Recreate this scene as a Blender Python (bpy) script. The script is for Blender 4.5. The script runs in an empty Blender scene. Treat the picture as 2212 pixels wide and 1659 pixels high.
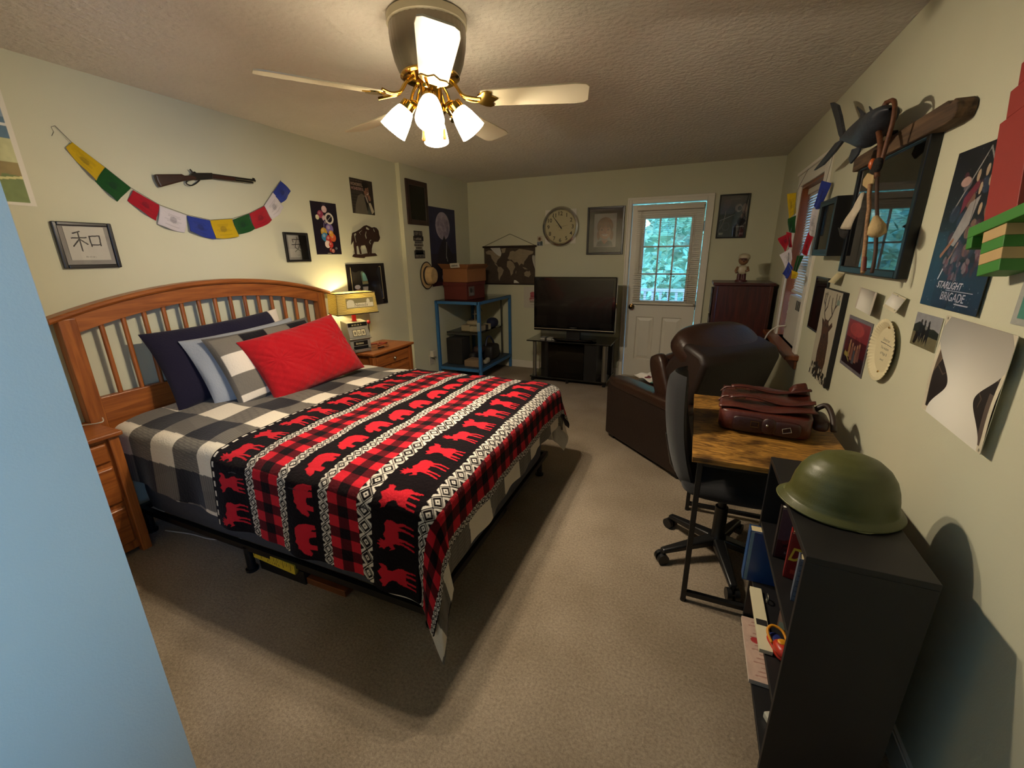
import bpy, math, random
import numpy as np
from mathutils import Vector, Matrix, Euler

SC = bpy.context.scene
COL = SC.collection
PI = math.pi

# ---------------------------------------------------------------- camera
W_PX, H_PX, F_PX = 2212, 1659, 915.12
YAW, PITCH, ROLL = 0.4019, 0.2971, -0.0141
CAM = Vector((2.9602, 0.0, 1.5294))
fw = Vector((-math.sin(YAW) * math.cos(PITCH), math.cos(YAW) * math.cos(PITCH), -math.sin(PITCH)))
rt = fw.cross(Vector((0, 0, 1))).normalized()
up = rt.cross(fw)
c_, s_ = math.cos(ROLL), math.sin(ROLL)
rt, up = c_ * rt + s_ * up, -s_ * rt + c_ * up
cd = bpy.data.cameras.new('camera')
cd.sensor_width = 36.0
cd.lens = F_PX / W_PX * 36.0
cd.clip_start = 0.05
cam = bpy.data.objects.new('camera', cd)
M = Matrix((rt, up, -fw)).transposed().to_4x4()
M.translation = CAM
cam.matrix_world = M
COL.objects.link(cam)
SC.camera = cam

# ---------------------------------------------------------------- exposure and sky
vs = SC.view_settings
vs.view_transform = 'Standard'
vs.look = 'None'
vs.exposure = 0.2
vs.gamma = 1.0
vs.use_curve_mapping = False
SC.cycles.max_bounces = 8
SC.cycles.diffuse_bounces = 4
SC.cycles.transparent_max_bounces = 16
SC.cycles.sample_clamp_indirect = 6.0
SC.cycles.caustics_reflective = False
SC.cycles.caustics_refractive = False

SHADE_GLOW = 22.0     # frosted glass of the four fan shades
FAN_W = 40.0          # each fan bulb
LAMP_W = 9.0
SKY = 13.0
WARM = (1.0, 0.85, 0.64)

wd = bpy.data.worlds.new('sky')
SC.world = wd
wd.use_nodes = True
nt = wd.node_tree
bg = nt.nodes['Background']
sky = nt.nodes.new('ShaderNodeTexSky')
sky.sky_type = 'NISHITA'
sky.sun_disc = False
sky.sun_elevation = math.radians(18)
sky.sun_rotation = math.radians(200)
mx = nt.nodes.new('ShaderNodeMix')
mx.data_type = 'RGBA'
mx.inputs['Factor'].default_value = 0.93
mx.inputs['B'].default_value = (0.14, 0.42, 1.0, 1)
nt.links.new(sky.outputs[0], mx.inputs['A'])
nt.links.new(mx.outputs['Result'], bg.inputs['Color'])
bg.inputs['Strength'].default_value = SKY


def portal(name, loc, rot, sx, sy):
    l = bpy.data.lights.new(name, 'AREA')
    l.shape = 'RECTANGLE'
    l.size, l.size_y = sx, sy
    l.cycles.is_portal = True
    o = bpy.data.objects.new(name, l)
    o.location = loc
    o.rotation_euler = rot
    COL.objects.link(o)
    return o


def point(name, loc, w, col, r):
    l = bpy.data.lights.new(name, 'POINT')
    l.energy = w
    l.color = col
    l.shadow_soft_size = r
    o = bpy.data.objects.new(name, l)
    o.location = loc
    COL.objects.link(o)
    return o


# daylight through the hall window behind the camera and through the glazed door
portal('hall_window_portal', (3.80, -0.75, 1.5), (0, math.radians(90), 0), 1.2, 1.05)
portal('door_glass_portal', (2.6, 5.56, 1.44), (math.radians(-90), 0, 0), 0.5, 0.93)

# ---------------------------------------------------------------- helpers


def lin(h):
    h = h.lstrip('#')
    out = []
    for i in (0, 2, 4):
        c = int(h[i:i + 2], 16) / 255
        out.append(c / 12.92 if c <= 0.04045 else ((c + 0.055) / 1.055) ** 2.4)
    return tuple(out)


MATS = {}


def nodemat(name):
    m = bpy.data.materials.new(name)
    m.use_nodes = True
    n = m.node_tree
    return m, n, n.nodes['Principled BSDF']


def pm(name, col, rough=0.5, metal=0.0, var=0.08, scale=6.0, bump=0.0, bscale=150.0, coat=0.0, spec=0.5, sheen=0.0, stretch=(1, 1, 1)):
    """plain surface with a little procedural variation and bump"""
    if name in MATS:
        return MATS[name]
    m, n, b = nodemat(name)
    c = lin(col) if isinstance(col, str) else col
    tc = n.nodes.new('ShaderNodeTexCoord')
    mp = n.nodes.new('ShaderNodeMapping')
    mp.inputs['Scale'].default_value = stretch
    n.links.new(tc.outputs['Object'], mp.inputs['Vector'])
    no = n.nodes.new('ShaderNodeTexNoise')
    no.inputs['Scale'].default_value = scale
    no.inputs['Detail'].default_value = 4
    n.links.new(mp.outputs[0], no.inputs['Vector'])
    cr = n.nodes.new('ShaderNodeValToRGB')
    cr.color_ramp.elements[0].position = 0.3
    cr.color_ramp.elements[1].position = 0.7
    cr.color_ramp.elements[0].color = tuple(max(0, x * (1 - var)) for x in c) + (1,)
    cr.color_ramp.elements[1].color = tuple(min(1, x * (1 + var)) for x in c) + (1,)
    n.links.new(no.outputs['Fac'], cr.inputs[0])
    n.links.new(cr.outputs[0], b.inputs['Base Color'])
    b.inputs['Roughness'].default_value = rough
    b.inputs['Metallic'].default_value = metal
    b.inputs['Coat Weight'].default_value = coat
    b.inputs['Specular IOR Level'].default_value = spec
    if sheen:
        b.inputs['Sheen Weight'].default_value = sheen
    if bump:
        n2 = n.nodes.new('ShaderNodeTexNoise')
        n2.inputs['Scale'].default_value = bscale
        n2.inputs['Detail'].default_value = 3
        n.links.new(mp.outputs[0], n2.inputs['Vector'])
        bp = n.nodes.new('ShaderNodeBump')
        bp.inputs['Strength'].default_value = bump
        bp.inputs['Distance'].default_value = 0.01
        n.links.new(n2.outputs['Fac'], bp.inputs['Height'])
        n.links.new(bp.outputs[0], b.inputs['Normal'])
    MATS[name] = m
    return m


def wood(name, dark, light, axis=1, rough=0.4, scale=1.0, coat=0.2):
    if name in MATS:
        return MATS[name]
    m, n, b = nodemat(name)
    tc = n.nodes.new('ShaderNodeTexCoord')
    mp = n.nodes.new('ShaderNodeMapping')
    sc = [22 * scale] * 3
    sc[axis] = 1.6 * scale
    mp.inputs['Scale'].default_value = sc
    n.links.new(tc.outputs['Object'], mp.inputs['Vector'])
    no = n.nodes.new('ShaderNodeTexNoise')
    no.inputs['Scale'].default_value = 2.2
    no.inputs['Detail'].default_value = 6
    no.inputs['Distortion'].default_value = 0.6
    n.links.new(mp.outputs[0], no.inputs['Vector'])
    cr = n.nodes.new('ShaderNodeValToRGB')
    cr.color_ramp.elements[0].position = 0.32
    cr.color_ramp.elements[1].position = 0.68
    cr.color_ramp.elements[0].color = lin(dark) + (1,)
    cr.color_ramp.elements[1].color = lin(light) + (1,)
    n.links.new(no.outputs['Fac'], cr.inputs[0])
    n.links.new(cr.outputs[0], b.inputs['Base Color'])
    b.inputs['Roughness'].default_value = rough
    b.inputs['Coat Weight'].default_value = coat
    b.inputs['Coat Roughness'].default_value = 0.25
    bp = n.nodes.new('ShaderNodeBump')
    bp.inputs['Strength'].default_value = 0.12
    bp.inputs['Distance'].default_value = 0.004
    n.links.new(no.outputs['Fac'], bp.inputs['Height'])
    n.links.new(bp.outputs[0], b.inputs['Normal'])
    MATS[name] = m
    return m


def paintmat(name, rough=0.5, coat=0.0, weave=0.0, sheen=0.0, spec=0.5):
    """colours come from the mesh's own printed pattern; a faint weave bump on cloth"""
    if name in MATS:
        return MATS[name]
    m, n, b = nodemat(name)
    at = n.nodes.new('ShaderNodeAttribute')
    at.attribute_name = 'paint'
    n.links.new(at.outputs['Color'], b.inputs['Base Color'])
    b.inputs['Roughness'].default_value = rough
    b.inputs['Coat Weight'].default_value = coat
    b.inputs['Coat Roughness'].default_value = 0.08
    b.inputs['Specular IOR Level'].default_value = spec
    b.inputs['Sheen Weight'].default_value = sheen
    if weave:
        tc = n.nodes.new('ShaderNodeTexCoord')
        no = n.nodes.new('ShaderNodeTexNoise')
        no.inputs['Scale'].default_value = 90
        n.links.new(tc.outputs['Object'], no.inputs['Vector'])
        bp = n.nodes.new('ShaderNodeBump')
        bp.inputs['Strength'].default_value = weave
        bp.inputs['Distance'].default_value = 0.01
        n.links.new(no.outputs['Fac'], bp.inputs['Height'])
        n.links.new(bp.outputs[0], b.inputs['Normal'])
    MATS[name] = m
    return m


def glassmat(name, tint=(1, 1, 1), ior=1.5, rough=0.02):
    """thin pane: clear with a Fresnel reflection"""
    if name in MATS:
        return MATS[name]
    m = bpy.data.materials.new(name)
    m.use_nodes = True
    n = m.node_tree
    n.nodes.clear()
    out = n.nodes.new('ShaderNodeOutputMaterial')
    tr = n.nodes.new('ShaderNodeBsdfTransparent')
    tr.inputs[0].default_value = tuple(tint) + (1,)
    gl = n.nodes.new('ShaderNodeBsdfGlossy')
    gl.inputs['Roughness'].default_value = rough
    fr = n.nodes.new('ShaderNodeFresnel')
    fr.inputs['IOR'].default_value = ior
    mi = n.nodes.new('ShaderNodeMixShader')
    n.links.new(fr.outputs[0], mi.inputs[0])
    n.links.new(tr.outputs[0], mi.inputs[1])
    n.links.new(gl.outputs[0], mi.inputs[2])
    n.links.new(mi.outputs[0], out.inputs[0])
    MATS[name] = m
    return m


def emitmat(name, col, strength, base=None):
    if name in MATS:
        return MATS[name]
    m, n, b = nodemat(name)
    b.inputs['Base Color'].default_value = tuple(base or col) + (1,)
    b.inputs['Emission Color'].default_value = tuple(col) + (1,)
    b.inputs['Emission Strength'].default_value = strength
    b.inputs['Roughness'].default_value = 0.4
    MATS[name] = m
    return m


class MB:
    """collects shapes and links them as ONE mesh object"""

    def __init__(self):
        self.v, self.f = [], []

    def add(self, vs, fs, mat=None):
        o = len(self.v)
        if mat is not None:
            vs = [tuple(mat @ Vector(p)) for p in vs]
        self.v += [tuple(p) for p in vs]
        self.f += [tuple(o + i for i in f) for f in fs]
        return self

    def box(self, x0, x1, y0, y1, z0, z1, mat=None):
        vs = [(x0, y0, z0), (x1, y0, z0), (x1, y1, z0), (x0, y1, z0), (x0, y0, z1), (x1, y0, z1), (x1, y1, z1), (x0, y1, z1)]
        return self.add(vs, [(0, 3, 2, 1), (4, 5, 6, 7), (0, 1, 5, 4), (1, 2, 6, 5), (2, 3, 7, 6), (3, 0, 4, 7)], mat)

    def hexa(self, lo, hi):
        """lo, hi: four corners each, same winding"""
        return self.add(list(lo) + list(hi), [(0, 3, 2, 1), (4, 5, 6, 7), (0, 1, 5, 4), (1, 2, 6, 5), (2, 3, 7, 6), (3, 0, 4, 7)])

    def tube(self, pts, r, n=8, closed=False, caps=True):
        P = [Vector(p) for p in pts]
        k = len(P)
        rs = r if isinstance(r, (list, tuple)) else [r] * k
        vs, fs = [], []
        prev = None
        for i, p in enumerate(P):
            a = P[(i - 1) % k] if (closed or i > 0) else p
            b = P[(i + 1) % k] if (closed or i < k - 1) else p
            t = (b - a).normalized()
            if prev is None:
                h = Vector((0, 0, 1)) if abs(t.z) < 0.9 else Vector((1, 0, 0))
                u = t.cross(h).normalized()
            else:
                u = (prev - t * prev.dot(t))
                u = u.normalized() if u.length > 1e-6 else t.orthogonal().normalized()
            prev = u
            w = t.cross(u)
            for j in range(n):
                an = 2 * PI * j / n
                vs.append(tuple(p + (u * math.cos(an) + w * math.sin(an)) * rs[i]))
        for i in range(k if closed else k - 1):
            for j in range(n):
                a, b = i * n + j, i * n + (j + 1) % n
                c, d = ((i + 1) % k) * n + (j + 1) % n, ((i + 1) % k) * n + j
                fs.append((a, b, c, d))
        if caps and not closed:
            fs.append(tuple(range(n))[::-1])
            fs.append(tuple((k - 1) * n + j for j in range(n)))
        return self.add(vs, fs)

    def lathe(self, prof, n=32, mat=None, cap=True, ribs=0, ribd=0.0):
        vs, fs = [], []
        for r, z in prof:
            for j in range(n):
                an = 2 * PI * j / n
                q = r * (1 + (ribd * math.cos(ribs * an) if ribs else 0))
                vs.append((q * math.cos(an), q * math.sin(an), z))
        k = len(prof)
        for i in range(k - 1):
            for j in range(n):
                fs.append((i * n + j, i * n + (j + 1) % n, (i + 1) * n + (j + 1) % n, (i + 1) * n + j))
        if cap:
            if prof[0][0] > 1e-5:
                fs.append(tuple(range(n))[::-1])
            if prof[-1][0] > 1e-5:
                fs.append(tuple((k - 1) * n + j for j in range(n)))
        return self.add(vs, fs, mat)

    def prism(self, poly, d, mat=None):
        """polygon in local xy pushed along local z by d"""
        k = len(poly)
        a = sum(poly[i][0] * poly[(i + 1) % k][1] - poly[(i + 1) % k][0] * poly[i][1] for i in range(k))
        if a < 0:
            poly = poly[::-1]
        vs = [(x, y, 0) for x, y in poly] + [(x, y, d) for x, y in poly]
        fs = [tuple(range(k))[::-1], tuple(range(k, 2 * k))]
        fs += [(i, (i + 1) % k, k + (i + 1) % k, k + i) for i in range(k)]
        return self.add(vs, fs, mat)

    def ball(self, c, r, nu=16, nv=10, mat=None):
        rx, ry, rz = r if isinstance(r, (tuple, list)) else (r, r, r)
        vs, fs = [], []
        for i in range(nv + 1):
            th = PI * i / nv
            for j in range(nu):
                ph = 2 * PI * j / nu
                vs.append((c[0] + rx * math.sin(th) * math.cos(ph), c[1] + ry * math.sin(th) * math.sin(ph), c[2] + rz * math.cos(th)))
        for i in range(nv):
            for j in range(nu):
                fs.append((i * nu + j, (i + 1) * nu + j, (i + 1) * nu + (j + 1) % nu, i * nu + (j + 1) % nu))
        return self.add(vs, fs, mat)

    def rbox(self, c, s, e=4.0, nu=32, nv=16, mat=None):
        """superellipsoid cushion: centre, half sizes, squareness"""
        vs, fs = [], []

        def sp(a):
            return math.copysign(abs(a) ** (2.0 / e), a)
        for i in range(nv + 1):
            th = -PI / 2 + PI * i / nv
            for j in range(nu):
                ph = 2 * PI * j / nu
                vs.append((c[0] + s[0] * sp(math.cos(th)) * sp(math.cos(ph)), c[1] + s[1] * sp(math.cos(th)) * sp(math.sin(ph)), c[2] + s[2] * sp(math.sin(th))))
        for i in range(nv):
            for j in range(nu):
                fs.append((i * nu + j, i * nu + (j + 1) % nu, (i + 1) * nu + (j + 1) % nu, (i + 1) * nu + j))
        return self.add(vs, fs, mat)

    def grid(self, P):
        ny, nx = len(P), len(P[0])
        vs = [tuple(p) for row in P for p in row]
        fs = [(i * nx + j, i * nx + j + 1, (i + 1) * nx + j + 1, (i + 1) * nx + j) for i in range(ny - 1) for j in range(nx - 1)]
        return self.add(vs, fs)

    def build(self, name, m, parent=None, world=False, smooth=None, bevel=0.0, seg=2, subsurf=0, solid=0.0):
        me = bpy.data.meshes.new(name)
        vs = self.v
        if world and parent is not None:
            inv = BASE[parent.name].inverted()
            vs = [tuple(inv @ Vector(p)) for p in vs]
        me.from_pydata(vs, [], self.f)
        me.update()
        if smooth is not None:
            me.polygons.foreach_set('use_smooth', [True] * len(me.polygons))
            if smooth < 180:
                me.set_sharp_from_angle(angle=math.radians(smooth))
        if m is not None:
            me.materials.append(m)
        o = bpy.data.objects.new(name, me)
        COL.objects.link(o)
        if parent is not None:
            o.parent = parent
        if solid:
            md = o.modifiers.new('thick', 'SOLIDIFY')
            md.thickness = solid
            md.offset = 0
        if bevel:
            md = o.modifiers.new('bevel', 'BEVEL')
            md.width = bevel
            md.segments = seg
            md.limit_method = 'ANGLE'
            md.angle_limit = math.radians(40)
        if subsurf:
            md = o.modifiers.new('sub', 'SUBSURF')
            md.levels = md.render_levels = subsurf
        return o


BASE = {}


def thing(name, label, cat, loc=(0, 0, 0), rz=0.0, group=None):
    o = bpy.data.objects.new(name, None)
    o.location = loc
    o.rotation_euler = (0, 0, rz)
    o.empty_display_size = 0.05
    COL.objects.link(o)
    BASE[o.name] = Matrix.Translation(Vector(loc)) @ Matrix.Rotation(rz, 4, 'Z')
    return tag(o, label, cat, group)


def tag(o, label, cat=None, group=None):
    o['label'] = label
    if cat:
        o['category'] = cat
    if group:
        o['group'] = group
    return o


def struct(o):
    o['kind'] = 'structure'
    return o


def copy_tree(o, parent=None):
    c = o.copy()
    COL.objects.link(c)
    if parent is not None:
        c.parent = parent
    for ch in list(o.children):
        copy_tree(ch, c)
    return c


# ------------------------------------------------ printed patterns
_GLY = {}


def glyphs(s, off=0.0):
    """triangles of a line of writing in Blender's own font, with its box"""
    k = (s, off)
    if k not in _GLY:
        cu = bpy.data.curves.new('w', 'FONT')
        cu.body = s
        cu.offset = off
        ob = bpy.data.objects.new('w', cu)
        COL.objects.link(ob)
        dg = bpy.context.evaluated_depsgraph_get()
        ev = ob.evaluated_get(dg)
        me = ev.to_mesh()
        me.calc_loop_triangles()
        v = np.array([p.co[:2] for p in me.vertices]) if len(me.vertices) else np.zeros((3, 2))
        t = np.array([list(x.vertices) for x in me.loop_triangles], dtype=int)
        ev.to_mesh_clear()
        bpy.data.objects.remove(ob)
        bpy.data.curves.remove(cu)
        lo, hi = v.min(0), v.max(0)
        _GLY[k] = (v, t, lo, hi)
    return _GLY[k]


class Cv:
    """a printed sheet: w x h metres, drawn in fractions (u to the right, v up)"""

    def __init__(self, w, h, bg, res=0.0025):
        self.w, self.h = w, h
        self.nx, self.ny = max(2, int(w / res)), max(2, int(h / res))
        u = np.linspace(0, 1, self.nx)
        v = np.linspace(0, 1, self.ny)
        self.U, self.V = np.meshgrid(u, v)
        self.a = np.empty((self.ny, self.nx, 3))
        self.a[:] = lin(bg)

    def put(self, m, col, al=1.0):
        c = np.array(lin(col) if isinstance(col, str) else col)
        self.a[m] = self.a[m] * (1 - al) + c * al
        return self

    def rect(self, u0, v0, u1, v1, col, al=1.0):
        return self.put((self.U >= u0) & (self.U <= u1) & (self.V >= v0) & (self.V <= v1), col, al)

    def ell(self, cu, cv, ru, rv, col, al=1.0, rot=0.0):
        x, y = (self.U - cu) * self.w, (self.V - cv) * self.h
        c, s = math.cos(rot), math.sin(rot)
        a, b = x * c + y * s, -x * s + y * c
        return self.put((a / (ru * self.w)) ** 2 + (b / (rv * self.h)) ** 2 <= 1, col, al)

    def ring(self, cu, cv, ru, rv, th, col):
        x, y = (self.U - cu) / ru, (self.V - cv) / rv
        d = np.hypot(x, y)
        return self.put((d <= 1) & (d >= 1 - th), col)

    def pmask(self, pts):
        x, y = self.U, self.V
        ins = np.zeros(x.shape, bool)
        k = len(pts)
        for i in range(k):
            x0, y0 = pts[i]
            x1, y1 = pts[(i + 1) % k]
            if y0 == y1:
                continue
            c = ((y0 > y) != (y1 > y)) & (x < (x1 - x0) * (y - y0) / (y1 - y0) + x0)
            ins ^= c
        return ins

    def poly(self, pts, col, al=1.0):
        return self.put(self.pmask(pts), col, al)

    def line(self, pts, wd, col, al=1.0):
        x, y = self.U * self.w, self.V * self.h
        for (a, b), (c, d) in zip(pts, pts[1:]):
            a, b, c, d = a * self.w, b * self.h, c * self.w, d * self.h
            L = (c - a) ** 2 + (d - b) ** 2 + 1e-12
            t = np.clip(((x - a) * (c - a) + (y - b) * (d - b)) / L, 0, 1)
            self.put(np.hypot(x - a - t * (c - a), y - b - t * (d - b)) <= wd / 2, col, al)
        return self

    def text(self, s, cu, cv, ht, col, wmax=None, off=0.0, slant=0.0, al=1.0):
        """centred at (cu, cv), letters ht (fraction of the height) tall, no wider than wmax"""
        v, t, lo, hi = glyphs(s, off)
        k = ht * self.h / 0.72
        kx = k
        if wmax is not None and (hi[0] - lo[0]) * kx > wmax * self.w:
            kx = wmax * self.w / (hi[0] - lo[0])
        q = np.empty_like(v)
        q[:, 0] = cu * self.w + ((v[:, 0] - (lo[0] + hi[0]) / 2) * kx) + slant * (v[:, 1] - 0.36) * k
        q[:, 1] = cv * self.h + (v[:, 1] - 0.36) * k
        q[:, 0] *= (self.nx - 1) / self.w
        q[:, 1] *= (self.ny - 1) / self.h
        m = np.zeros((self.ny, self.nx), bool)
        for tri in t:
            p = q[tri]
            x0, y0 = np.maximum(np.floor(p.min(0)).astype(int), 0)
            x1, y1 = np.ceil(p.max(0)).astype(int) + 1
            x1, y1 = min(x1, self.nx), min(y1, self.ny)
            if x1 <= x0 or y1 <= y0:
                continue
            X, Y = np.meshgrid(np.arange(x0, x1), np.arange(y0, y1))
            (ax, ay), (bx, by), (cx, cy) = p
            den = (by - cy) * (ax - cx) + (cx - bx) * (ay - cy)
            if abs(den) < 1e-9:
                continue
            l1 = ((by - cy) * (X - cx) + (cx - bx) * (Y - cy)) / den
            l2 = ((cy - ay) * (X - cx) + (ax - cx) * (Y - cy)) / den
            e = -0.02
            m[y0:y1, x0:x1] |= (l1 >= e) & (l2 >= e) & (l1 + l2 <= 1 - e)
        return self.put(m, col, al)

    def scribble(self, cu, cv, wd, ht, col, seed=0, al=1.0):
        """a line of writing too small to read: short pen strokes"""
        r = random.Random(seed)
        x = cu - wd / 2
        while x < cu + wd / 2 - ht * 0.3:
            k = r.uniform(0.25, 0.6) * ht * self.h / self.w
            y0, y1 = cv - ht / 2, cv + ht / 2 * r.uniform(0.2, 1)
            self.line([(x, y0), (x + k * .3, y1), (x + k * .6, y0), (x + k * .8, y1 * .5 + y0 * .5)], max(0.0012, ht * self.h * 0.14), col, al)
            x += k * (1.0 if r.random() > .18 else 1.9)
        return self

    def blotch(self, amt, seed=1, cells=6):
        """soft paper or brush mottling"""
        r = np.random.RandomState(seed)
        n = np.zeros((self.ny, self.nx))
        for k, a in ((cells, 1.0), (cells * 3, 0.6), (cells * 8, 0.4)):
            g = r.rand(k + 2, k + 2)
            x, y = self.U * k, self.V * k
            xi, yi = x.astype(int), y.astype(int)
            fx, fy = x - xi, y - yi
            fx, fy = fx * fx * (3 - 2 * fx), fy * fy * (3 - 2 * fy)
            n += a * ((g[yi, xi] * (1 - fx) + g[yi, xi + 1] * fx) * (1 - fy) + (g[yi + 1, xi] * (1 - fx) + g[yi + 1, xi + 1] * fx) * fy)
        n = n / 2.0 - 0.5
        self.a *= np.clip(1 + amt * 2 * n, 0, 3)[..., None]
        return self


def painted_mesh(name, P, colr, m, parent=None, tri_extra=None):
    """grid mesh from P (ny,nx,3) with a per-point printed colour"""
    ny, nx = P.shape[:2]
    me = bpy.data.meshes.new(name)
    V = P.reshape(-1, 3)
    i, j = np.meshgrid(np.arange(ny - 1), np.arange(nx - 1), indexing='ij')
    a = (i * nx + j).ravel()
    F = np.stack([a, a + 1, a + nx + 1, a + nx], 1)
    C = colr.reshape(-1, 3)
    loops = F.ravel()
    sizes = np.full(len(F), 4)
    if tri_extra is not None:
        ev, ef, ec = tri_extra
        o = len(V)
        V = np.concatenate([V, ev])
        C = np.concatenate([C, ec])
        loops = np.concatenate([loops, (np.array(ef) + o).ravel()])
        sizes = np.concatenate([sizes, np.full(len(ef), 4)])
    me.vertices.add(len(V))
    me.vertices.foreach_set('co', V.astype(np.float32).ravel())
    me.loops.add(len(loops))
    me.loops.foreach_set('vertex_index', loops.astype(np.int32))
    me.polygons.add(len(sizes))
    me.polygons.foreach_set('loop_start', np.concatenate([[0], np.cumsum(sizes)[:-1]]).astype(np.int32))
    me.update(calc_edges=True)
    at = me.attributes.new('paint', 'FLOAT_COLOR', 'POINT')
    c4 = np.ones((len(V), 4), np.float32)
    c4[:, :3] = C
    at.data.foreach_set('color', c4.ravel())
    me.materials.append(m)
    o = bpy.data.objects.new(name, me)
    COL.objects.link(o)
    if parent is not None:
        o.parent = parent
    return o


def sheet(name, cv, org, eu, ev, m, parent=None, thick=0.0015, curl=None, edge='#d8d4c8', world=True):
    """cv printed on a sheet: org = lower left of its face, eu/ev unit directions; a back and edges give it thickness"""
    org, eu, ev = np.array(org, float), np.array(eu, float), np.array(ev, float)
    n = np.cross(eu, ev)
    P = org + cv.U[..., None] * cv.w * eu + cv.V[..., None] * cv.h * ev
    if curl is not None:
        P = P + curl(cv.U, cv.V)[..., None] * n
    q = [P[0, 0], P[0, -1], P[-1, -1], P[-1, 0]]
    b = [p - n * thick for p in q]
    evs = np.array(q + b)
    ef = [(0, 4, 5, 1), (1, 5, 6, 2), (2, 6, 7, 3), (3, 7, 4, 0), (4, 7, 6, 5)]
    ec = np.tile(np.array(lin(edge)), (8, 1))
    if parent is not None and world:
        B = np.array(BASE[parent.name].inverted())
        P = P @ B[:3, :3].T + B[:3, 3]
        evs = evs @ B[:3, :3].T + B[:3, 3]
    return painted_mesh(name, P, cv.a, m, parent, (evs, ef, ec))


def plate(name, outlines, depth, place, m, parent=None, bevel=0.0):
    """cut sheet with openings: closed outlines in 2D filled even-odd, thickened; place(x, y, d) -> world point"""
    cu = bpy.data.curves.new('p', 'CURVE')
    cu.dimensions = '2D'
    cu.fill_mode = 'BOTH'
    cu.extrude = depth / 2
    for pts in outlines:
        s = cu.splines.new('POLY')
        s.points.add(len(pts) - 1)
        for k, (x, y) in enumerate(pts):
            s.points[k].co = (x, y, 0, 1)
        s.use_cyclic_u = True
    ob = bpy.data.objects.new('p', cu)
    COL.objects.link(ob)
    ev = ob.evaluated_get(bpy.context.evaluated_depsgraph_get())
    me = ev.to_mesh()
    b = MB()
    b.add([place(v.co.x, v.co.y, v.co.z) for v in me.vertices], [tuple(p.vertices) for p in me.polygons])
    ev.to_mesh_clear()
    bpy.data.objects.remove(ob)
    bpy.data.curves.remove(cu)
    return b.build(name, m, parent, world=parent is not None)


def smooth_curve(pts, n=6):
    """Catmull-Rom through the points"""
    P = [Vector(p) for p in pts]
    out = []
    for i in range(len(P) - 1):
        a, b, c, d = P[max(i - 1, 0)], P[i], P[i + 1], P[min(i + 2, len(P) - 1)]
        for k in range(n):
            t = k / n
            out.append(0.5 * ((2 * b) + (c - a) * t + (2 * a - 5 * b + 4 * c - d) * t * t + (3 * b - a - 3 * c + d) * t ** 3))
    out.append(P[-1])
    return out

# ================================================================ the room
D, W, H, EJ, YJ = 5.4246, 3.6836, 2.44, 0.0502, 3.9736
HX, HY = 1.83, 0.40        # corner of the closet block beside the camera
BACK = -2.2

WALL = pm('wall_paint', (0.54, 0.53, 0.385), 0.75, var=0.02, scale=3, bump=0.06, bscale=220)
CEIL = pm('ceiling_texture', (0.62, 0.58, 0.52), 0.9, var=0.03, scale=4, bump=0.9, bscale=38)
WHITE = pm('white_trim', '#d8d2c4', 0.45, var=0.02)
BLACKP = pm('black_plastic', '#111112', 0.35, var=0.1)
BLACKM = pm('black_metal', '#0d0d0e', 0.4, var=0.1)
DARKW = pm('black_laminate', '#131112', 0.5, var=0.12, scale=20)
CHROME = pm('chrome', '#c9c7c2', 0.18, metal=1.0, var=0.02)
BRASS = pm('brass', '#b8924a', 0.22, metal=1.0, var=0.05)
OAK = wood('honey_oak', '#7a3f17', '#a5602a', axis=1)
OAKX = wood('honey_oak_across', '#7a3f17', '#a5602a', axis=0)
OAKZ = wood('honey_oak_upright', '#7a3f17', '#a5602a', axis=2)
BROWNW = wood('window_oak', '#6a3312', '#8a4a1d', axis=2)
PAPER = paintmat('printed_paper', 0.65)
GLOSSY = paintmat('printed_glossy', 0.32)
CLOTH = paintmat('printed_cloth', 0.95, weave=0.25, sheen=0.15, spec=0.1)
FLEECE = paintmat('printed_fleece', 1.0, weave=0.35, sheen=0.05, spec=0.02)
PANE = glassmat('clear_pane')
PICGLASS = glassmat('picture_glass', ior=1.9, rough=0.015)

# carpet
m, n, b = nodemat('carpet')
tc = n.nodes.new('ShaderNodeTexCoord')
n1 = n.nodes.new('ShaderNodeTexNoise'); n1.inputs['Scale'].default_value = 2.3; n1.inputs['Detail'].default_value = 5
n2 = n.nodes.new('ShaderNodeTexNoise'); n2.inputs['Scale'].default_value = 95; n2.inputs['Detail'].default_value = 6; n2.inputs['Roughness'].default_value = 0.75
for q in (n1, n2):
    n.links.new(tc.outputs['Object'], q.inputs['Vector'])
r1 = n.nodes.new('ShaderNodeValToRGB')
r1.color_ramp.elements[0].position = 0.35; r1.color_ramp.elements[1].position = 0.65
r1.color_ramp.elements[0].color = (0.36, 0.285, 0.20, 1)
r1.color_ramp.elements[1].color = (0.47, 0.38, 0.28, 1)
r2 = n.nodes.new('ShaderNodeValToRGB')
r2.color_ramp.elements[0].position = 0.32; r2.color_ramp.elements[1].position = 0.68
r2.color_ramp.elements[0].color = (0.42, 0.41, 0.42, 1)
r2.color_ramp.elements[1].color = (1, 1, 1, 1)
mm = n.nodes.new('ShaderNodeMix'); mm.data_type = 'RGBA'; mm.blend_type = 'MULTIPLY'; mm.inputs['Factor'].default_value = 0.85
n.links.new(n1.outputs['Fac'], r1.inputs[0]); n.links.new(n2.outputs['Fac'], r2.inputs[0])
n.links.new(r1.outputs[0], mm.inputs['A']); n.links.new(r2.outputs[0], mm.inputs['B'])
n.links.new(mm.outputs['Result'], b.inputs['Base Color'])
b.inputs['Roughness'].default_value = 1.0
b.inputs['Specular IOR Level'].default_value = 0.05
bp = n.nodes.new('ShaderNodeBump'); bp.inputs['Strength'].default_value = 0.8; bp.inputs['Distance'].default_value = 0.012
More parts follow.
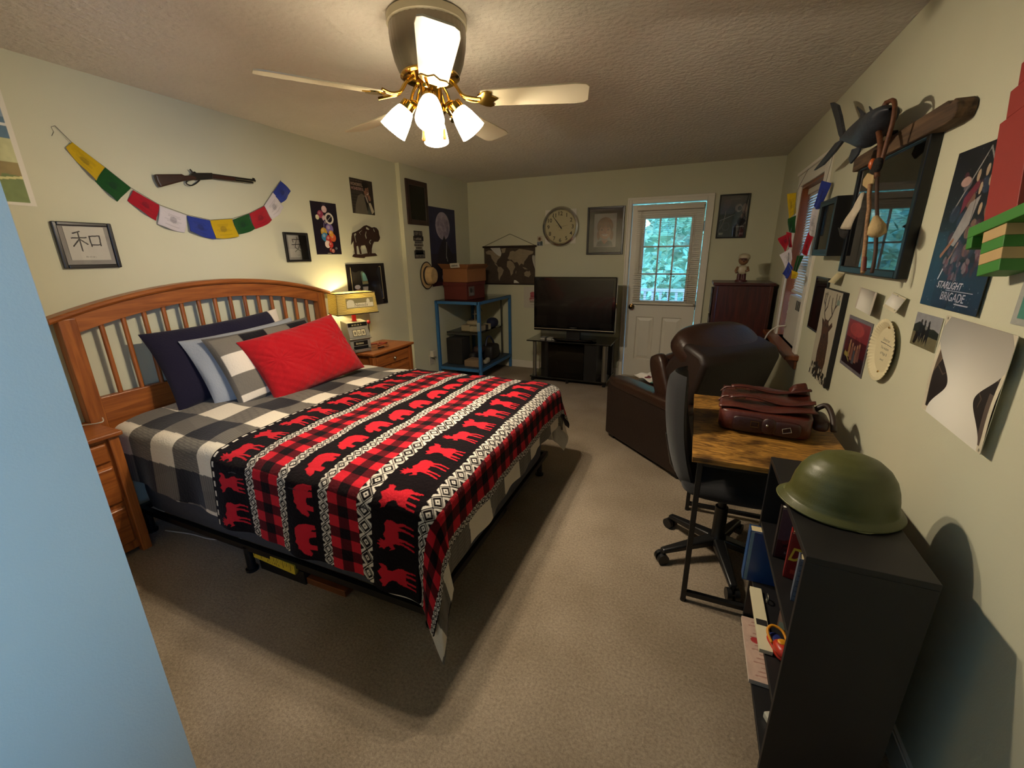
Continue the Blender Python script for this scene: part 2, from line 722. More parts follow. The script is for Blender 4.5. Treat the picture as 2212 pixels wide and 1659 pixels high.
n.links.new(n2.outputs['Fac'], bp.inputs['Height']); n.links.new(bp.outputs[0], b.inputs['Normal'])
CARPET = m

struct(MB().box(-0.2, W + 0.2, BACK - 0.1, D + 0.12, -0.08, 0.0).build('floor', CARPET))
struct(MB().box(-0.2, W + 0.2, BACK - 0.1, D + 0.12, H, H + 0.1).build('ceiling', CEIL))
b_ = MB().box(-0.2, 0, HY, YJ, 0, H).box(-0.2, EJ, YJ, D + 0.12, 0, H)
struct(b_.build('wall_left', WALL))
struct(MB().box(-0.2, HX, BACK - 0.1, HY, 0, H).build('wall_near', WALL))
struct(MB().box(HX, W + 0.12, BACK - 0.1, BACK, 0, H).build('wall_back', WALL))
# far wall with the doorway
DL, DR, DT = 2.195, 3.002, 2.066
b_ = MB().box(EJ, DL, D, D + 0.12, 0, H).box(DR, W, D, D + 0.12, 0, H).box(DL, DR, D, D + 0.12, DT, H)
struct(b_.build('wall_far', WALL))
# right wall with the bedroom window and the hall window
WY0, WY1, WZ0, WZ1 = 3.60, 4.36, 0.82, 2.02
VY0, VY1, VZ0, VZ1 = -1.30, -0.20, 0.85, 2.10
b_ = MB()
b_.box(W, W + 0.14, BACK - 0.1, VY0, 0, H).box(W, W + 0.14, VY0, VY1, 0, VZ0).box(W, W + 0.14, VY0, VY1, VZ1, H)
b_.box(W, W + 0.14, VY1, WY0, 0, H).box(W, W + 0.14, WY0, WY1, 0, WZ0).box(W, W + 0.14, WY0, WY1, WZ1, H).box(W, W + 0.14, WY1, D + 0.12, 0, H)
struct(b_.build('wall_right', WALL))
# skirting
struct(MB().box(EJ, 2.155, D - 0.014, D, 0, 0.088).box(EJ, 2.155, D - 0.010, D, 0.088, 0.096).box(3.07, W, D - 0.014, D, 0, 0.096).build('baseboard_far', WHITE))
struct(MB().box(W - 0.014, W, HY - 2.4, D - 0.014, 0, 0.088).box(W - 0.010, W, HY - 2.4, D - 0.014, 0.088, 0.096).build('baseboard_right', WHITE))
struct(MB().box(0, 0.014, HY, YJ - 0.01, 0, 0.096).box(EJ, EJ + 0.014, YJ, D - 0.014, 0, 0.096).build('baseboard_left', WHITE))

# ---- exterior door
struct(MB().box(2.150, 2.200, D - 0.018, D + 0.03, 0, 2.13).box(2.200, 2.206, D - 0.006, D + 0.10, 0, 2.066)
       .box(2.997, 3.066, D - 0.018, D + 0.03, 0, 2.13).box(2.991, 2.997, D - 0.006, D + 0.10, 0, 2.066)
       .box(2.2, 2.997, D - 0.018, D + 0.03, 2.064, 2.13).box(2.15, 3.066, D - 0.026, D - 0.018, 2.105, 2.13)
       .box(2.15, 2.168, D - 0.026, D - 0.018, 0, 2.105).box(3.046, 3.066, D - 0.026, D - 0.018, 0, 2.105)
       .box(2.2, 2.997, D + 0.02, D + 0.1, 0.0, 0.018).build('trim_1', WHITE, bevel=0.003))
door = thing('door_1', 'white half-glazed exterior door with two raised panels below', 'door', (2.6, D, 0))
door['kind'] = 'structure'
X0, X1, Z0, Z1 = 2.2119, 2.9854, 0.02, 2.05
gx0, gx1, gz0, gz1 = 2.36, 2.856, 0.975, 1.90
px = [(2.331, 2.541), (2.634, 2.855)]
pz0, pz1 = 0.236, 0.776
b_ = MB()
yf, yb = D, D + 0.044
b_.box(X0, gx0, yf, yb, pz1, Z1).box(gx1, X1, yf, yb, pz1, Z1).box(gx0, gx1, yf, yb, gz1, Z1).box(gx0, gx1, yf, yb, pz1, gz0)
b_.box(X0, px[0][0], yf, yb, Z0, pz1).box(px[0][1], px[1][0], yf, yb, Z0, pz1).box(px[1][1], X1, yf, yb, Z0, pz1)
for a, c in px:
    b_.box(a, c, yf, yb, Z0, pz0).box(a, c, yf + 0.03, yb, pz0, pz1)
    rings = [(0, 0), (0.012, 0.014), (0.05, 0.003), (0.052, 0.003)]
    vs, fs = [], []
    for ins, dy in rings:
        vs += [(a + ins, yf + dy, pz0 + ins), (c - ins, yf + dy, pz0 + ins), (c - ins, yf + dy, pz1 - ins), (a + ins, yf + dy, pz1 - ins)]
    for k in range(3):
        for j in range(4):
            fs.append((k * 4 + j, k * 4 + (j + 1) % 4, k * 4 + 4 + (j + 1) % 4, k * 4 + 4 + j))
    fs.append((12, 13, 14, 15))
    b_.add(vs, fs)
b_.build('door_slab', WHITE, door, world=True)
b_ = MB()
fr = 0.028
b_.box(gx0 - fr, gx0, yf - 0.012, yf, gz0 - fr, gz1 + fr).box(gx1, gx1 + fr, yf - 0.012, yf, gz0 - fr, gz1 + fr)
b_.box(gx0, gx1, yf - 0.012, yf, gz1, gz1 + fr).box(gx0, gx1, yf - 0.012, yf, gz0 - fr, gz0)
b_.build('glazing_frame', WHITE, door, world=True, bevel=0.003)
b_ = MB()
for k in (1, 2):
    x = gx0 + (gx1 - gx0) * k / 3
    b_.box(x - 0.009, x + 0.009, yf + 0.01, yf + 0.034, gz0, gz1)
    z = gz0 + (gz1 - gz0) * k / 3
    b_.box(gx0, gx1, yf + 0.01, yf + 0.034, z - 0.009, z + 0.009)
b_.build('grille', WHITE, door, world=True)
MB().box(gx0, gx1, yf + 0.02, yf + 0.024, gz0, gz1).build('pane', PANE, door, world=True)
kb = MB()
R90 = Matrix.Translation((2.268, yf, 0.895)) @ Matrix.Rotation(math.radians(90), 4, 'X')
kb.lathe([(0.033, 0), (0.033, 0.006), (0.014, 0.010), (0.012, 0.034), (0.026, 0.042), (0.030, 0.056), (0.024, 0.070), (0.0, 0.074)], 24, R90)
kb.build('knob', pm('aged_brass', '#5a4426', 0.25, metal=1.0), door, world=True, smooth=40)
for z in (0.22, 0.93, 1.80):
    MB().box(2.983, 2.990, yf - 0.012, yf, z - 0.05, z + 0.05).build('hinge', pm('aged_brass', '#5a4426', 0.25, metal=1.0), door, world=True)

# blind on the door: open slats, raised rail at the sill
bl = thing('window_blind', 'white slatted blind with open slats hanging on the glazed exterior door', 'blind', (2.62, D - 0.04, 0.93))
SLAT = pm('blind_slat', '#cfc9ba', 0.5, var=0.02)
MB().box(2.268, 2.972, D - 0.052, D - 0.014, 1.985, 2.028).build('headrail', SLAT, bl, world=True, bevel=0.003)
b_ = MB()
z = 0.968
while z < 1.982:
    b_.box(2.274, 2.968, D - 0.046, D - 0.020, z, z + 0.0009, None)
    z += 0.0215
sl = b_.build('slats', SLAT, bl, world=True)
MB().box(2.270, 2.970, D - 0.048, D - 0.020, 0.930, 0.952).build('bottom_rail', SLAT, bl, world=True, bevel=0.004)
for x in (2.335, 2.62, 2.90):
    MB().tube([(x, D - 0.047, 0.95), (x, D - 0.047, 1.99)], 0.0012, 5).build('ladder_cord', SLAT, bl, world=True)
MB().tube([(2.315, D - 0.056, 1.30), (2.315, D - 0.056, 1.985)], 0.0035, 6).build('wand', SLAT, bl, world=True)

# ---- bedroom window in the right wall
struct(MB().box(W - 0.018, W, 3.50, WY0, 0.80, 2.11).box(W - 0.018, W, WY1, 4.46, 0.80, 2.11).box(W - 0.018, W, WY0, WY1, WZ1, 2.11)
       .box(W - 0.03, W, 3.48, 4.48, 2.11, 2.135).build('trim_2', WHITE, bevel=0.003))
win = thing('window_1', 'oak-lined window in the picture wall', 'window', (W, 3.98, 0.8))
win['kind'] = 'structure'
b_ = MB()
b_.box(W, W + 0.13, WY1 - 0.02, WY1, WZ0, WZ1).box(W, W + 0.13, WY0, WY0 + 0.02, WZ0, WZ1).box(W, W + 0.13, WY0 + 0.02, WY1 - 0.02, WZ1 - 0.02, WZ1)
b_.build('window_jamb', BROWNW, win, world=True)
MB().box(W - 0.085, W + 0.12, 3.44, 4.60, 0.785, WZ0).box(W - 0.02, W, 3.46, 4.56, 0.715, 0.785).build('window_sill', wood('sill_oak', '#5a2c12', '#7d421d', axis=1), win, world=True, bevel=0.008)
MB().box(W + 0.115, W + 0.12, WY0 + 0.02, WY1 - 0.02, WZ0, WZ1 - 0.02).build('pane', PANE, win, world=True)
b_ = MB()
for y in (WY0 + 0.02, 3.97, WY1 - 0.05):
    b_.box(W + 0.10, W + 0.128, y, y + 0.03, WZ0, WZ1 - 0.02)
b_.box(W + 0.10, W + 0.128, WY0 + 0.02, WY1 - 0.02, 1.40, 1.44)
b_.build('window_sash', WHITE, win, world=True)
bl2 = thing('window_blind', 'closed pale slatted blind inside the oak-lined window', 'blind', (W + 0.06, 3.98, 1.19))
MB().box(W + 0.04, W + 0.075, WY0 + 0.025, WY1 - 0.025, 1.955, 1.997).build('headrail', SLAT, bl2, world=True, bevel=0.003)
b_ = MB()
z = 1.215
while z < 1.95:
    b_.hexa([(W + 0.050, WY0 + 0.03, z), (W + 0.052, WY0 + 0.03, z), (W + 0.052, WY1 - 0.03, z), (W + 0.050, WY1 - 0.03, z)],
            [(W + 0.060, WY0 + 0.03, z + 0.022), (W + 0.062, WY0 + 0.03, z + 0.022), (W + 0.062, WY1 - 0.03, z + 0.022), (W + 0.060, WY1 - 0.03, z + 0.022)])
    z += 0.0205
b_.build('slats', SLAT, bl2, world=True)
MB().box(W + 0.042, W + 0.070, WY0 + 0.028, WY1 - 0.028, 1.190, 1.214).build('bottom_rail', SLAT, bl2, world=True, bevel=0.004)
# the vented panel of a window air conditioner under the blind, with its white flex
ac = thing('window_air_conditioner', 'white vented air conditioner panel standing on the oak window sill', 'air conditioner', (W + 0.05, 3.9, WZ0))
ACW = pm('appliance_white', '#c9c4b8', 0.5, var=0.03)
MB().box(W + 0.015, W + 0.09, WY0 + 0.03, 4.20, WZ0 + 0.001, 1.183).build('body', ACW, ac, world=True, bevel=0.008)
b_ = MB()
for k in range(4):
    b_.box(W + 0.010, W + 0.016, 3.72 + k * 0.05, 3.735 + k * 0.05, 1.09, 1.16)
b_.build('vent', pm('vent_dark', '#3a3a38', 0.6), ac, world=True)
b_ = MB()
for k in range(9):
    b_.box(W + 0.02, W + 0.06, 4.20, 4.222 + 0.01 * (k % 2), 0.84 + k * 0.036, 0.866 + k * 0.036)
b_.build('accordion_flap', ACW, ac, world=True)
MB().tube(smooth_curve([(W + 0.01, 4.12, 0.93), (W - 0.05, 4.16, 0.91), (W - 0.10, 4.20, 0.84), (W - 0.12, 4.22, 0.72), (W - 0.12, 4.2, 0.5)], 5), 0.006, 8).build('flex', ACW, ac, world=True, smooth=180)

# ---- hall window behind the camera
win2 = thing('window_2', 'plain window of the hall', 'window', (W, -0.75, 0.85))
win2['kind'] = 'structure'
b_ = MB()
b_.box(W - 0.015, W + 0.13, VY0 - 0.06, VY0, VZ0 - 0.06, VZ1 + 0.06).box(W - 0.015, W + 0.13, VY1, VY1 + 0.06, VZ0 - 0.06, VZ1 + 0.06)
b_.box(W - 0.015, W + 0.13, VY0, VY1, VZ1, VZ1 + 0.06).box(W - 0.03, W + 0.13, VY0, VY1, VZ0 - 0.06, VZ0).box(W + 0.06, W + 0.09, VY0, VY1, 1.46, 1.50)
b_.build('window_frame', WHITE, win2, world=True)
MB().box(W + 0.07, W + 0.074, VY0, VY1, VZ0, VZ1).build('pane', PANE, win2, world=True)

# ---- outdoors beyond the door
struct(MB().box(-14, 20, D + 0.2, 30, -0.5, -0.35).build('ground', pm('lawn', '#3f5a2c', 1.0, var=0.35, scale=1.2)))
struct(MB().box(1.2, 5.2, D + 0.125, D + 2.3, -0.35, -0.06).build('deck', pm('deck_boards', '#8b8378', 0.8, var=0.15)))
rng = random.Random(4)
b_ = MB()
for k in range(9000):
    x, y, z = rng.uniform(-3.0, 7.5), rng.uniform(D + 3.4, D + 6.4), rng.uniform(-0.3, 5.0)
    y += 0.7 * math.sin(x * 1.9) * math.cos(z * 1.5)
    s = rng.uniform(0.05, 0.15)
    e = Euler((rng.uniform(-0.9, 0.9), rng.uniform(-0.9, 0.9), rng.uniform(0, 6)))
    q = e.to_matrix()
    p = Vector((x, y, z))
    b_.add([p + q @ Vector(c) for c in ((-s, 0, 0), (0, -s * .5, s * .12), (s, 0, 0), (0, s * .5, s * .12))], [(0, 1, 2, 3)])
P_ = [[(-6 + 18 * j / 30, D + 6.9 + 0.5 * math.sin(j * 1.7 + i * 0.9) * math.cos(i * 1.3), -0.5 + 6.5 * i / 16) for j in range(31)] for i in range(17)]
b_.grid(P_)
fol = b_.build('woodland_foliage', pm('leaves', (0.10, 0.27, 0.17), 0.6, var=0.5, scale=1.5))
fol['kind'] = 'stuff'
tag(fol, 'green leaves of the woods seen through the door glass', 'foliage')
rail = thing('deck_railing', 'pale deck railing outside the glazed door', 'railing', (2.6, D + 2.2, -0.06))
RW = pm('weathered_wood', '#8d8880', 0.8, var=0.1)
MB().box(1.25, 5.1, D + 2.16, D + 2.22, 0.90, 0.95).build('top_rail', RW, rail, world=True)
MB().box(1.25, 5.1, D + 2.17, D + 2.21, 0.05, 0.10).box(1.25, 1.33, D + 2.15, D + 2.23, -0.06, 0.95).box(5.02, 5.1, D + 2.15, D + 2.23, -0.06, 0.95).build('bottom_rail', RW, rail, world=True)
b_ = MB()
for k in range(30):
    b_.box(1.3 + k * 0.125, 1.34 + k * 0.125, D + 2.175, D + 2.205, 0.10, 0.90)
b_.build('spindle_lattice', RW, rail, world=True)

# ================================================================ the bed
bed = thing('bed', 'double bed with an arched oak spindle headboard', 'bed', (0.06, 1.90, 0))
BY0, BY1, BX0, BX1, BT = 1.14, 2.66, 0.11, 2.11, 0.70


def arch(y, off=0.0):
    t = (y - 1.90) / 0.88
    return 1.398 - 0.140 * t * t - off


ys = [1.02 + 1.78 * k / 48 for k in range(49)]
b_ = MB()
P = []
for y in ys:
    z = arch(y)
    P.append([(0.005, y, z - 0.028), (0.005, y, z - 0.006), (0.012, y, z), (0.088, y, z), (0.096, y, z - 0.006), (0.096, y, z - 0.018), (0.088, y, z - 0.028), (0.005, y, z - 0.028)])
b_.grid(P)
k = len(b_.v)
b_.f += [tuple(range(7)), tuple(range(k - 8, k - 1))[::-1]]
b_.build('cap_rail', OAK, bed, world=True, smooth=35)
b_ = MB()
ys2 = [1.06 + 1.69 * k / 40 for k in range(41)]
vs, fs = [], []
for y in ys2:
    zt = arch(y, 0.027)
    zb = arch(y, 0.115) if 1.12 < y < 2.68 else arch(y, 0.115)
    vs += [(0.026, y, zb), (0.026, y, zt), (0.072, y, zt), (0.072, y, zb)]
for i in range(40):
    for j in range(4):
        fs.append((i * 4 + j, i * 4 + 4 + j, i * 4 + 4 + (j + 1) % 4, i * 4 + (j + 1) % 4))
fs += [(0, 1, 2, 3), (163, 162, 161, 160)]
b_.add(vs, fs)
b_.build('arched_panel', OAK, bed, world=True)
for y in (1.055, 2.675):
    MB().box(0.018, 0.082, y, y + 0.072, 0.0, arch(y + 0.036, 0.03)).build('post', OAKZ, bed, world=True, bevel=0.006)
for k in range(14):
    y = 1.127 + 0.1035 * (k + 1)
    MB().tube([(0.05, y, 0.80), (0.05, y, arch(y, 0.10))], 0.0125, 8).build('spindle', OAKZ, bed, world=True, smooth=50)
MB().box(0.03, 0.072, 1.127, 2.675, 0.58, 0.82).build('lower_rail', OAK, bed, world=True, bevel=0.004)
NAVYB = pm('box_spring_cloth', '#41454f', 0.9, var=0.1, scale=30, bump=0.15)
MB().rbox((1.10, 1.90, 0.27), (0.995, 0.765, 0.115), 14, 48, 12).build('box_spring', NAVYB, bed, world=True, smooth=60)
MB().rbox((1.11, 1.90, 0.525), (1.0, 0.76, 0.145), 9, 48, 14).build('mattress', pm('mattress_cloth', '#b9b4ab', 0.9, bump=0.1), bed, world=True, smooth=60)
b_ = MB()
b_.box(0.10, 2.10, 1.125, 1.15, 0.125, 0.158).box(0.10, 2.10, 2.65, 2.675, 0.125, 0.158).box(2.075, 2.10, 1.15, 2.65, 0.125, 0.158).box(0.10, 0.125, 1.15, 2.65, 0.125, 0.158)
b_.box(0.10, 2.10, 1.88, 1.92, 0.125, 0.155)
b_.build('bed_frame', BLACKM, bed, world=True)
for x, y in ((1.015, 1.137), (2.06, 1.20), (2.06, 2.60), (1.015, 2.66), (0.16, 1.14), (0.16, 2.66), (1.05, 1.9)):
    MB().tube([(x, y, 0.0), (x, y, 0.012), (x, y, 0.014), (x, y, 0.14)], [0.03, 0.03, 0.02, 0.02], 12).build('leg', BLACKM, bed, world=True, smooth=40)

# ---- draped cloths ------------------------------------------------------


def drape(s, t, top, fx, y0, y1, rad=0.055, seed=0.0, fold=0.020, out=0.0, bottom=0.015):
    """lay cloth point (s, t) over the mattress: hangs beyond the foot fx and the sides y0, y1, falling in folds"""
    ex = np.maximum(s - fx, 0.0)
    ey = np.where(t < y0, t - y0, np.where(t > y1, t - y1, 0.0))
    L = np.hypot(ex, ey)
    Ls = np.maximum(L, 1e-9)
    dx, dy = ex / Ls, ey / Ls
    q = rad * PI / 2
    a = np.minimum(L, q) / rad
    hor = np.where(L < q, rad * np.sin(a), rad)
    drop = np.where(L < q, rad * (1 - np.cos(a)), rad + (L - q))
    along = np.where(ex > 0, t, s) + 0.0
    corner = (ex > 0) & (ey != 0)
    ang = np.arctan2(np.abs(dy), dx + 1e-9)
    hang = np.clip((L - q) / 0.30, 0, 1.3)
    rip = np.sin(along * 13 + seed) + 0.6 * np.sin(along * 29 + seed * 2.3)
    ripc = np.sin(ang * 8 + seed) * 1.6 + 0.5 * np.sin(ang * 15 + 1.0 + seed)
    w = np.where(corner, ripc * np.minimum(1, 4 * np.minimum(dx, np.abs(dy))) + rip * (1 - np.minimum(1, 4 * np.minimum(dx, np.abs(dy)))), rip)
    flare = hang * (fold * (0.9 + w) + 0.012) + out * (L > 0) + np.where(corner, 0.06 * hang * np.sin(np.minimum(2 * ang, PI)), 0)
    bx, by = np.minimum(s, fx), np.clip(t, y0, y1)
    x = bx + dx * (hor + flare)
    y = by + dy * (hor + flare)
    # soft crown and quilting waves on the top
    cx = np.clip((s - 0.1) / 2.0, 0, 1)
    cy = (by - (y0 + y1) / 2) / ((y1 - y0) / 2)
    crown = -0.030 * np.abs(cy) ** 5 - 0.015 * np.clip((s - fx + 0.25) / 0.25, 0, 1) ** 3
    wav = 0.004 * np.sin(s * 17 + 2 * np.sin(t * 4 + seed)) + 0.003 * np.sin(t * 21 + seed)
    z = top + crown + wav * (L < q) - drop
    zz = np.maximum(z, bottom + 0.004 * np.sin(along * 40))
    return np.stack([x, y, zz], -1)


def bilin(c00, c10, c11, c01, nu, nv):
    u, v = np.meshgrid(np.linspace(0, 1, nu), np.linspace(0, 1, nv))
    s = (c00[0] * (1 - u) + c10[0] * u) * (1 - v) + (c01[0] * (1 - u) + c11[0] * u) * v
    t = (c00[1] * (1 - u) + c10[1] * u) * (1 - v) + (c01[1] * (1 - u) + c11[1] * u) * v
    return u, v, s, t


def thick_cloth(name, P, colr, m, th, under):
    """two-sided cloth: an upper and an under surface joined at the hem"""
    du = np.gradient(P, axis=1)
    dv = np.gradient(P, axis=0)
    n = np.cross(du, dv)
    n /= np.linalg.norm(n, axis=-1, keepdims=True) + 1e-12
    Q = P - n * th
    ny, nx = P.shape[:2]
    per = [(0, j) for j in range(nx)] + [(i, nx - 1) for i in range(1, ny)] + [(ny - 1, j) for j in range(nx - 2, -1, -1)] + [(i, 0) for i in range(ny - 2, 0, -1)]
    st = 4
    Qs = Q[::st, ::st]
    evs = [Q[i, j] for i, j in per] + [P[i, j] for i, j in per]
    k = len(per)
    ef = [(i, (i + 1) % k, k + (i + 1) % k, k + i) for i in range(k)]
    ec = [colr[i, j] for i, j in per] * 2
    # underside on a coarser grid
    o = len(evs)
    ii = list(range(0, ny, st)) + ([ny - 1] if (ny - 1) % st else [])
    jj = list(range(0, nx, st)) + ([nx - 1] if (nx - 1) % st else [])
    for i in ii:
        for j in jj:
            evs.append(Q[i, j]); ec.append(np.array(under))
    w = len(jj)
    for a in range(len(ii) - 1):
        for c in range(w - 1):
            ef.append((o + a * w + c, o + (a + 1) * w + c, o + (a + 1) * w + c + 1, o + a * w + c + 1))
    return painted_mesh(name, P, colr, m, None, (np.array(evs), ef, np.array(ec)))


def smoothstep(a, b, x):
    t = np.clip((x - a) / (b - a), 0, 1)
    return t * t * (3 - 2 * t)


# comforter: black, taupe and white buffalo check
NU, NV = 420, 420
u, v, s, t = bilin((0.135, BY0 - 0.30), (BX1 + 0.42, BY0 - 0.47), (BX1 + 0.28, BY1 + 0.45), (0.135, BY1 + 0.32), NU, NV)
PC = drape(s, t, BT, BX1, BY0 + 0.02, BY1 - 0.02, seed=0.7, fold=0.010)
cell = 0.185
ci = np.floor((s - 0.285) / cell).astype(int)
ti = np.floor((t - (BY0 - 0.335)) / cell).astype(int)
dark_s, dark_t = (ci % 2 == 0), (ti % 2 == 0)
white, black, mid1, mid2 = lin('#d9d0c0'), lin('#17151a'), lin('#6f6960'), lin('#6a655e')
colr = np.empty(s.shape + (3,))
colr[:] = white
pin = (np.sin(t * 2 * PI / 0.0085) > 0.2)
pin2 = (np.sin(s * 2 * PI / 0.0085) > 0.2)
colr[dark_s & ~dark_t] = mid1
colr[~dark_s & dark_t] = mid2
colr[(~dark_s & dark_t) & pin2] = lin('#57524c')
colr[(dark_s & ~dark_t) & pin] = lin('#57524c')
colr[dark_s & dark_t] = black
comf = thick_cloth('comforter', PC, colr, CLOTH, 0.012, lin('#c8c3b8'))
tag(comf, 'black, taupe and white buffalo check comforter spread over the bed', 'comforter')

# throw: fleece with moose, bears, diamond bands and red buffalo plaid
TH = 1.40
MOOSE_A = [(0.02, 0.66), (0.10, 0.60), (0.16, 0.66), (0.10, 0.74), (0.02, 0.78), (0.05, 0.84), (0.01, 0.93), (0.09, 0.88), (0.13, 0.99), (0.18, 0.88), (0.24, 0.98), (0.25, 0.86), (0.33, 0.90), (0.28, 0.78), (0.35, 0.74), (0.45, 0.80), (0.60, 0.74), (0.80, 0.76), (0.92, 0.70), (0.95, 0.56), (0.90, 0.44), (0.97, 0.28), (0.93, 0.02), (0.88, 0.02), (0.90, 0.26), (0.80, 0.42), (0.80, 0.24), (0.76, 0.02), (0.71, 0.02), (0.73, 0.30), (0.68, 0.42), (0.48, 0.40), (0.47, 0.20), (0.44, 0.02), (0.39, 0.02), (0.41, 0.26), (0.36, 0.42), (0.34, 0.20), (0.28, 0.02), (0.23, 0.02), (0.29, 0.30), (0.28, 0.50), (0.22, 0.56), (0.12, 0.50)]
MOOSE_B = [(0.32, 0.60), (0.24, 0.70), (0.10, 0.76), (0.05, 0.86), (0.14, 0.84), (0.20, 0.94), (0.30, 0.86), (0.38, 0.92), (0.46, 0.98), (0.54, 0.92), (0.64, 0.86), (0.72, 0.94), (0.76, 0.84), (0.72, 0.74), (0.60, 0.70), (0.62, 0.58), (0.72, 0.46), (0.76, 0.34), (0.72, 0.26), (0.76, 0.02), (0.72, 0.02), (0.66, 0.24), (0.60, 0.28), (0.60, 0.02), (0.55, 0.02), (0.53, 0.28), (0.42, 0.28), (0.40, 0.02), (0.35, 0.02), (0.34, 0.26), (0.28, 0.24), (0.26, 0.02), (0.21, 0.02), (0.22, 0.28), (0.24, 0.42), (0.32, 0.50)]
BEAR = [(0.02, 0.30), (0.10, 0.24), (0.18, 0.30), (0.22, 0.34), (0.22, 0.08), (0.36, 0.08), (0.38, 0.30), (0.46, 0.34), (0.58, 0.32), (0.64, 0.08), (0.80, 0.08), (0.78, 0.26), (0.84, 0.20), (0.86, 0.08), (0.98, 0.10), (0.98, 0.44), (0.92, 0.68), (0.78, 0.84), (0.60, 0.84), (0.46, 0.80), (0.36, 0.84), (0.30, 0.72), (0.20, 0.72), (0.16, 0.62), (0.08, 0.52)]


def inpoly(x, y, pts):
    ins = np.zeros(x.shape, bool)
    k = len(pts)
    for i in range(k):
        x0, y0 = pts[i]
        x1, y1 = pts[(i + 1) % k]
        if y0 == y1:
            continue
        ins ^= ((y0 > y) != (y1 > y)) & (x < (x1 - x0) * (y - y0) / (y1 - y0) + x0)
    return ins


def throw_pattern(a, c):
    """a: 0..1.40 m from the head-side hem to the foot hem; c: metres along the bands"""
    col = np.empty(a.shape + (3,))
    blk, red, wht = lin('#120d10'), lin('#b3202c'), lin('#c9c2b8')
    col[:] = blk

    def diamonds(a0, a1, per):
        w = a1 - a0
        m = (a >= a0) & (a < a1)
        x = ((a - a0) / w) * 2 - 1
        y = ((c / per) % 1.0) * 2 - 1
        d = np.abs(x) * 0.95 + np.abs(y)
        edge = ((d > 0.42) & (d < 0.78)) | (d < 0.14)
        tri = (np.abs(x) > 0.45) & (np.abs(np.abs(y) - 1) < (np.abs(x) - 0.42) * 0.62)
        zig = np.abs(d - 1.0) < 0.10
        col[m] = wht
        col[m & (edge | tri | zig)] = blk

    def plaid(a0, a1, ce):
        m = (a >= a0) & (a < a1)
        p = (np.floor((a - a0) / ce).astype(int) % 2 == 0)
        q = (np.floor(c / ce).astype(int) % 2 == 0)
        col[m] = lin('#4d1219')
        col[m & p & q] = red
        col[m & ~p & ~q] = lin('#150e11')

    def beasts(a0, a1, per, kinds, fill=0.86, ph=0.0):
        w = a1 - a0
        m = (a >= a0) & (a < a1)
        y = 1 - ((a - a0) / w - (1 - fill) / 2) / fill
        cc = c / per + ph
        k = np.floor(cc).astype(int)
        x = ((cc % 1.0) - 0.08) / 0.84
        for i, poly in enumerate(kinds):
            q = m & (k % len(kinds) == i) & inpoly(x, y, poly)
            col[q] = red
    beasts(0.03, 0.23, 0.165, (MOOSE_A, MOOSE_B))
    dash = (a < 0.018) & (a > 0.006) & (np.sin(c * 2 * PI / 0.05) > -0.2)
    col[dash] = wht
    diamonds(0.23, 0.28, 0.050)
    plaid(0.28, 0.43, 0.050)
    diamonds(0.43, 0.48, 0.050)
    beasts(0.485, 0.66, 0.185, (BEAR,), 0.80)
    diamonds(0.665, 0.715, 0.050)
    plaid(0.715, 0.865, 0.050)
    diamonds(0.865, 0.935, 0.070)
    beasts(0.94, 1.15, 0.165, (MOOSE_B, MOOSE_A), 0.84)
    diamonds(1.155, 1.215, 0.060)
    plaid(1.215, 1.365, 0.050)
    diamonds(1.365, 1.40, 0.045)
    return col


NU, NV = 470, 800
u, v, s, t = bilin((0.985, BY0 - 0.385), (BX1 + 0.265, BY0 - 0.44), (BX1 + 0.245, BY1 + 0.30), (1.0, BY1 + 0.28), NU, NV)
PT = drape(s, t, BT + 0.010, BX1 + 0.012, BY0 + 0.008, BY1 - 0.008, rad=0.065, seed=0.7, fold=0.012, out=0.006)
colr = throw_pattern(u * TH, v * 2.26)
thr = thick_cloth('throw_blanket', PT, colr, FLEECE, 0.006, lin('#3a3638'))
tag(thr, 'red and black fleece throw with moose and bear bands over the foot of the bed', 'blanket')

# ---- pillows ------------------------------------------------------------


def pillow(name, label, w, h, th, mtx, colf, m, puff=3.0, wav=0.0, seed=0, quilt=None, n=110):
    """front and back sheets meeting in a seam; w x h metres, th thick; local x right, y up, z front"""
    k = np.linspace(-1, 1, n)
    U, V = np.meshgrid(k, k)
    prof = np.clip(1 - np.abs(U) ** puff, 0, 1) ** 0.55 * np.clip(1 - np.abs(V) ** puff, 0, 1) ** 0.55
    pin = 1 - 0.055 * (1 - np.abs(V) ** 2) * np.abs(U) ** 6
    pinv = 1 - 0.075 * (1 - np.abs(U) ** 2) * np.abs(V) ** 6
    x, y = U * w / 2 * pin, V * h / 2 * pinv
    r = wav * (np.sin(U * 5 + seed) * np.sin(V * 4 + 1.3 * seed) + 0.5 * np.sin(U * 11 + 2 * seed + V * 3))
    q = quilt(U, V) if quilt is not None else 0.0
    zf = th / 2 * prof + (r + q) * np.clip(prof * 2, 0, 1)
    zb = -th / 2 * prof
    Mx = np.array(mtx)

    def world(x, y, z):
        P = np.stack([x, y, z], -1)
        return P @ Mx[:3, :3].T + Mx[:3, 3]
    P = world(x, y, zf)
    B = world(x, y, zb)[::2, ::2] if n % 2 else world(x, y, zb)[::1, ::1]
    nb = B.shape[0]
    evs = B.reshape(-1, 3)
    cf = colf(U, V)
    cb = (cf[::2, ::2] if n % 2 else cf).reshape(-1, 3)
    ef = [(i * nb + j, (i + 1) * nb + j, (i + 1) * nb + j + 1, i * nb + j + 1) for i in range(nb - 1) for j in range(nb - 1)]
    o = painted_mesh(name, P, cf, m, None, (evs, ef, cb))
    o.data.polygons.foreach_set('use_smooth', [True] * len(o.data.polygons))
    return tag(o, label, 'pillow', 'pillows at the headboard')


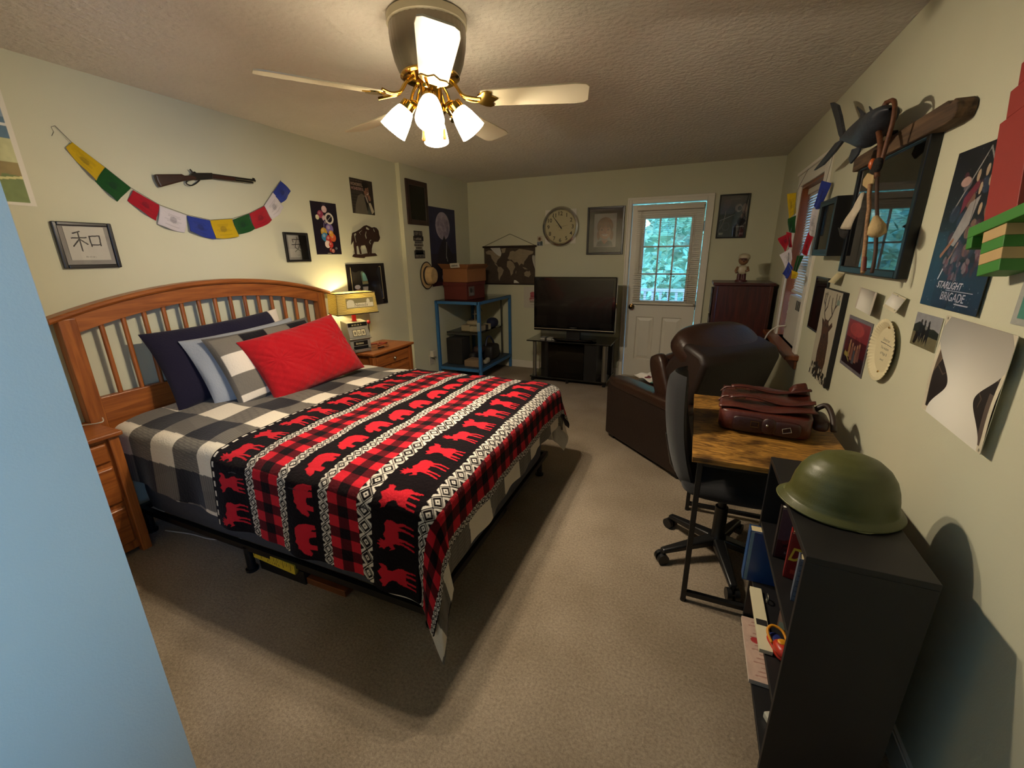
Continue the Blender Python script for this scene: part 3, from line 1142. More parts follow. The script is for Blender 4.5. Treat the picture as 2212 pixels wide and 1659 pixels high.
def frame_mtx(o, xdir, ydir):
    x = Vector(xdir).normalized()
    y = Vector(ydir)
    y = (y - x * y.dot(x)).normalized()
    z = x.cross(y)
    m = Matrix((x, y, z)).transposed().to_4x4()
    m.translation = Vector(o)
    return m


def flat(c):
    def f(U, V):
        a = np.empty(U.shape + (3,))
        a[:] = lin(c)
        return a
    return f


def navy(U, V):
    a = np.empty(U.shape + (3,))
    a[:] = lin('#1d1a2b')
    a[U > 0.80] = lin('#d3c8ba')
    return a


def sham(U, V):
    a = np.empty(U.shape + (3,))
    k1, k2 = np.floor((U + 0.93) / 0.46).astype(int) % 2 == 0, np.floor((V + 1.28) / 0.56).astype(int) % 2 == 0
    a[:] = lin('#6f6960')
    a[(~k1) & (~k2)] = lin('#151318')
    a[k1 & k2] = lin('#d6ccbc')
    band = (np.abs(U) > 0.93) | (np.abs(V) > 0.9)
    a[band] = lin('#57534e')
    return a


def redq(U, V):
    q = np.zeros(U.shape)
    for cu, cv in ((-0.62, 0.1), (0.1, -0.1), (0.75, 0.25)):
        r = np.hypot(U - cu, (V - cv) * 0.7)
        an = np.arctan2(V - cv, U - cu)
        q += 0.006 * np.abs(np.sin(an * 7)) * np.exp(-(r / 0.42) ** 2)
    q += 0.0025 * np.sin(U * 34) * np.sin(V * 26)
    return q


pillow('pillow', 'navy pillow with a white end leaning on the spindles', 0.86, 0.48, 0.15,
       frame_mtx((0.215, 1.79, 0.925), (0.05, 1.0, 0.055), (-0.38, -0.10, 1)), navy, CLOTH, wav=0.006, seed=2)
pillow('pillow', 'pale grey sheet pillow poking out between the navy and check pillows', 0.74, 0.46, 0.14,
       frame_mtx((0.345, 1.86, 0.885), (0.08, 1.0, 0.06), (-0.50, -0.12, 1)), flat('#8f949c'), CLOTH, wav=0.010, seed=4)
pillow('pillow', 'buffalo check sham behind the red quilted pillow', 0.72, 0.46, 0.14,
       frame_mtx((0.445, 1.92, 0.89), (0.08, 1.0, 0.055), (-0.55, -0.10, 1)), sham, CLOTH, wav=0.006, seed=5)
pillow('pillow', 'red quilted pillow foremost at the headboard', 0.70, 0.46, 0.19,
       frame_mtx((0.575, 2.05, 0.885), (0.13, 1.0, 0.13), (-0.62, -0.06, 1)), flat('#a3161f'), CLOTH, wav=0.008, seed=1, quilt=redq, n=160)

# ---- what lies under the bed
yl = thing('measuring_stick', 'yellow printed stick lying under the edge of the bed', 'stick', (1.20, 1.135, 0.0))
cv = Cv(0.30, 0.05, '#c9ae2a', 0.002)
for k in range(22):
    cv.line([(0.03 + k * 0.044, 0.95), (0.03 + k * 0.044, 0.55 if k % 4 else 0.25)], 0.003, '#3a3412')
cv.text('1 2 3 4 5 6', 0.5, 0.3, 0.3, '#3a3412', 0.8)
sheet('stick', cv, (1.06, 1.130, 0.095), (0.999, -0.045, 0.0), (0, 0.02, 1), PAPER, yl, thick=0.02, edge='#a8922a')
MB().box(1.05, 1.36, 1.16, 1.22, 0.0, 0.075).build('rest', BLACKP, yl, world=True)
pl = MB().box(1.34, 1.60, 1.17, 1.26, 0.0, 0.035).build('wooden_board', wood('plank', '#5a2f18', '#7d4825', axis=0), None, bevel=0.003)
tag(pl, 'short brown wooden board on the carpet under the bed', 'board')
CORD = pm('pale_cord', '#b9b4aa', 0.5)
c1 = MB().tube(smooth_curve([(0.10, 1.10, 0.72), (0.16, 1.07, 0.715), (0.10, 1.02, 0.708), (0.03, 0.98, 0.706)], 5), 0.003, 6).build('charging_cable', CORD, None, smooth=180)
tag(c1, 'pale thin cable running onto the night table by the blue-lit wall', 'cable')
c2 = MB().tube(smooth_curve([(0.25, 1.16, 0.012), (0.42, 1.20, 0.006), (0.60, 1.22, 0.006), (0.78, 1.32, 0.006), (0.9, 1.5, 0.006)], 6), 0.004, 6).build('extension_cable', CORD, None, smooth=180)
tag(c2, 'white cable trailing over the carpet beneath the bed', 'cable')

# ---- night tables -------------------------------------------------------


def night_table(label, y0, y1, depth, handle):
    t_ = thing('night_table', label, 'night table', (depth / 2, (y0 + y1) / 2, 0), group=None)
    MB().box(0.012, depth + 0.02, y0 - 0.012, y1 + 0.012, 0.676, 0.70).build('top', OAK, t_, world=True, bevel=0.006)
    MB().box(0.02, depth - 0.02, y0 + 0.02, y1 - 0.02, 0.03, 0.676).build('carcass', OAKZ, t_, world=True, bevel=0.004)
    for y in (y0, y1 - 0.045):
        MB().box(depth - 0.045, depth, y, y + 0.045, 0.0, 0.676).box(0.02, 0.05, y, y + 0.045, 0, 0.676).build('corner_post', OAKZ, t_, world=True, bevel=0.006)
    for z0, z1 in ((0.545, 0.655), (0.315, 0.525), (0.075, 0.295)):
        d = MB().hexa([(depth - 0.02, y0 + 0.052, z0), (depth - 0.02, y1 - 0.052, z0), (depth - 0.02, y1 - 0.052, z1), (depth - 0.02, y0 + 0.052, z1)],
                      [(depth - 0.004, y0 + 0.062, z0 + 0.012), (depth - 0.004, y1 - 0.062, z0 + 0.012), (depth - 0.004, y1 - 0.062, z1 - 0.012), (depth - 0.004, y0 + 0.062, z1 - 0.012)]).build('drawer', OAK, t_, world=True, bevel=0.004)
        k = MB().ball((depth + 0.010, (y0 + y1) / 2, (z0 + z1) / 2), 0.016, 14, 10).build('knob', handle, t_, world=True, smooth=180)
        mw = d.matrix_parent_inverse.copy()
        k.parent = d
    return t_


KN = pm('pewter', '#b7b2a8', 0.3, metal=1.0)
night_table('oak night table at the near side of the bed beside the blue-lit wall', 0.47, 1.055, 0.325, KN)
night_table('oak night table under the slot machine lamp', 2.90, 3.485, 0.385, KN)

# ================================================================ outlines measured on the walls (metres)
BISON = [(3.207,1.634),(3.225,1.707),(3.238,1.737),(3.286,1.75),(3.345,1.774),(3.401,1.806),(3.437,1.814),(3.477,1.806),(3.51,1.795),(3.548,1.802),(3.583,1.794),(3.604,1.77),(3.608,1.735),(3.617,1.707),(3.606,1.687),(3.581,1.667),(3.544,1.666),(3.521,1.666),(3.497,1.638),(3.478,1.599),(3.468,1.55),(3.446,1.55),(3.446,1.587),(3.434,1.55),(3.417,1.55),(3.407,1.598),(3.39,1.633),(3.332,1.627),(3.32,1.605),(3.33,1.551),(3.31,1.551),(3.295,1.627),(3.269,1.62),(3.263,1.549),(3.243,1.549),(3.236,1.62),(3.244,1.671),(3.227,1.656)]
BISON_BASE = [(3.2,1.531),(3.225,1.552),(3.318,1.547),(3.388,1.556),(3.52,1.558),(3.549,1.534),(3.372,1.525),(3.358,1.513),(3.231,1.522)]
BH_a = [(3.255,1.727),(3.284,1.74),(3.29,1.728),(3.271,1.709),(3.279,1.661),(3.27,1.642),(3.262,1.675)]
BH_b = [(3.321,1.744),(3.373,1.77),(3.374,1.764),(3.337,1.742),(3.359,1.721),(3.342,1.724)]
BH_c = [(3.42,1.762),(3.433,1.755),(3.42,1.728),(3.427,1.698),(3.412,1.683),(3.4,1.72)]
BH_d = [(3.425,1.795),(3.446,1.796),(3.478,1.78),(3.459,1.771),(3.428,1.778)]
BH_e = [(3.528,1.792),(3.539,1.788),(3.553,1.76),(3.549,1.752),(3.53,1.767)]
BH_f = [(3.468,1.684),(3.492,1.681),(3.462,1.665),(3.477,1.645),(3.464,1.638),(3.446,1.66)]
FLAGS_L=[
('yellow',[(1.345,2.095),(1.454,1.998),(1.402,1.927),(1.316,2.066)]) ,
('green',[(1.454,1.998),(1.55,1.91),(1.477,1.834),(1.402,1.927)]) ,
('red',[(1.559,1.901),(1.675,1.833),(1.645,1.746),(1.525,1.843)]) ,
('white',[(1.678,1.831),(1.818,1.788),(1.784,1.684),(1.643,1.728)]) ,
('blue',[(1.821,1.787),(1.957,1.767),(1.96,1.65),(1.81,1.696)]) ,
('yellow',[(1.959,1.767),(2.11,1.786),(2.123,1.673),(1.962,1.657)]) ,
('green',[(2.111,1.781),(2.235,1.827),(2.261,1.73),(2.126,1.685)]) ,
('red',[(2.237,1.827),(2.367,1.889),(2.423,1.799),(2.272,1.727)]) ,
('white',[(2.367,1.889),(2.46,1.99),(2.545,1.897),(2.424,1.801)]) ,
('blue',[(2.452,1.984),(2.546,2.081),(2.632,2.02),(2.524,1.924)]) ,
]
STOCK = [(1.678,1.997),(1.828,2.02),(1.843,2.014),(1.887,2.022),(1.912,2.016),(1.908,1.999),(1.832,1.982),(1.692,1.929),(1.681,1.964)]
RECEIVER = [(1.878,2.021),(1.909,2.048),(1.917,2.04),(2.019,2.055),(2.016,2.018),(1.908,1.997)]
BARREL = [(2.018,2.046),(2.317,2.049),(2.013,2.026),(2.223,2.03)]
LEVER = [(1.909,2.003),(1.857,1.984),(1.849,1.966),(1.875,1.965),(1.915,1.993),(1.935,2.002)]
STRINGL = [(1.283,2.155),(1.3,2.159),(1.351,2.098)]
FLAGS_R=[
('yellow',[(3.543,4.074,1.943),(3.597,4.038,1.945),(3.608,4.031,1.8),(3.571,4.055,1.763)]) ,
('green',[(3.554,3.94,1.756),(3.599,3.91,1.776),(3.603,3.908,1.654),(3.563,3.934,1.68)]) ,
('red',[(3.552,3.92,1.663),(3.584,3.898,1.654),(3.602,3.886,1.554),(3.581,3.9,1.564)]) ,
('red',[(3.583,4.055,1.655),(3.606,4.04,1.634),(3.595,4.047,1.511),(3.535,4.087,1.62)]) ,
('white',[(3.527,3.88,1.497),(3.587,3.84,1.544),(3.613,3.823,1.468),(3.591,3.838,1.381)]) ,
('blue',[(3.575,3.751,1.451),(3.605,3.731,1.409),(3.588,3.743,1.33),(3.552,3.767,1.365)]) ,
('blue',[(3.62,3.393,1.939),(3.67,3.36,1.916),(3.629,3.388,1.775),(3.598,3.408,1.796)]) ,
('white',[(3.616,3.492,1.79),(3.646,3.472,1.779),(3.648,3.471,1.612),(3.61,3.496,1.647)]) ,
('red',[(3.624,3.535,1.652),(3.652,3.517,1.611),(3.635,3.527,1.492),(3.608,3.545,1.525)]) ,
('green',[(3.615,3.735,1.493),(3.652,3.711,1.492),(3.636,3.721,1.381),(3.616,3.734,1.381)]) ,
('yellow',[(3.557,3.495,1.399),(3.59,3.473,1.387),(3.6,3.466,1.363),(3.571,3.486,1.346)]) ,
]
FISH_BODY = [(2.792,2.071),(2.771,2.042),(2.554,1.974),(2.439,1.936),(2.324,1.945),(2.276,1.967),(2.306,2.014),(2.244,2.025),(2.183,2.014),(2.191,2.027),(2.26,2.05),(2.359,2.059),(2.436,2.057),(2.554,2.042),(2.671,2.05)]
FISH_TAILU = [(2.815,2.051),(2.878,2.085),(3.011,2.183),(3.208,2.315),(3.154,2.303),(3.021,2.254),(2.918,2.181),(2.781,2.069)]
FISH_TAILL = [(2.815,2.051),(2.918,2.057),(3.054,2.034),(3.331,1.991),(3.114,1.987),(2.906,2.012),(2.76,2.04)]
FISH_FIN = [(2.525,1.955),(2.415,1.943),(2.424,1.914),(2.506,1.893),(2.547,1.918)]
FISH_DORSAL = [(2.661,2.154),(2.512,2.089),(2.482,2.064),(2.554,2.064),(2.561,2.097)]
FISH_DORSAL2 = [(2.533,2.12),(2.449,2.077),(2.472,2.07),(2.502,2.095)]
HANG_LOOP = [(2.315,2.028),(2.292,1.983),(2.245,1.937),(2.218,1.904),(2.205,1.874),(2.195,1.849),(2.203,1.835),(2.181,1.792)]
HANG_LOOP2 = [(2.324,2.042),(2.266,2.043),(2.195,2.017),(2.167,1.98),(2.144,1.901)]
HANG_DISC = [(2.282,1.822),(2.2,1.802),(2.197,1.77),(2.246,1.759),(2.313,1.78),(2.321,1.803)]
HANG_FEATHER = [(2.317,1.755),(2.231,1.745),(2.208,1.73),(2.209,1.693),(2.304,1.61),(2.489,1.623),(2.388,1.644),(2.355,1.706)]
HANG_TIP = [(2.489,1.623),(2.304,1.61),(2.323,1.595),(2.409,1.581)]
HANG_STRAPA = [(2.197,1.77),(2.182,1.727),(2.153,1.684),(2.139,1.634),(2.11,1.562),(2.09,1.504),(2.072,1.458),(2.063,1.443)]
HANG_STRAPB = [(2.162,1.789),(2.113,1.704),(2.065,1.637),(2.033,1.588),(2.034,1.573),(2.007,1.52),(1.996,1.469),(1.998,1.446)]
HANG_BULB = [(2.059,1.637),(1.97,1.59),(1.96,1.574),(1.987,1.567),(2.028,1.58)]
WOOD = [(2.617,1.947),(1.9,1.957),(1.881,1.949),(1.853,1.936),(1.838,1.941),(1.833,1.92),(1.839,1.898),(1.888,1.896),(2.599,1.894)]

# wall frames: y to the right on the left wall, so u = +y, v = +z, facing +x
LU, LV = (0, 1, 0), (0, 0, 1)
FU, FV = (1, 0, 0), (0, 0, 1)     # far wall faces -y: u = +x gives normal (0,-1,0)
RU, RV = (0, -1, 0), (0, 0, 1)    # right wall faces -x: u = -y


def wall_point(wall, a, z, d):
    """a along the wall, z up, d out of the wall"""
    if wall == 'L':
        return (d, a, z)
    if wall == 'J':
        return (EJ + d, a, z)
    if wall == 'F':
        return (a, D - d, z)
    return (W - d, a, z)


def poster(name, label, wall, a0, a1, z0, z1, cv, m=PAPER, out=0.003, curl=None, group=None, cat='poster', edge='#d8d4c8', thick=0.0015, tilt=0.0):
    U, V = {'L': (LU, LV), 'J': (LU, LV), 'F': (FU, FV), 'R': (RU, RV)}[wall]
    org = Vector(wall_point(wall, a1 if wall == 'R' else a0, z0, out))
    eu, ev = Vector(U), Vector(V)
    if tilt:
        nn = eu.cross(ev)
        q = Matrix.Rotation(tilt, 3, nn)
        mid = org + eu * cv.w / 2 + ev * cv.h / 2
        org = mid + q @ (org - mid)
        eu, ev = q @ eu, q @ ev
    o = sheet(name, cv, org, eu, ev, m, None, thick, curl, edge)
    return tag(o, label, cat, group)


def framed(label, wall, a0, a1, z0, z1, cv, fw_, fm, depth=0.02, cat='picture', mat_w=0.0, mat_m=None, glass=True, name='picture_frame'):
    """frame, mount, print and glass on a wall"""
    t_ = thing(name, label, cat, wall_point(wall, (a0 + a1) / 2, z0, 0))

    def bar(b, p, q, r, s, d0, d1):
        A, B = wall_point(wall, p, r, d0), wall_point(wall, q, s, d1)
        b.box(min(A[0], B[0]), max(A[0], B[0]), min(A[1], B[1]), max(A[1], B[1]), r, s)
    b = MB()
    bar(b, a0, a0 + fw_, z0, z1, 0.001, depth)
    bar(b, a1 - fw_, a1, z0, z1, 0.001, depth)
    bar(b, a0 + fw_, a1 - fw_, z0, z0 + fw_, 0.001, depth)
    bar(b, a0 + fw_, a1 - fw_, z1 - fw_, z1, 0.001, depth)
    b.build('frame', fm, t_, world=True, bevel=min(0.004, fw_ / 4))
    i0, i1, j0, j1 = a0 + fw_, a1 - fw_, z0 + fw_, z1 - fw_
    if mat_w:
        b = MB()
        bar(b, i0, i1, j0, j1, 0.001, depth * 0.45)
        b.build('mount', mat_m, t_, world=True)
        i0, i1, j0, j1 = i0 + mat_w, i1 - mat_w, j0 + mat_w, j1 - mat_w
    U, V = {'L': (LU, LV), 'J': (LU, LV), 'F': (FU, FV), 'R': (RU, RV)}[wall]
    d = depth * 0.5 + 0.001
    sheet('print', cv, wall_point(wall, i1 if wall == 'R' else i0, j0, d), U, V, PAPER, t_, 0.001)
    if glass:
        b = MB()
        bar(b, a0 + fw_, a1 - fw_, z0 + fw_, z1 - fw_, depth * 0.7, depth * 0.7 + 0.002)
        b.build('glass', PICGLASS if glass == 2 else PANE, t_, world=True)
    return t_


FRAMEBLK = pm('frame_black', '#151213', 0.3, var=0.1)
FRAMEBRN = pm('frame_dark_brown', '#2a1712', 0.4, var=0.15)
rs = np.random.RandomState(5)

# ---- left wall ----------------------------------------------------------
cv = Cv(0.60, 0.62, '#7f95a8', 0.003)
cv.rect(0, 0, 1, 0.16, '#5d6b3a').rect(0, 0.16, 1, 0.30, '#8b7a4a').rect(0, 0.30, 1, 0.46, '#b9b98a').rect(0, 0.46, 1, 0.6, '#4f6f86')
cv.line([(0, 0.62), (0.6, 0.57), (1, 0.55)], 0.012, '#d8d8d4').line([(0, 0.80), (0.7, 0.78), (1, 0.77)], 0.010, '#cfd4d6')
cv.poly([(0.76, 0.0), (1, 0.0), (1, 0.2), (0.86, 0.22)], '#6e7d48').line([(0.72, 0.02), (0.74, 0.17), (0.98, 0.2)], 0.01, '#cfc98a')
cv.blotch(0.35, 3, 5)
cv.rect(0.965, 0, 1, 1, '#d5d0c2').rect(0, 0, 1, 0.022, '#d5d0c2').rect(0, 0.978, 1, 1, '#d5d0c2')
poster('landscape_poster', 'pale-edged coastal landscape poster hanging nearest the blue-lit wall corner', 'L', 0.545, 1.145, 1.78, 2.40, cv)


def kanji(strokes, cap):
    c = Cv(0.165, 0.165, '#cfc8b8', 0.0015)
    c.blotch(0.05, 2, 5)
    for s in strokes:
        c.line(s, 0.006, '#3a322e')
    c.text(cap, 0.5, 0.10, 0.05, '#6a5f55')
    return c


WA = [[(0.37, 0.86), (0.20, 0.80)], [(0.14, 0.66), (0.50, 0.68)], [(0.33, 0.84), (0.33, 0.28)], [(0.33, 0.64), (0.14, 0.42)], [(0.34, 0.62), (0.50, 0.48)],
      [(0.58, 0.72), (0.59, 0.42)], [(0.58, 0.72), (0.84, 0.74), (0.83, 0.44)], [(0.59, 0.46), (0.83, 0.47)]]
AN = [[(0.50, 0.92), (0.52, 0.84)], [(0.26, 0.70), (0.24, 0.82), (0.76, 0.83), (0.72, 0.72)], [(0.46, 0.78), (0.34, 0.46), (0.66, 0.28)], [(0.64, 0.62), (0.52, 0.40), (0.32, 0.26)], [(0.18, 0.58), (0.82, 0.61)]]
GREYM = pm('grey_mount', '#9a938a', 0.8, var=0.04)
framed('black-framed brush character picture over the near bed post', 'L', 1.170, 1.412, 1.490, 1.717, kanji(WA, 'Harmony'), 0.018, FRAMEBLK, mat_w=0.022, mat_m=GREYM)
framed('small black-framed brush character picture under the end of the flag garland', 'L', 2.494, 2.722, 1.493, 1.717, kanji(AN, 'Peace'), 0.018, FRAMEBLK, mat_w=0.018, mat_m=GREYM)

FLAGCOL = {'yellow': '#b99a1c', 'green': '#1f4a24', 'red': '#9c1f2b', 'white': '#c2bcc0', 'blue': '#2c3a86'}


def flag(g, c, q, seed, ripple=0.010, out_axis=0):
    k = 14
    a, b, d, e = [Vector(p) for p in q]      # top start, top end, bottom end, bottom start
    cvx = Cv(0.11, 0.11, FLAGCOL[c], 0.004)
    r = random.Random(seed)
    for i in range(7):
        y = 0.2 + i * 0.09
        cvx.line([(0.2 + r.random() * .1, y), (0.7 + r.random() * .12, y)], 0.003, '#20202a', 0.25)
    cvx.ell(0.5, 0.5, 0.14, 0.16, '#20202a', 0.35)
    n = cvx.nx
    P = np.empty((cvx.ny, n, 3))
    nrm = (b - a).cross(e - a).normalized()
    for i in range(cvx.ny):
        v = i / (cvx.ny - 1)
        for j in range(n):
            u_ = j / (n - 1)
            p = (e.lerp(d, u_)).lerp(a.lerp(b, u_), v)
            sag = ripple * (1 - v) * math.sin(u_ * 6 + seed) + 0.006 * math.sin(v * 4 + seed)
            p = p + nrm * sag + Vector((0, 0, -0.008 * math.sin(PI * u_) * (1 - v)))
            P[i, j] = p
    # stay clear of the wall
    if out_axis == 0:
        P[..., 0] = np.maximum(P[..., 0], 0.004)
    else:
        P[..., 0] = np.minimum(P[..., 0], W - 0.022)
    P = P - np.array(BASE[g.name].translation)
    o = painted_mesh('flag', P, cvx.a, CLOTH, g)
    md = o.modifiers.new('thick', 'SOLIDIFY'); md.thickness = 0.0012
    o['label'] = c + ' flag'
    return o


g = thing('flag_garland', 'string of ten small coloured prayer flags swagged over the headboard', 'garland', (0.01, 1.9, 1.65))
for i, (c, q) in enumerate(FLAGS_L):
    flag(g, c, [(0.014, y, z) for y, z in q], i)
top = [(0.006, 1.300, 2.159), (0.012, 1.345, 2.095)] + [(0.016, q[1][0], q[1][1] + 0.002) for c, q in FLAGS_L[:]]
MB().tube(top, 0.0018, 5).build('cord', pm('flag_cord', '#6e6a62', 0.9), g, world=True)
MB().tube([(0.004, 1.300, 2.159), (0.004, 1.285, 2.15), (0.004, 1.290, 2.13), (0.004, 1.278, 2.11)], 0.001, 5).build('cord_end', pm('flag_cord', '#6e6a62', 0.9), g, world=True)

# toy-sized lever-action rifle on the wall
rf = thing('rifle', 'wooden-stocked lever-action rifle hung above the flag garland', 'rifle', (0.0, 2.0, 1.93))
PL = Matrix(((0, 0, 1, 0.012), (1, 0, 0, 0), (0, 1, 0, 0), (0, 0, 0, 1)))   # local x->y, y->z, z->x
STK = wood('walnut', '#1f0d08', '#3a1a10', axis=1)
STEEL = pm('gun_steel', '#3a3836', 0.35, metal=0.8)
MB().prism(STOCK, 0.030, PL).build('stock', STK, rf, world=True, bevel=0.008)
MB().prism(RECEIVER, 0.026, PL).build('receiver', STEEL, rf, world=True, bevel=0.004)
MB().tube([(0.028, 2.012, 2.043), (0.028, 2.320, 2.049)], 0.009, 12).tube([(0.028, 2.305, 2.062), (0.028, 2.318, 2.060)], 0.005, 6).build('barrel', STEEL, rf, world=True, smooth=50)
MB().tube([(0.028, 2.012, 2.026), (0.028, 2.300, 2.034)], 0.007, 10).build('magazine_tube', STEEL, rf, world=True, smooth=50)
MB().prism([(2.010, 2.020), (2.170, 2.026), (2.170, 2.050), (2.010, 2.046)], 0.026, PL).build('fore_end', STK, rf, world=True, bevel=0.005)
MB().tube(smooth_curve([(0.026, 1.935, 2.002), (0.026, 1.905, 1.978), (0.026, 1.875, 1.963), (0.026, 1.850, 1.970), (0.026, 1.858, 1.986), (0.026, 1.895, 2.000)], 5), 0.004, 6).build('lever', STEEL, rf, world=True, smooth=180)
MB().tube([(0.026, 1.90, 2.04), (0.026, 1.888, 2.056)], 0.005, 6).build('hammer', STEEL, rf, world=True)

# vase-of-figures poster kept generic: a bouquet of round coloured shapes
cv = Cv(0.28, 0.42, '#17101f', 0.002)
for (cu, cw, r1_, c) in ((0.50, 0.87, 0.10, '#c7a7a8'), (0.33, 0.77, 0.11, '#8c3350'), (0.20, 0.71, 0.07, '#c9c0a0'), (0.46, 0.70, 0.08, '#bda0a4'), (0.52, 0.60, 0.12, '#2b1d4a'), (0.62, 0.50, 0.15, '#6d5f93'), (0.38, 0.44, 0.12, '#b08d2f'),
                         (0.40, 0.34, 0.13, '#35719b'), (0.55, 0.30, 0.12, '#a02c2a'), (0.72, 0.33, 0.12, '#b5532f'), (0.66, 0.41, 0.09, '#c08a35'), (0.47, 0.20, 0.11, '#c9b4b0'), (0.60, 0.19, 0.09, '#a8332f'), (0.58, 0.09, 0.07, '#7a2a26'), (0.66, 0.07, 0.06, '#a0625a')):
    cv.ell(cu, cw, r1_, r1_ * 0.66, c).ell(cu - r1_ * .25, cw + r1_ * .2, r1_ * .4, r1_ * .25, '#e0d6c4', 0.25)
cv.ring(0.66, 0.70, 0.17, 0.11, 0.32, '#c9c2b8').line([(0.58, 0.66), (0.74, 0.75)], 0.006, '#8f8a88').line([(0.42, 0.6), (0.40, 0.5)], 0.005, '#8d86a0')
cv.ell(0.80, 0.12, 0.05, 0.025, '#5d6068').scribble(0.5, 0.022, 0.16, 0.018, '#8d8577', 3).scribble(0.5, 0.965, 0.12, 0.012, '#5d5568', 4)
cv.blotch(0.18, 8, 8)
poster('figure_poster', 'tall dark poster of piled round coloured shapes beside the small brush picture', 'L', 2.804, 3.084, 1.550, 1.973, cv, GLOSSY, edge='#0d0a10')

# record-sleeve poster of a seated man resting his chin on his hand
cv = Cv(0.30, 0.30, '#2a211d', 0.0018)
cv.rect(0, 0, 0.5, 0.66, '#3a332d')
for k in range(6):
    cv.rect(0.0, 0.10 + k * 0.085, 0.46, 0.14 + k * 0.085, '#2a2420')
cv.text('WONDERFUL', 0.29, 0.84, 0.085, '#9a8574', 0.54, 0.02).text('WONDERFUL', 0.30, 0.72, 0.085, '#9a7a72', 0.56, 0.02)
cv.scribble(0.28, 0.945, 0.5, 0.04, '#5f5148', 5)
cv.poly([(0.10, 0.0), (0.16, 0.26), (0.30, 0.52), (0.48, 0.60), (0.62, 0.52), (0.74, 0.30), (0.78, 0.0)], '#5f584c')
cv.poly([(0.56, 0.50), (0.66, 0.10), (0.74, 0.14), (0.78, 0.36), (0.66, 0.56)], '#191416')
cv.poly([(0.60, 0.56), (0.70, 0.34), (0.75, 0.36), (0.66, 0.58)], '#9a8a80')
cv.ell(0.69, 0.70, 0.115, 0.17, '#7d5a48').ell(0.66, 0.86, 0.15, 0.09, '#171213').ell(0.60, 0.76, 0.04, 0.08, '#171213')
cv.ell(0.74, 0.70, 0.03, 0.015, '#2a1a16').ell(0.77, 0.63, 0.025, 0.03, '#b39683').line([(0.70, 0.595), (0.77, 0.60)], 0.006, '#c4b09e').line([(0.70, 0.755), (0.78, 0.75)], 0.004, '#21130f')
cv.ell(0.80, 0.50, 0.06, 0.10, '#84614e', rot=0.3).poly([(0.74, 0.34), (0.84, 0.36), (0.98, 0.10), (0.86, 0.02)], '#b3a88e').poly([(0.66, 0.02), (0.74, 0.30), (0.84, 0.0)], '#454a44')
cv.blotch(0.15, 4, 9)
poster('record_sleeve_poster', 'dark square record-sleeve poster lettered wonderful above the bison plaque', 'L', 3.288, 3.592, 1.912, 2.213, cv, GLOSSY, edge='#191414')

RUST = pm('rusted_steel', '#2c1710', 0.55, var=0.25, scale=14)
bs = thing('bison_plaque', 'rust-brown cut steel bison plaque under the record-sleeve poster', 'wall plaque', (0.0, 3.4, 1.51))
plate('silhouette', [BISON, BH_a, BH_b, BH_c, BH_d, BH_e, BH_f], 0.004, lambda x, y, d: (0.012 + d, x, y), RUST, bs)
plate('ground_strip', [BISON_BASE], 0.004, lambda x, y, d: (0.014 + d, x, y), RUST, bs)
MB().tube([(0.0, 3.40, 1.72), (0.011, 3.40, 1.72)], 0.004, 6).tube([(0.0, 3.40, 1.535), (0.013, 3.40, 1.535)], 0.004, 6).build('standoff', RUST, bs, world=True)

# dark poster behind the lamp: an old screen glowing on a desk, curling at its edges
cv = Cv(0.535, 0.40, '#171315', 0.0025)
cv.rect(0.10, 0.12, 0.90, 0.93, '#c3b48a').rect(0.112, 0.135, 0.888, 0.915, '#1b1a1e')
cv.rect(0.14, 0.42, 0.33, 0.9, '#2b2722').rect(0.66, 0.5, 0.74, 0.9, '#2a2c33').rect(0.8, 0.45, 0.87, 0.9, '#232329')
cv.poly([(0.36, 0.52), (0.66, 0.52), (0.66, 0.80), (0.63, 0.83), (0.38, 0.83), (0.35, 0.80)], '#5a6a5a').poly([(0.385, 0.60), (0.63, 0.60), (0.63, 0.79), (0.39, 0.79)], '#6fa09a').rect(0.37, 0.53, 0.65, 0.59, '#8d845f')
cv.ell(0.23, 0.47, 0.07, 0.05, '#b9b2b6').poly([(0.14, 0.34), (0.17, 0.40), (0.30, 0.42), (0.28, 0.37), (0.2, 0.3)], '#b07a52')
cv.rect(0.36, 0.36, 0.56, 0.47, '#8d8a86').rect(0.39, 0.38, 0.53, 0.45, '#b3aca4').rect(0.62, 0.40, 0.76, 0.54, '#6a707c').ell(0.70, 0.36, 0.10, 0.05, '#7a7f8c')
cv.poly([(0.45, 0.14), (0.88, 0.14), (0.88, 0.30), (0.6, 0.34)], '#27304a')
for k in range(40):
    cv.ell(0.5 + rs.rand() * 0.37, 0.15 + rs.rand() * 0.22, 0.02, 0.01, '#5f6f92', 0.6)
cv.scribble(0.66, 0.065, 0.46, 0.04, '#57504a', 6)
poster('screen_poster', 'black-bordered poster of a glowing old screen behind the lamp', 'L', 3.106, 3.646, 1.062, 1.462, cv, GLOSSY, out=0.004, curl=lambda U, V: 0.022 * np.maximum(0, np.abs(U - 0.55) - 0.3) ** 1.3 + 0.010 * (1 - V) * np.sin(U * 5) ** 2, edge='#141012')

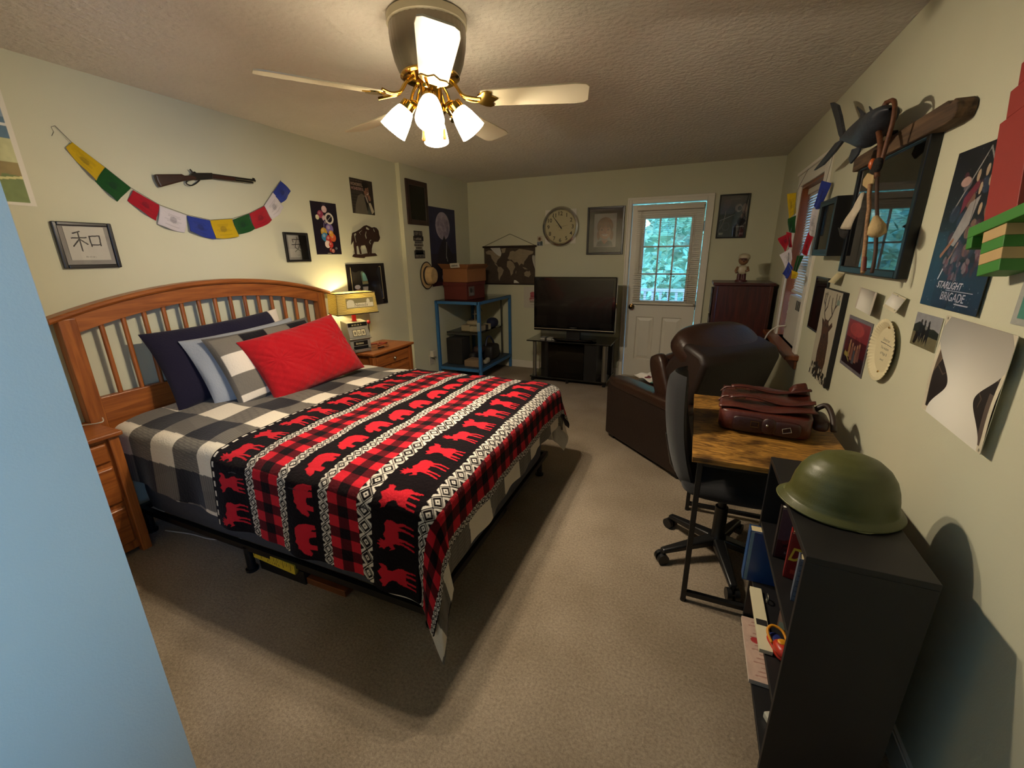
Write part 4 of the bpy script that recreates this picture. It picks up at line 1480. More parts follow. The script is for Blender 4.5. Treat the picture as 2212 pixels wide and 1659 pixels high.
# ---- jog wall -----------------------------------------------------------
cv = Cv(0.28, 0.33, '#b7a98f', 0.002)
cv.rect(0, 0, 1, 1, '#a8997c').blotch(0.12, 6, 5)
for s in ([(0.35, 0.55), (0.55, 0.62)], [(0.6, 0.62), (0.58, 0.42)], [(0.30, 0.42), (0.55, 0.44), (0.72, 0.25)], [(0.42, 0.55), (0.34, 0.3)], [(0.66, 0.58), (0.8, 0.62)]):
    cv.line(s, 0.008, '#4a3c2c')
cv.ell(0.32, 0.14, 0.11, 0.09, '#3f3222').ell(0.55, 0.17, 0.08, 0.08, '#57482f').line([(0.05, 0.93), (0.95, 0.93)], 0.005, '#5f5038').line([(0.1, 0.04), (0.95, 0.04)], 0.004, '#6f6048').line([(0.52, 0.93), (0.52, 0.65)], 0.003, '#7a6a50')
framed('dark brown framed ink drawing on the wall beyond the night table', 'J', 4.043, 4.437, 1.855, 2.306, cv, 0.052, FRAMEBRN, mat_w=0.026, mat_m=pm('cream_mount', '#b9b2a2', 0.8, var=0.03))

cv = Cv(0.60, 0.905, '#23233f', 0.003)
cv.rect(0, 0, 1, 0.42, '#1c1728').rect(0, 0, 1, 0.2, '#22121c').rect(0, 0, 1, 0.05, '#3a1420')
cv.ell(0.50, 0.775, 0.27, 0.175, '#9a8f9c')
for k in range(26):
    a_ = rs.rand() * 6.28; r_ = rs.rand() ** .5
    cv.ell(0.50 + 0.21 * r_ * math.cos(a_), 0.775 + 0.135 * r_ * math.sin(a_), 0.03 + 0.05 * rs.rand(), 0.02 + 0.03 * rs.rand(), '#6a5f72', 0.35)
cv.poly([(0.2, 0.34), (0.33, 0.5), (0.45, 0.58), (0.53, 0.66), (0.58, 0.6), (0.7, 0.5), (0.9, 0.36), (1, 0.3), (1, 0.16), (0, 0.16), (0, 0.3)], '#1a1522')
cv.line([(0.62, 0.57), (0.60, 0.48), (0.58, 0.40), (0.62, 0.32)], 0.014, '#8d8a86').line([(0.60, 0.46), (0.575, 0.36)], 0.01, '#a8a49c')
for x in (0.42, 0.55):
    cv.line([(x, 0.27), (x + 0.01, 0.18)], 0.008, '#7a6f78')
cv.ell(0.49, 0.15, 0.09, 0.04, '#5f4654').ell(0.40, 0.11, 0.04, 0.03, '#8a7f86')
cv.blotch(0.35, 12, 9)
poster('night_poster', 'tall violet night-sky poster with a big full moon behind the cartons', 'J', 4.449, 5.055, 1.168, 2.073, cv, PAPER, edge='#1a1628')

sg = thing('word_sign', 'column of small black cut-out sign plates over the straw hat', 'sign', (EJ, 4.22, 1.503))
rows = [('KEEP OUT', 1.765, 0.055, 0.16, 1), (None, 1.712, 0.050, 0.19, 1), (None, 1.672, 0.026, 0.15, 0), (None, 1.642, 0.026, 0.17, 0), (None, 1.613, 0.026, 0.12, 0), (None, 1.584, 0.026, 0.15, 0), (None, 1.556, 0.026, 0.15, 0)]
for txt, z, hh, ww, blk in rows:
    c = Cv(ww, hh, '#1d1819' if blk else '#6d675c', 0.0015)
    if txt:
        c.text(txt, 0.5, 0.5, 0.62, '#8d8578', 0.92, 0.01)
    else:
        c.scribble(0.5, 0.5, 0.86, 0.55, '#8d8578' if blk else '#2a2524', int(z * 1000))
    sheet('line_plate', c, (EJ + 0.004, 4.22 - ww / 2, z - hh / 2), LU, LV, PAPER, sg, 0.003, edge='#1d1819')
c = Cv(0.20, 0.085, '#1d1819', 0.0015)
c.rect(0.06, 0.12, 0.94, 0.90, '#6d675c').line([(0.06, 0.5), (0.94, 0.5)], 0.005, '#1d1819').scribble(0.5, 0.70, 0.8, 0.26, '#2a2524', 21).scribble(0.5, 0.30, 0.8, 0.24, '#2a2524', 22)
sheet('risk_plate', c, (EJ + 0.004, 4.125, 1.500), LU, LV, PAPER, sg, 0.003, edge='#1d1819')

ht = thing('straw_hat', 'pale straw hat with a dark band hanging under the sign plates', 'hat', (EJ, 4.325, 1.30))
HM = Matrix.Translation((EJ + 0.006, 4.325, 1.305)) @ Matrix.Rotation(math.radians(90), 4, 'Y') @ Matrix.Scale(0.86, 4, (0, 1, 0))
STRAW = pm('straw', '#b79a6c', 0.85, var=0.12, scale=40, bump=0.4, bscale=160)
MB().lathe([(0.146, 0.002), (0.150, 0.006), (0.105, 0.012), (0.100, 0.030), (0.094, 0.085), (0.080, 0.106), (0.045, 0.108), (0.02, 0.100), (0.0, 0.098)], 40, HM, cap=False).build('crown', STRAW, ht, world=True, smooth=40, solid=0.003)
MB().lathe([(0.153, 0.003), (0.156, 0.007), (0.146, 0.010)], 40, HM, cap=False).build('brim_edge', pm('hat_trim', '#2a211b', 0.8), ht, world=True, smooth=60, solid=0.003)
MB().lathe([(0.1065, 0.013), (0.1035, 0.034)], 40, HM, cap=False).build('band', pm('hat_trim', '#2a211b', 0.8), ht, world=True, smooth=60, solid=0.002)

ol = thing('wall_socket', 'white wall socket with a plug-in adapter beside the blue shelf', 'socket', (EJ, 4.31, 0.25))
SKW = pm('socket_white', '#b9b3a4', 0.4, var=0.02)
MB().box(EJ, EJ + 0.006, 4.262, 4.358, 0.235, 0.36).build('cover_plate', SKW, ol, world=True, bevel=0.003)
MB().box(EJ + 0.006, EJ + 0.055, 4.275, 4.348, 0.335, 0.415).build('adapter', SKW, ol, world=True, bevel=0.008)
MB().tube(smooth_curve([(EJ + 0.03, 4.33, 0.335), (EJ + 0.05, 4.345, 0.28), (EJ + 0.03, 4.36, 0.2), (EJ + 0.03, 4.35, 0.1)], 5), 0.003, 6).build('lead', SKW, ol, world=True, smooth=180)

# ---- far wall -----------------------------------------------------------
ck = thing('wall_clock', 'round chrome-rimmed wall clock with black numerals', 'clock', (1.346, D, 1.85))
CM = Matrix.Translation((1.346, D, 1.849)) @ Matrix.Rotation(math.radians(90), 4, 'X')
MB().lathe([(0.232, 0.0), (0.236, 0.012), (0.226, 0.034), (0.206, 0.040), (0.196, 0.030), (0.192, 0.020)], 64, CM, cap=False).build('rim', CHROME, ck, world=True, smooth=45)
cv = Cv(0.40, 0.40, '#b5ab86', 0.0016)
for k in range(1, 13):
    a_ = PI / 2 - k * PI / 6
    cv.text(str(k), 0.5 + 0.39 * math.cos(a_), 0.5 + 0.39 * math.sin(a_), 0.115, '#1d1712', None, 0.008)
cv.line([(0.36, 0.53), (0.46, 0.55)], 0.003, '#6f6748').line([(0.45, 0.40), (0.57, 0.41)], 0.003, '#6f6748')
o = sheet('dial', cv, (1.146, D - 0.018, 1.649), FU, FV, PAPER, ck, 0.002)
# trim the sheet to the rim
me = o.data
bmk = [p.index for p in me.polygons if math.hypot(p.center.x, p.center.z + 0.001) > 0.199]
import bmesh
bm = bmesh.new(); bm.from_mesh(me); bm.faces.ensure_lookup_table()
bmesh.ops.delete(bm, geom=[bm.faces[i] for i in bmk], context='FACES'); bm.to_mesh(me); bm.free()
HAND = pm('clock_hand', '#17120e', 0.5)


def hand(nm, ang, ln, wd, y):
    a_ = math.radians(ang)
    dx, dz = math.sin(a_), math.cos(a_)
    c0 = Vector((1.346, y, 1.849))
    b = MB()
    p = [c0 + Vector((dz * wd, 0, -dx * wd)) - Vector((dx, 0, dz)) * 0.03, c0 - Vector((dz * wd, 0, -dx * wd)) - Vector((dx, 0, dz)) * 0.03,
         c0 - Vector((dz, 0, -dx)) * wd * 0.4 + Vector((dx, 0, dz)) * ln, c0 + Vector((dz, 0, -dx)) * wd * 0.4 + Vector((dx, 0, dz)) * ln]
    b.hexa([tuple(q) for q in p], [tuple(q + Vector((0, -0.0015, 0))) for q in p])
    b.build(nm, HAND, ck, world=True)


hand('minute_hand', -38, 0.165, 0.006, D - 0.024)
hand('hour_hand', -37, 0.105, 0.008, D - 0.0215)
hand('second_hand', 82, 0.10, 0.0015, D - 0.027)

cv = Cv(0.265, 0.38, '#a39f9b', 0.002)
cv.blotch(0.06, 3, 6)
cv.ell(0.5, 0.62, 0.36, 0.27, '#6b4a30').ell(0.5, 0.50, 0.30, 0.24, '#6b4a30')
cv.ell(0.22, 0.36, 0.07, 0.14, '#7a4f38').ell(0.80, 0.36, 0.08, 0.14, '#7a4f38')
cv.ell(0.5, 0.46, 0.27, 0.20, '#b08a72').ell(0.5, 0.40, 0.24, 0.16, '#b8927a')
cv.poly([(0.18, 0.52), (0.22, 0.74), (0.5, 0.86), (0.78, 0.74), (0.84, 0.52), (0.70, 0.64), (0.60, 0.56), (0.52, 0.66), (0.40, 0.56), (0.32, 0.66)], '#7d5a3c')
for x0, x1 in ((0.30, 0.24), (0.40, 0.36), (0.5, 0.50), (0.6, 0.66), (0.68, 0.76)):
    cv.line([(0.5 + (x0 - .5) * .5, 0.84), (x0, 0.7), (x1, 0.58)], 0.004, '#4f3420')
cv.ell(0.36, 0.52, 0.035, 0.022, '#3f3026').ell(0.64, 0.52, 0.035, 0.022, '#3f3026').ell(0.5, 0.44, 0.06, 0.04, '#a8755f')
cv.poly([(0.34, 0.40), (0.66, 0.40), (0.58, 0.33), (0.42, 0.33)], '#e0d4c6').line([(0.34, 0.405), (0.5, 0.375), (0.66, 0.405)], 0.005, '#7a4438')
cv.poly([(0.36, 0.22), (0.64, 0.22), (0.62, 0.12), (0.5, 0.09), (0.38, 0.12)], '#b48d76').poly([(0.12, 0.03), (0.18, 0.16), (0.34, 0.2), (0.5, 0.09), (0.66, 0.2), (0.82, 0.16), (0.88, 0.03)], '#45464a')
framed('black-framed coloured caricature of a smiling person with a fringe', 'F', 1.682, 2.124, 1.512, 2.055, cv, 0.024, FRAMEBLK, mat_w=0.062, mat_m=pm('black_mount', '#1d1a1b', 0.6), glass=2)

mp = thing('world_map_hanging', 'brown canvas world map hanging from a cord and rods', 'wall hanging', (0.645, D, 1.15))
cv = Cv(0.735, 0.47, '#4a4038', 0.003)
LAND = '#8d806a'
for pts in ([(0.03, 0.88), (0.10, 0.93), (0.22, 0.90), (0.30, 0.94), (0.36, 0.86), (0.33, 0.74), (0.27, 0.66), (0.24, 0.56), (0.20, 0.60), (0.15, 0.70), (0.13, 0.80), (0.05, 0.82)],
            [(0.34, 0.96), (0.44, 0.98), (0.42, 0.86), (0.37, 0.84)],
            [(0.20, 0.58), (0.24, 0.55), (0.28, 0.47), (0.26, 0.48), (0.22, 0.53)],
            [(0.27, 0.47), (0.33, 0.47), (0.39, 0.38), (0.36, 0.26), (0.32, 0.18), (0.30, 0.08), (0.28, 0.14), (0.28, 0.30), (0.26, 0.38)],
            [(0.47, 0.70), (0.50, 0.78), (0.52, 0.88), (0.57, 0.90), (0.62, 0.88), (0.70, 0.95), (0.80, 0.93), (0.97, 0.88), (0.96, 0.82), (0.88, 0.78), (0.85, 0.70), (0.80, 0.62), (0.78, 0.52), (0.74, 0.56), (0.70, 0.50), (0.66, 0.60), (0.60, 0.58), (0.55, 0.66), (0.50, 0.66)],
            [(0.46, 0.62), (0.52, 0.64), (0.58, 0.58), (0.62, 0.46), (0.58, 0.36), (0.57, 0.28), (0.53, 0.22), (0.51, 0.36), (0.45, 0.48)],
            [(0.62, 0.32), (0.64, 0.36), (0.63, 0.26)], [(0.79, 0.30), (0.84, 0.36), (0.87, 0.34), (0.90, 0.36), (0.92, 0.26), (0.88, 0.18), (0.80, 0.22)], [(0.76, 0.46), (0.82, 0.44), (0.86, 0.40), (0.80, 0.40)]):
    cv.poly(pts, LAND)
cv.blotch(0.16, 6, 10)
sheet('canvas', cv, (0.275, D - 0.008, 1.150), FU, FV, CLOTH, mp, 0.002, curl=lambda U, V: 0.004 * np.sin(U * 5 + V * 2) ** 2)
RODW = wood('dark_rod', '#1d120d', '#33211a', axis=0)
MB().tube([(0.258, D - 0.012, 1.627), (1.030, D - 0.012, 1.627)], 0.013, 10).build('top_rod', RODW, mp, world=True, smooth=50)
MB().tube([(0.268, D - 0.012, 1.148), (1.018, D - 0.012, 1.148)], 0.011, 10).build('bottom_rod', RODW, mp, world=True, smooth=50)
MB().tube([(0.275, D - 0.010, 1.635), (0.658, D - 0.005, 1.785), (1.012, D - 0.010, 1.635)], 0.003, 6).build('cord', RODW, mp, world=True)

cv = Cv(0.075, 0.12, '#b3aa96', 0.0025)
cv.rect(0, 0, 1, 0.4, '#6a7280').ell(0.45, 0.68, 0.3, 0.2, '#8a6a4a').ell(0.42, 0.7, 0.13, 0.1, '#3f2d22').rect(0.6, 0.05, 0.9, 0.45, '#3d4f45').rect(0.05, 0.05, 0.3, 0.2, '#3a3f52').blotch(0.3, 2, 5)
poster('photo_card', 'small pale photo card between the map hanging and the clock', 'F', 1.035, 1.110, 1.63, 1.75, cv, cat='card')
cv = Cv(0.19, 0.28, '#b9b3a6', 0.003)
cv.rect(0.42, 0.35, 0.95, 0.48, '#8d3a42').rect(0.50, 0.5, 0.86, 0.62, '#8d3a42').ell(0.68, 0.68, 0.2, 0.09, '#a04a52').rect(0.44, 0.27, 0.92, 0.32, '#7a6f62').scribble(0.68, 0.41, 0.4, 0.06, '#d8d0c4', 8).scribble(0.7, 0.17, 0.5, 0.05, '#8d8476', 9)
poster('paper_print', 'white paper print with a red emblem peeking out behind the television', 'F', 0.848, 1.038, 0.832, 1.112, cv)

cv = Cv(0.262, 0.415, '#151216', 0.002)
cv.ell(0.68, 0.70, 0.13, 0.10, '#8a7a74').ell(0.72, 0.69, 0.075, 0.055, '#1c171b').ell(0.90, 0.68, 0.09, 0.12, '#7d6258').ell(0.84, 0.50, 0.05, 0.06, '#6a4f44')
cv.line([(0.25, 0.78), (0.22, 0.6), (0.2, 0.42), (0.08, 0.2)], 0.006, '#8a7468').line([(0.02, 0.40), (0.25, 0.46), (0.55, 0.54)], 0.006, '#9a9290').poly([(0.05, 0.55), (0.15, 0.9), (0.42, 0.92), (0.34, 0.7)], '#3f2730')
cv.ring(0.28, 0.26, 0.14, 0.10, 0.16, '#4f4850').line([(0.55, 0.24), (0.95, 0.25)], 0.006, '#a8a4a2').rect(0.05, 0.05, 0.2, 0.11, '#9a8f7a').rect(0.82, 0.05, 0.94, 0.10, '#6f6870').line([(0.1, 0.45), (0.02, 0.12)], 0.005, '#6f6468')
for k in range(30):
    cv.ell(rs.rand(), rs.rand() * 0.8, 0.05, 0.02, '#3a3238', 0.5)
cv.scribble(0.55, 0.92, 0.4, 0.025, '#57504f', 7).blotch(0.3, 5, 9)
framed('black-framed glossy concert picture beside the door', 'F', 3.116, 3.408, 1.665, 2.108, cv, 0.014, FRAMEBLK, glass=2)

# ================================================================ slot machine lamp
lz = 0.701
lp = thing('table_lamp', 'slot machine table lamp with a lit woven box shade', 'lamp', (0.155, 2.975, lz), math.radians(-24))
GREYP = pm('slot_grey', '#8d8a80', 0.4, var=0.05)
SILV = pm('slot_silver', '#a5a298', 0.3, metal=0.6)
# local: +x front, y across
MB().prism([(-0.09, 0), (0.075, 0), (0.085, 0.02), (0.085, 0.11), (0.095, 0.125), (0.095, 0.14), (0.060, 0.225), (0.055, 0.265), (-0.09, 0.275)], 0.19,
           Matrix(((1, 0, 0, 0), (0, 0, 1, -0.095), (0, 1, 0, 0), (0, 0, 0, 1)))).build('body', GREYP, lp, bevel=0.006)
cv = Cv(0.175, 0.036, '#15120f', 0.0012); cv.scribble(0.5, 0.5, 0.6, 0.5, '#b8ab86', 31)
MT = Matrix.Rotation(math.radians(-24), 3, 'Z')


def lp_sheet(nm, cv, org, eu, ev):
    B_ = BASE[lp.name]
    R3 = B_.to_3x3()
    return sheet(nm, cv, B_ @ Vector(org), R3 @ Vector(eu), R3 @ Vector(ev), GLOSSY, lp, 0.002, edge='#15120f')


lp_sheet('marquee', cv, (0.0600, -0.0875, 0.228), (0, 1, 0), (-0.06, 0, 1))
cv = Cv(0.120, 0.062, '#2b2822', 0.0012)
for k, ch in enumerate('8U8'):
    u0 = 0.04 + k * 0.32
    cv.rect(u0, 0.08, u0 + 0.28, 0.92, '#c9bfa0').text(ch, u0 + 0.14, 0.5, 0.42, '#241f18', 0.2, 0.02)
nx_ = Vector((0.085, 0, 0.035)).normalized()
lp_sheet('reel_window', cv, (0.0955, -0.062, 0.146), (0, 1, 0), (-0.38, 0, 0.925))
MB().box(0.085, 0.108, -0.10, 0.10, 0.118, 0.128).build('ledge', SILV, lp, bevel=0.003)
cv = Cv(0.13, 0.040, '#15120f', 0.0012); cv.scribble(0.5, 0.55, 0.7, 0.5, '#b8ab86', 33)
lp_sheet('lower_sign', cv, (0.0870, -0.065, 0.060), (0, 1, 0), (0, 0, 1))
MB().box(0.080, 0.115, -0.07, 0.07, 0.006, 0.014).box(0.112, 0.118, -0.075, 0.075, 0.014, 0.032).box(0.08, 0.118, -0.075, -0.07, 0.006, 0.036).box(0.08, 0.118, 0.07, 0.075, 0.006, 0.036).build('coin_tray', SILV, lp)
MB().box(0.083, 0.088, -0.068, 0.068, 0.008, 0.055).build('tray_recess', BLACKP, lp)
MB().tube([(0.02, 0.095, 0.10), (0.02, 0.112, 0.11), (0.03, 0.115, 0.16), (0.035, 0.115, 0.235)], 0.006, 8).build('lever', CHROME, lp, smooth=60)
MB().ball((0.035, 0.115, 0.252), 0.018).build('lever_ball', pm('red_plastic', '#a51d22', 0.3), lp, smooth=180)
MB().tube([(0, 0, 0.27), (0, 0, 0.335)], 0.020, 16).build('neck', pm('red_plastic', '#a51d22', 0.3), lp, smooth=40)
# shade: open box, woven, lit from inside
sm, sn, sb = nodemat('lamp_shade_fabric')
tcx = sn.nodes.new('ShaderNodeTexCoord')
wv = sn.nodes.new('ShaderNodeTexWave'); wv.inputs['Scale'].default_value = 26; wv.inputs['Distortion'].default_value = 3.0; wv.bands_direction = 'Z'
sn.links.new(tcx.outputs['Object'], wv.inputs['Vector'])
cr_ = sn.nodes.new('ShaderNodeValToRGB')
cr_.color_ramp.elements[0].color = lin('#8d7f4a') + (1,); cr_.color_ramp.elements[1].color = lin('#d8cb94') + (1,)
sn.links.new(wv.outputs['Fac'], cr_.inputs[0])
tl = sn.nodes.new('ShaderNodeBsdfTranslucent'); df = sn.nodes.new('ShaderNodeBsdfDiffuse'); ad = sn.nodes.new('ShaderNodeMixShader'); ad.inputs[0].default_value = 0.45
sn.links.new(cr_.outputs[0], tl.inputs[0]); sn.links.new(cr_.outputs[0], df.inputs[0])
sn.links.new(df.outputs[0], ad.inputs[1]); sn.links.new(tl.outputs[0], ad.inputs[2])
sn.links.new(ad.outputs[0], sn.nodes['Material Output'].inputs[0])
sx, sy, s0, s1 = 0.115, 0.185, 0.345, 0.525
fl = 0.012
b_ = MB()
t_ = 0.0025
b_.hexa([(sx, -sy, s0), (sx, sy, s0), (sx - t_, sy, s0), (sx - t_, -sy, s0)], [(sx - fl, -sy + fl, s1), (sx - fl, sy - fl, s1), (sx - fl - t_, sy - fl, s1), (sx - fl - t_, -sy + fl, s1)])
b_.hexa([(-sx, -sy, s0), (-sx, sy, s0), (-sx + t_, sy, s0), (-sx + t_, -sy, s0)], [(-sx + fl, -sy + fl, s1), (-sx + fl, sy - fl, s1), (-sx + fl + t_, sy - fl, s1), (-sx + fl + t_, -sy + fl, s1)])
b_.hexa([(-sx, -sy, s0), (sx, -sy, s0), (sx, -sy + t_, s0), (-sx, -sy + t_, s0)], [(-sx + fl, -sy + fl, s1), (sx - fl, -sy + fl, s1), (sx - fl, -sy + fl + t_, s1), (-sx + fl, -sy + fl + t_, s1)])
b_.hexa([(-sx, sy, s0), (sx, sy, s0), (sx, sy - t_, s0), (-sx, sy - t_, s0)], [(-sx + fl, sy - fl, s1), (sx - fl, sy - fl, s1), (sx - fl, sy - fl - t_, s1), (-sx + fl, sy - fl - t_, s1)])
b_.build('lamp_shade', sm, lp)
b_ = MB()
for zz, ff in ((s0, 0.0), (s1, fl)):
    a_, c2_ = sx - ff + 0.002, sy - ff + 0.002
    b_.tube([(-a_, -c2_, zz), (a_, -c2_, zz), (a_, c2_, zz), (-a_, c2_, zz)], 0.004, 6, closed=True)
b_.build('shade_trim', pm('hat_trim', '#2a211b', 0.8), lp)
ss = Cv(0.25, 0.085, '#d8d0b0', 0.0012)
ss.put(np.ones((ss.ny, ss.nx), bool), '#9a8f62').rect(0.02, 0.10, 0.98, 0.52, '#efe6c2').ell(0.16, 0.62, 0.13, 0.26, '#efe6c2').ell(0.80, 0.62, 0.06, 0.30, '#efe6c2')
ss.text('Nevada', 0.54, 0.34, 0.34, '#8d7f5a', 0.8, 0.0, 0.15)
lp_sheet('shade_lettering', ss, (sx - 0.002, -0.10, 0.395), (0, 1, 0), (-0.065, 0, 1))
MB().ball((0, 0, 0.40), (0.028, 0.028, 0.038)).build('bulb', emitmat('lamp_bulb', (1.0, 0.72, 0.36), 12.0), lp, smooth=180)
lw = BASE[lp.name] @ Vector((0.0, 0, 0.452))
point('lamp_light', lw, LAMP_W, (1.0, 0.80, 0.42), 0.03)
ca = MB().tube(smooth_curve([(-0.09, -0.06, 0.02), (-0.05, -0.115, 0.012), (0.03, -0.15, 0.008), (0.06, -0.17, 0.006), (0.02, -0.19, 0.004)], 6), 0.0035, 6).build('cord', BLACKP, lp, smooth=180)
# things on the night table
pn = thing('pocket_knife', 'dark-handled pocket knife lying in front of the lamp', 'knife', (0.30, 3.11, lz))
MB().tube([(0.285, 3.10, lz + 0.007), (0.300, 3.165, lz + 0.007)], 0.007, 8).build('handle', BLACKP, pn, world=True, smooth=60)
MB().box(-0.005, 0.005, 0, 0.07, 0, 0.003).build('blade', CHROME, pn).location = (0.0, 0.055, 0.004)
rc = thing('leather_strap', 'small red-brown leather strap curled beyond the lamp', 'strap', (0.15, 3.26, lz))
MB().tube(smooth_curve([(0.10, 3.20, lz + 0.008), (0.16, 3.24, lz + 0.012), (0.21, 3.20, lz + 0.01), (0.24, 3.27, lz + 0.022), (0.20, 3.32, lz + 0.008), (0.13, 3.30, lz + 0.008)], 5), 0.0075, 6).build('loop', pm('red_leather', '#7a2a14', 0.6), rc, world=True, smooth=180)

# ================================================================ blue display shelf
sh = thing('display_shelf', 'blue-framed glass display shelf in the corner', 'shelf', (0.36, 4.93, 0))
BLUE = pm('blue_paint', '#2f6596', 0.5, var=0.12)
x0, x1, y0, y1, zt, zb = 0.075, 0.650, 4.465, 5.390, 1.0, 0.165
r_ = 0.017
for x in (x0, x1):
    for y in (y0, y1):
        MB().box(x - r_, x + r_, y - r_, y + r_, 0.0, zt).build('post', BLUE, sh, world=True, bevel=0.002)
for z in (zt - 0.017, zb):
    for nm, bx in (('front_rail', (x0, x1, y0 - r_, y0 + r_)), ('back_rail', (x0, x1, y1 - r_, y1 + r_))):
        MB().box(bx[0], bx[1], bx[2], bx[3], z - 0.017, z + 0.017).build('cross_rail', BLUE, sh, world=True, bevel=0.002)
    for x in (x0, x1):
        MB().box(x - r_, x + r_, y0, y1, z - 0.017, z + 0.017).build('side_rail', BLUE, sh, world=True, bevel=0.002)
SGL = glassmat('shelf_glass', tint=(0.80, 0.86, 0.82), ior=1.5)
MB().box(x0 - 0.01, x1 + 0.01, y0 - 0.01, y1 + 0.01, zt, zt + 0.006).build('glass_top', SGL, sh, world=True)
MB().box(x0 + 0.05, x1 - 0.06, y0 + 0.14, y1 - 0.10, 0.60, 0.606).build('glass_shelf', SGL, sh, world=True)
MB().box(x0, x1, y0, y1, zb + 0.016, zb + 0.024).build('base_panel', pm('shelf_base', '#2a3a4a', 0.6), sh, world=True)
IRON = pm('grey_iron', '#4a463f', 0.5, metal=0.4)
for y in (y0 + 0.16, y1 - 0.13):
    MB().box(x1 - 0.08, x1 - 0.065, y, y + 0.015, zb + 0.02, zt - 0.02).build('shelf_standard', IRON, sh, world=True)
for y in (y0 + 0.17, y1 - 0.12):
    MB().box(x0 + 0.02, x1 - 0.07, y - 0.006, y + 0.006, 0.575, 0.600).build('bracket', IRON, sh, world=True)
for x in (x1 - 0.005,):
    MB().tube([(x, y0 + 0.10, zt - 0.12), (x - 0.0, y0 + 0.02, zt - 0.03)], 0.004, 6).build('brace', IRON, sh, world=True)
MB().box(x1 - 0.02, x1 + 0.02, y0 - 0.026, y0 - 0.0175, 0.66, 0.76).build('latch', pm('pale_plastic', '#7d8a92', 0.5), sh, world=True)

CARD = pm('cardboard', '#8a5a34', 0.85, var=0.08)
CARDR = pm('red_brown_card', '#5a1f17', 0.7, var=0.1)


def carton(nm, label, c, sx, sy, z0, h, rz, m, flaps=False):
    t_ = thing(nm, label, 'box', (c[0], c[1], z0), rz, 'stacked boxes on the shelf')
    MB().box(-sx / 2, sx / 2, -sy / 2, sy / 2, 0, h).build('carton', m, t_, bevel=0.004)
    return t_


bx1 = carton('storage_box', 'red-brown storage box with a grey label on the blue shelf', (0.30, 4.78, 0), 0.34, 0.40, 1.007, 0.205, math.radians(-6), CARDR)
MB().box(-0.178, 0.178, -0.208, 0.208, 0.165, 0.207).build('lid', CARDR, bx1, bevel=0.004)
cv = Cv(0.12, 0.11, '#5f5650', 0.002); cv.ell(0.4, 0.6, 0.2, 0.25, '#2a2522').rect(0.15, 0.1, 0.85, 0.35, '#77706a').blotch(0.4, 4, 5)
sheet('side_label', cv, BASE[bx1.name] @ Vector((0.182, -0.17, 0.045)), BASE[bx1.name].to_3x3() @ Vector((0, 1, 0)), (0, 0, 1), PAPER, bx1, 0.002)
bx2 = carton('cardboard_carton', 'tan cardboard carton with open flaps on the red-brown box', (0.305, 4.79, 0), 0.36, 0.42, 1.215, 0.155, math.radians(-6), CARD)
b_ = MB()
b_.hexa([(-0.19, -0.21, 0.155), (0.18, -0.21, 0.155), (0.18, -0.206, 0.155), (-0.19, -0.206, 0.155)], [(-0.20, -0.27, 0.215), (0.19, -0.25, 0.205), (0.19, -0.246, 0.208), (-0.20, -0.266, 0.218)])
b_.build('front_flap', CARD, bx2)
MB().hexa([(-0.18, -0.20, 0.158), (0.18, -0.20, 0.158), (0.18, 0.21, 0.158), (-0.18, 0.21, 0.158)], [(-0.18, -0.24, 0.20), (0.20, -0.22, 0.205), (0.21, 0.21, 0.205), (-0.18, 0.21, 0.20)]).build('folded_lid', CARD, bx2, bevel=0.004)
MB().hexa([(0.18, -0.21, 0.150), (0.184, -0.21, 0.150), (0.184, 0.21, 0.150), (0.18, 0.21, 0.150)], [(0.225, -0.20, 0.185), (0.229, -0.20, 0.188), (0.229, 0.21, 0.188), (0.225, 0.21, 0.185)]).build('side_flap', CARD, bx2)
cv = Cv(0.13, 0.055, '#b9b4a6', 0.002); cv.scribble(0.5, 0.5, 0.7, 0.4, '#4a4640', 4)
sheet('address_label', cv, BASE[bx2.name] @ Vector((-0.02, -0.258, 0.168)), BASE[bx2.name].to_3x3() @ Vector((1, 0.05, 0.05)), Vector((0, -0.3, 0.95)), PAPER, bx2, 0.001)
# contents of the shelf
zs = zb + 0.025
spk = thing('speaker_cabinet', 'black speaker cabinet standing on the lowest shelf', 'speaker', (0.20, 4.66, zs))
MB().box(0.115, 0.335, 4.575, 4.80, zs, zs + 0.335).build('cabinet', pm('speaker_black', '#191716', 0.8, var=0.1), spk, world=True, bevel=0.005)
MB().box(0.125, 0.325, 4.570, 4.576, zs + 0.012, zs + 0.323).build('grille', pm('grille_cloth', '#211f1d', 1.0, bump=0.4, bscale=300), spk, world=True)
pkg = thing('paper_parcel', 'brown paper parcel at the front of the lowest shelf', 'parcel', (0.50, 4.58, zs))
MB().box(0.395, 0.60, 4.51, 4.64, zs, zs + 0.085).build('parcel', pm('kraft', '#7a6650', 0.9, var=0.1), pkg, world=True, bevel=0.012)
MB().box(0.44, 0.60, 4.52, 4.63, zs + 0.086, zs + 0.100).build('folded_flap', pm('kraft', '#7a6650', 0.9, var=0.1), pkg, world=True, bevel=0.004)
DKL = pm('dark_gear', '#1b1716', 0.6, var=0.2)
bg_ = thing('camera_case', 'black padded case with a looped strap on the lowest shelf', 'case', (0.52, 5.02, zs))
MB().rbox((0.52, 5.02, zs + 0.10), (0.09, 0.13, 0.10), 5, 24, 12).build('case_body', DKL, bg_, world=True, smooth=50)
MB().tube(smooth_curve([(0.50, 4.92, zs + 0.18), (0.50, 4.96, zs + 0.28), (0.51, 5.02, zs + 0.30), (0.52, 5.08, zs + 0.25), (0.53, 5.12, zs + 0.17)], 5), 0.014, 8).build('strap', pm('navy_strap', '#1b2238', 0.5), bg_, world=True, smooth=180)
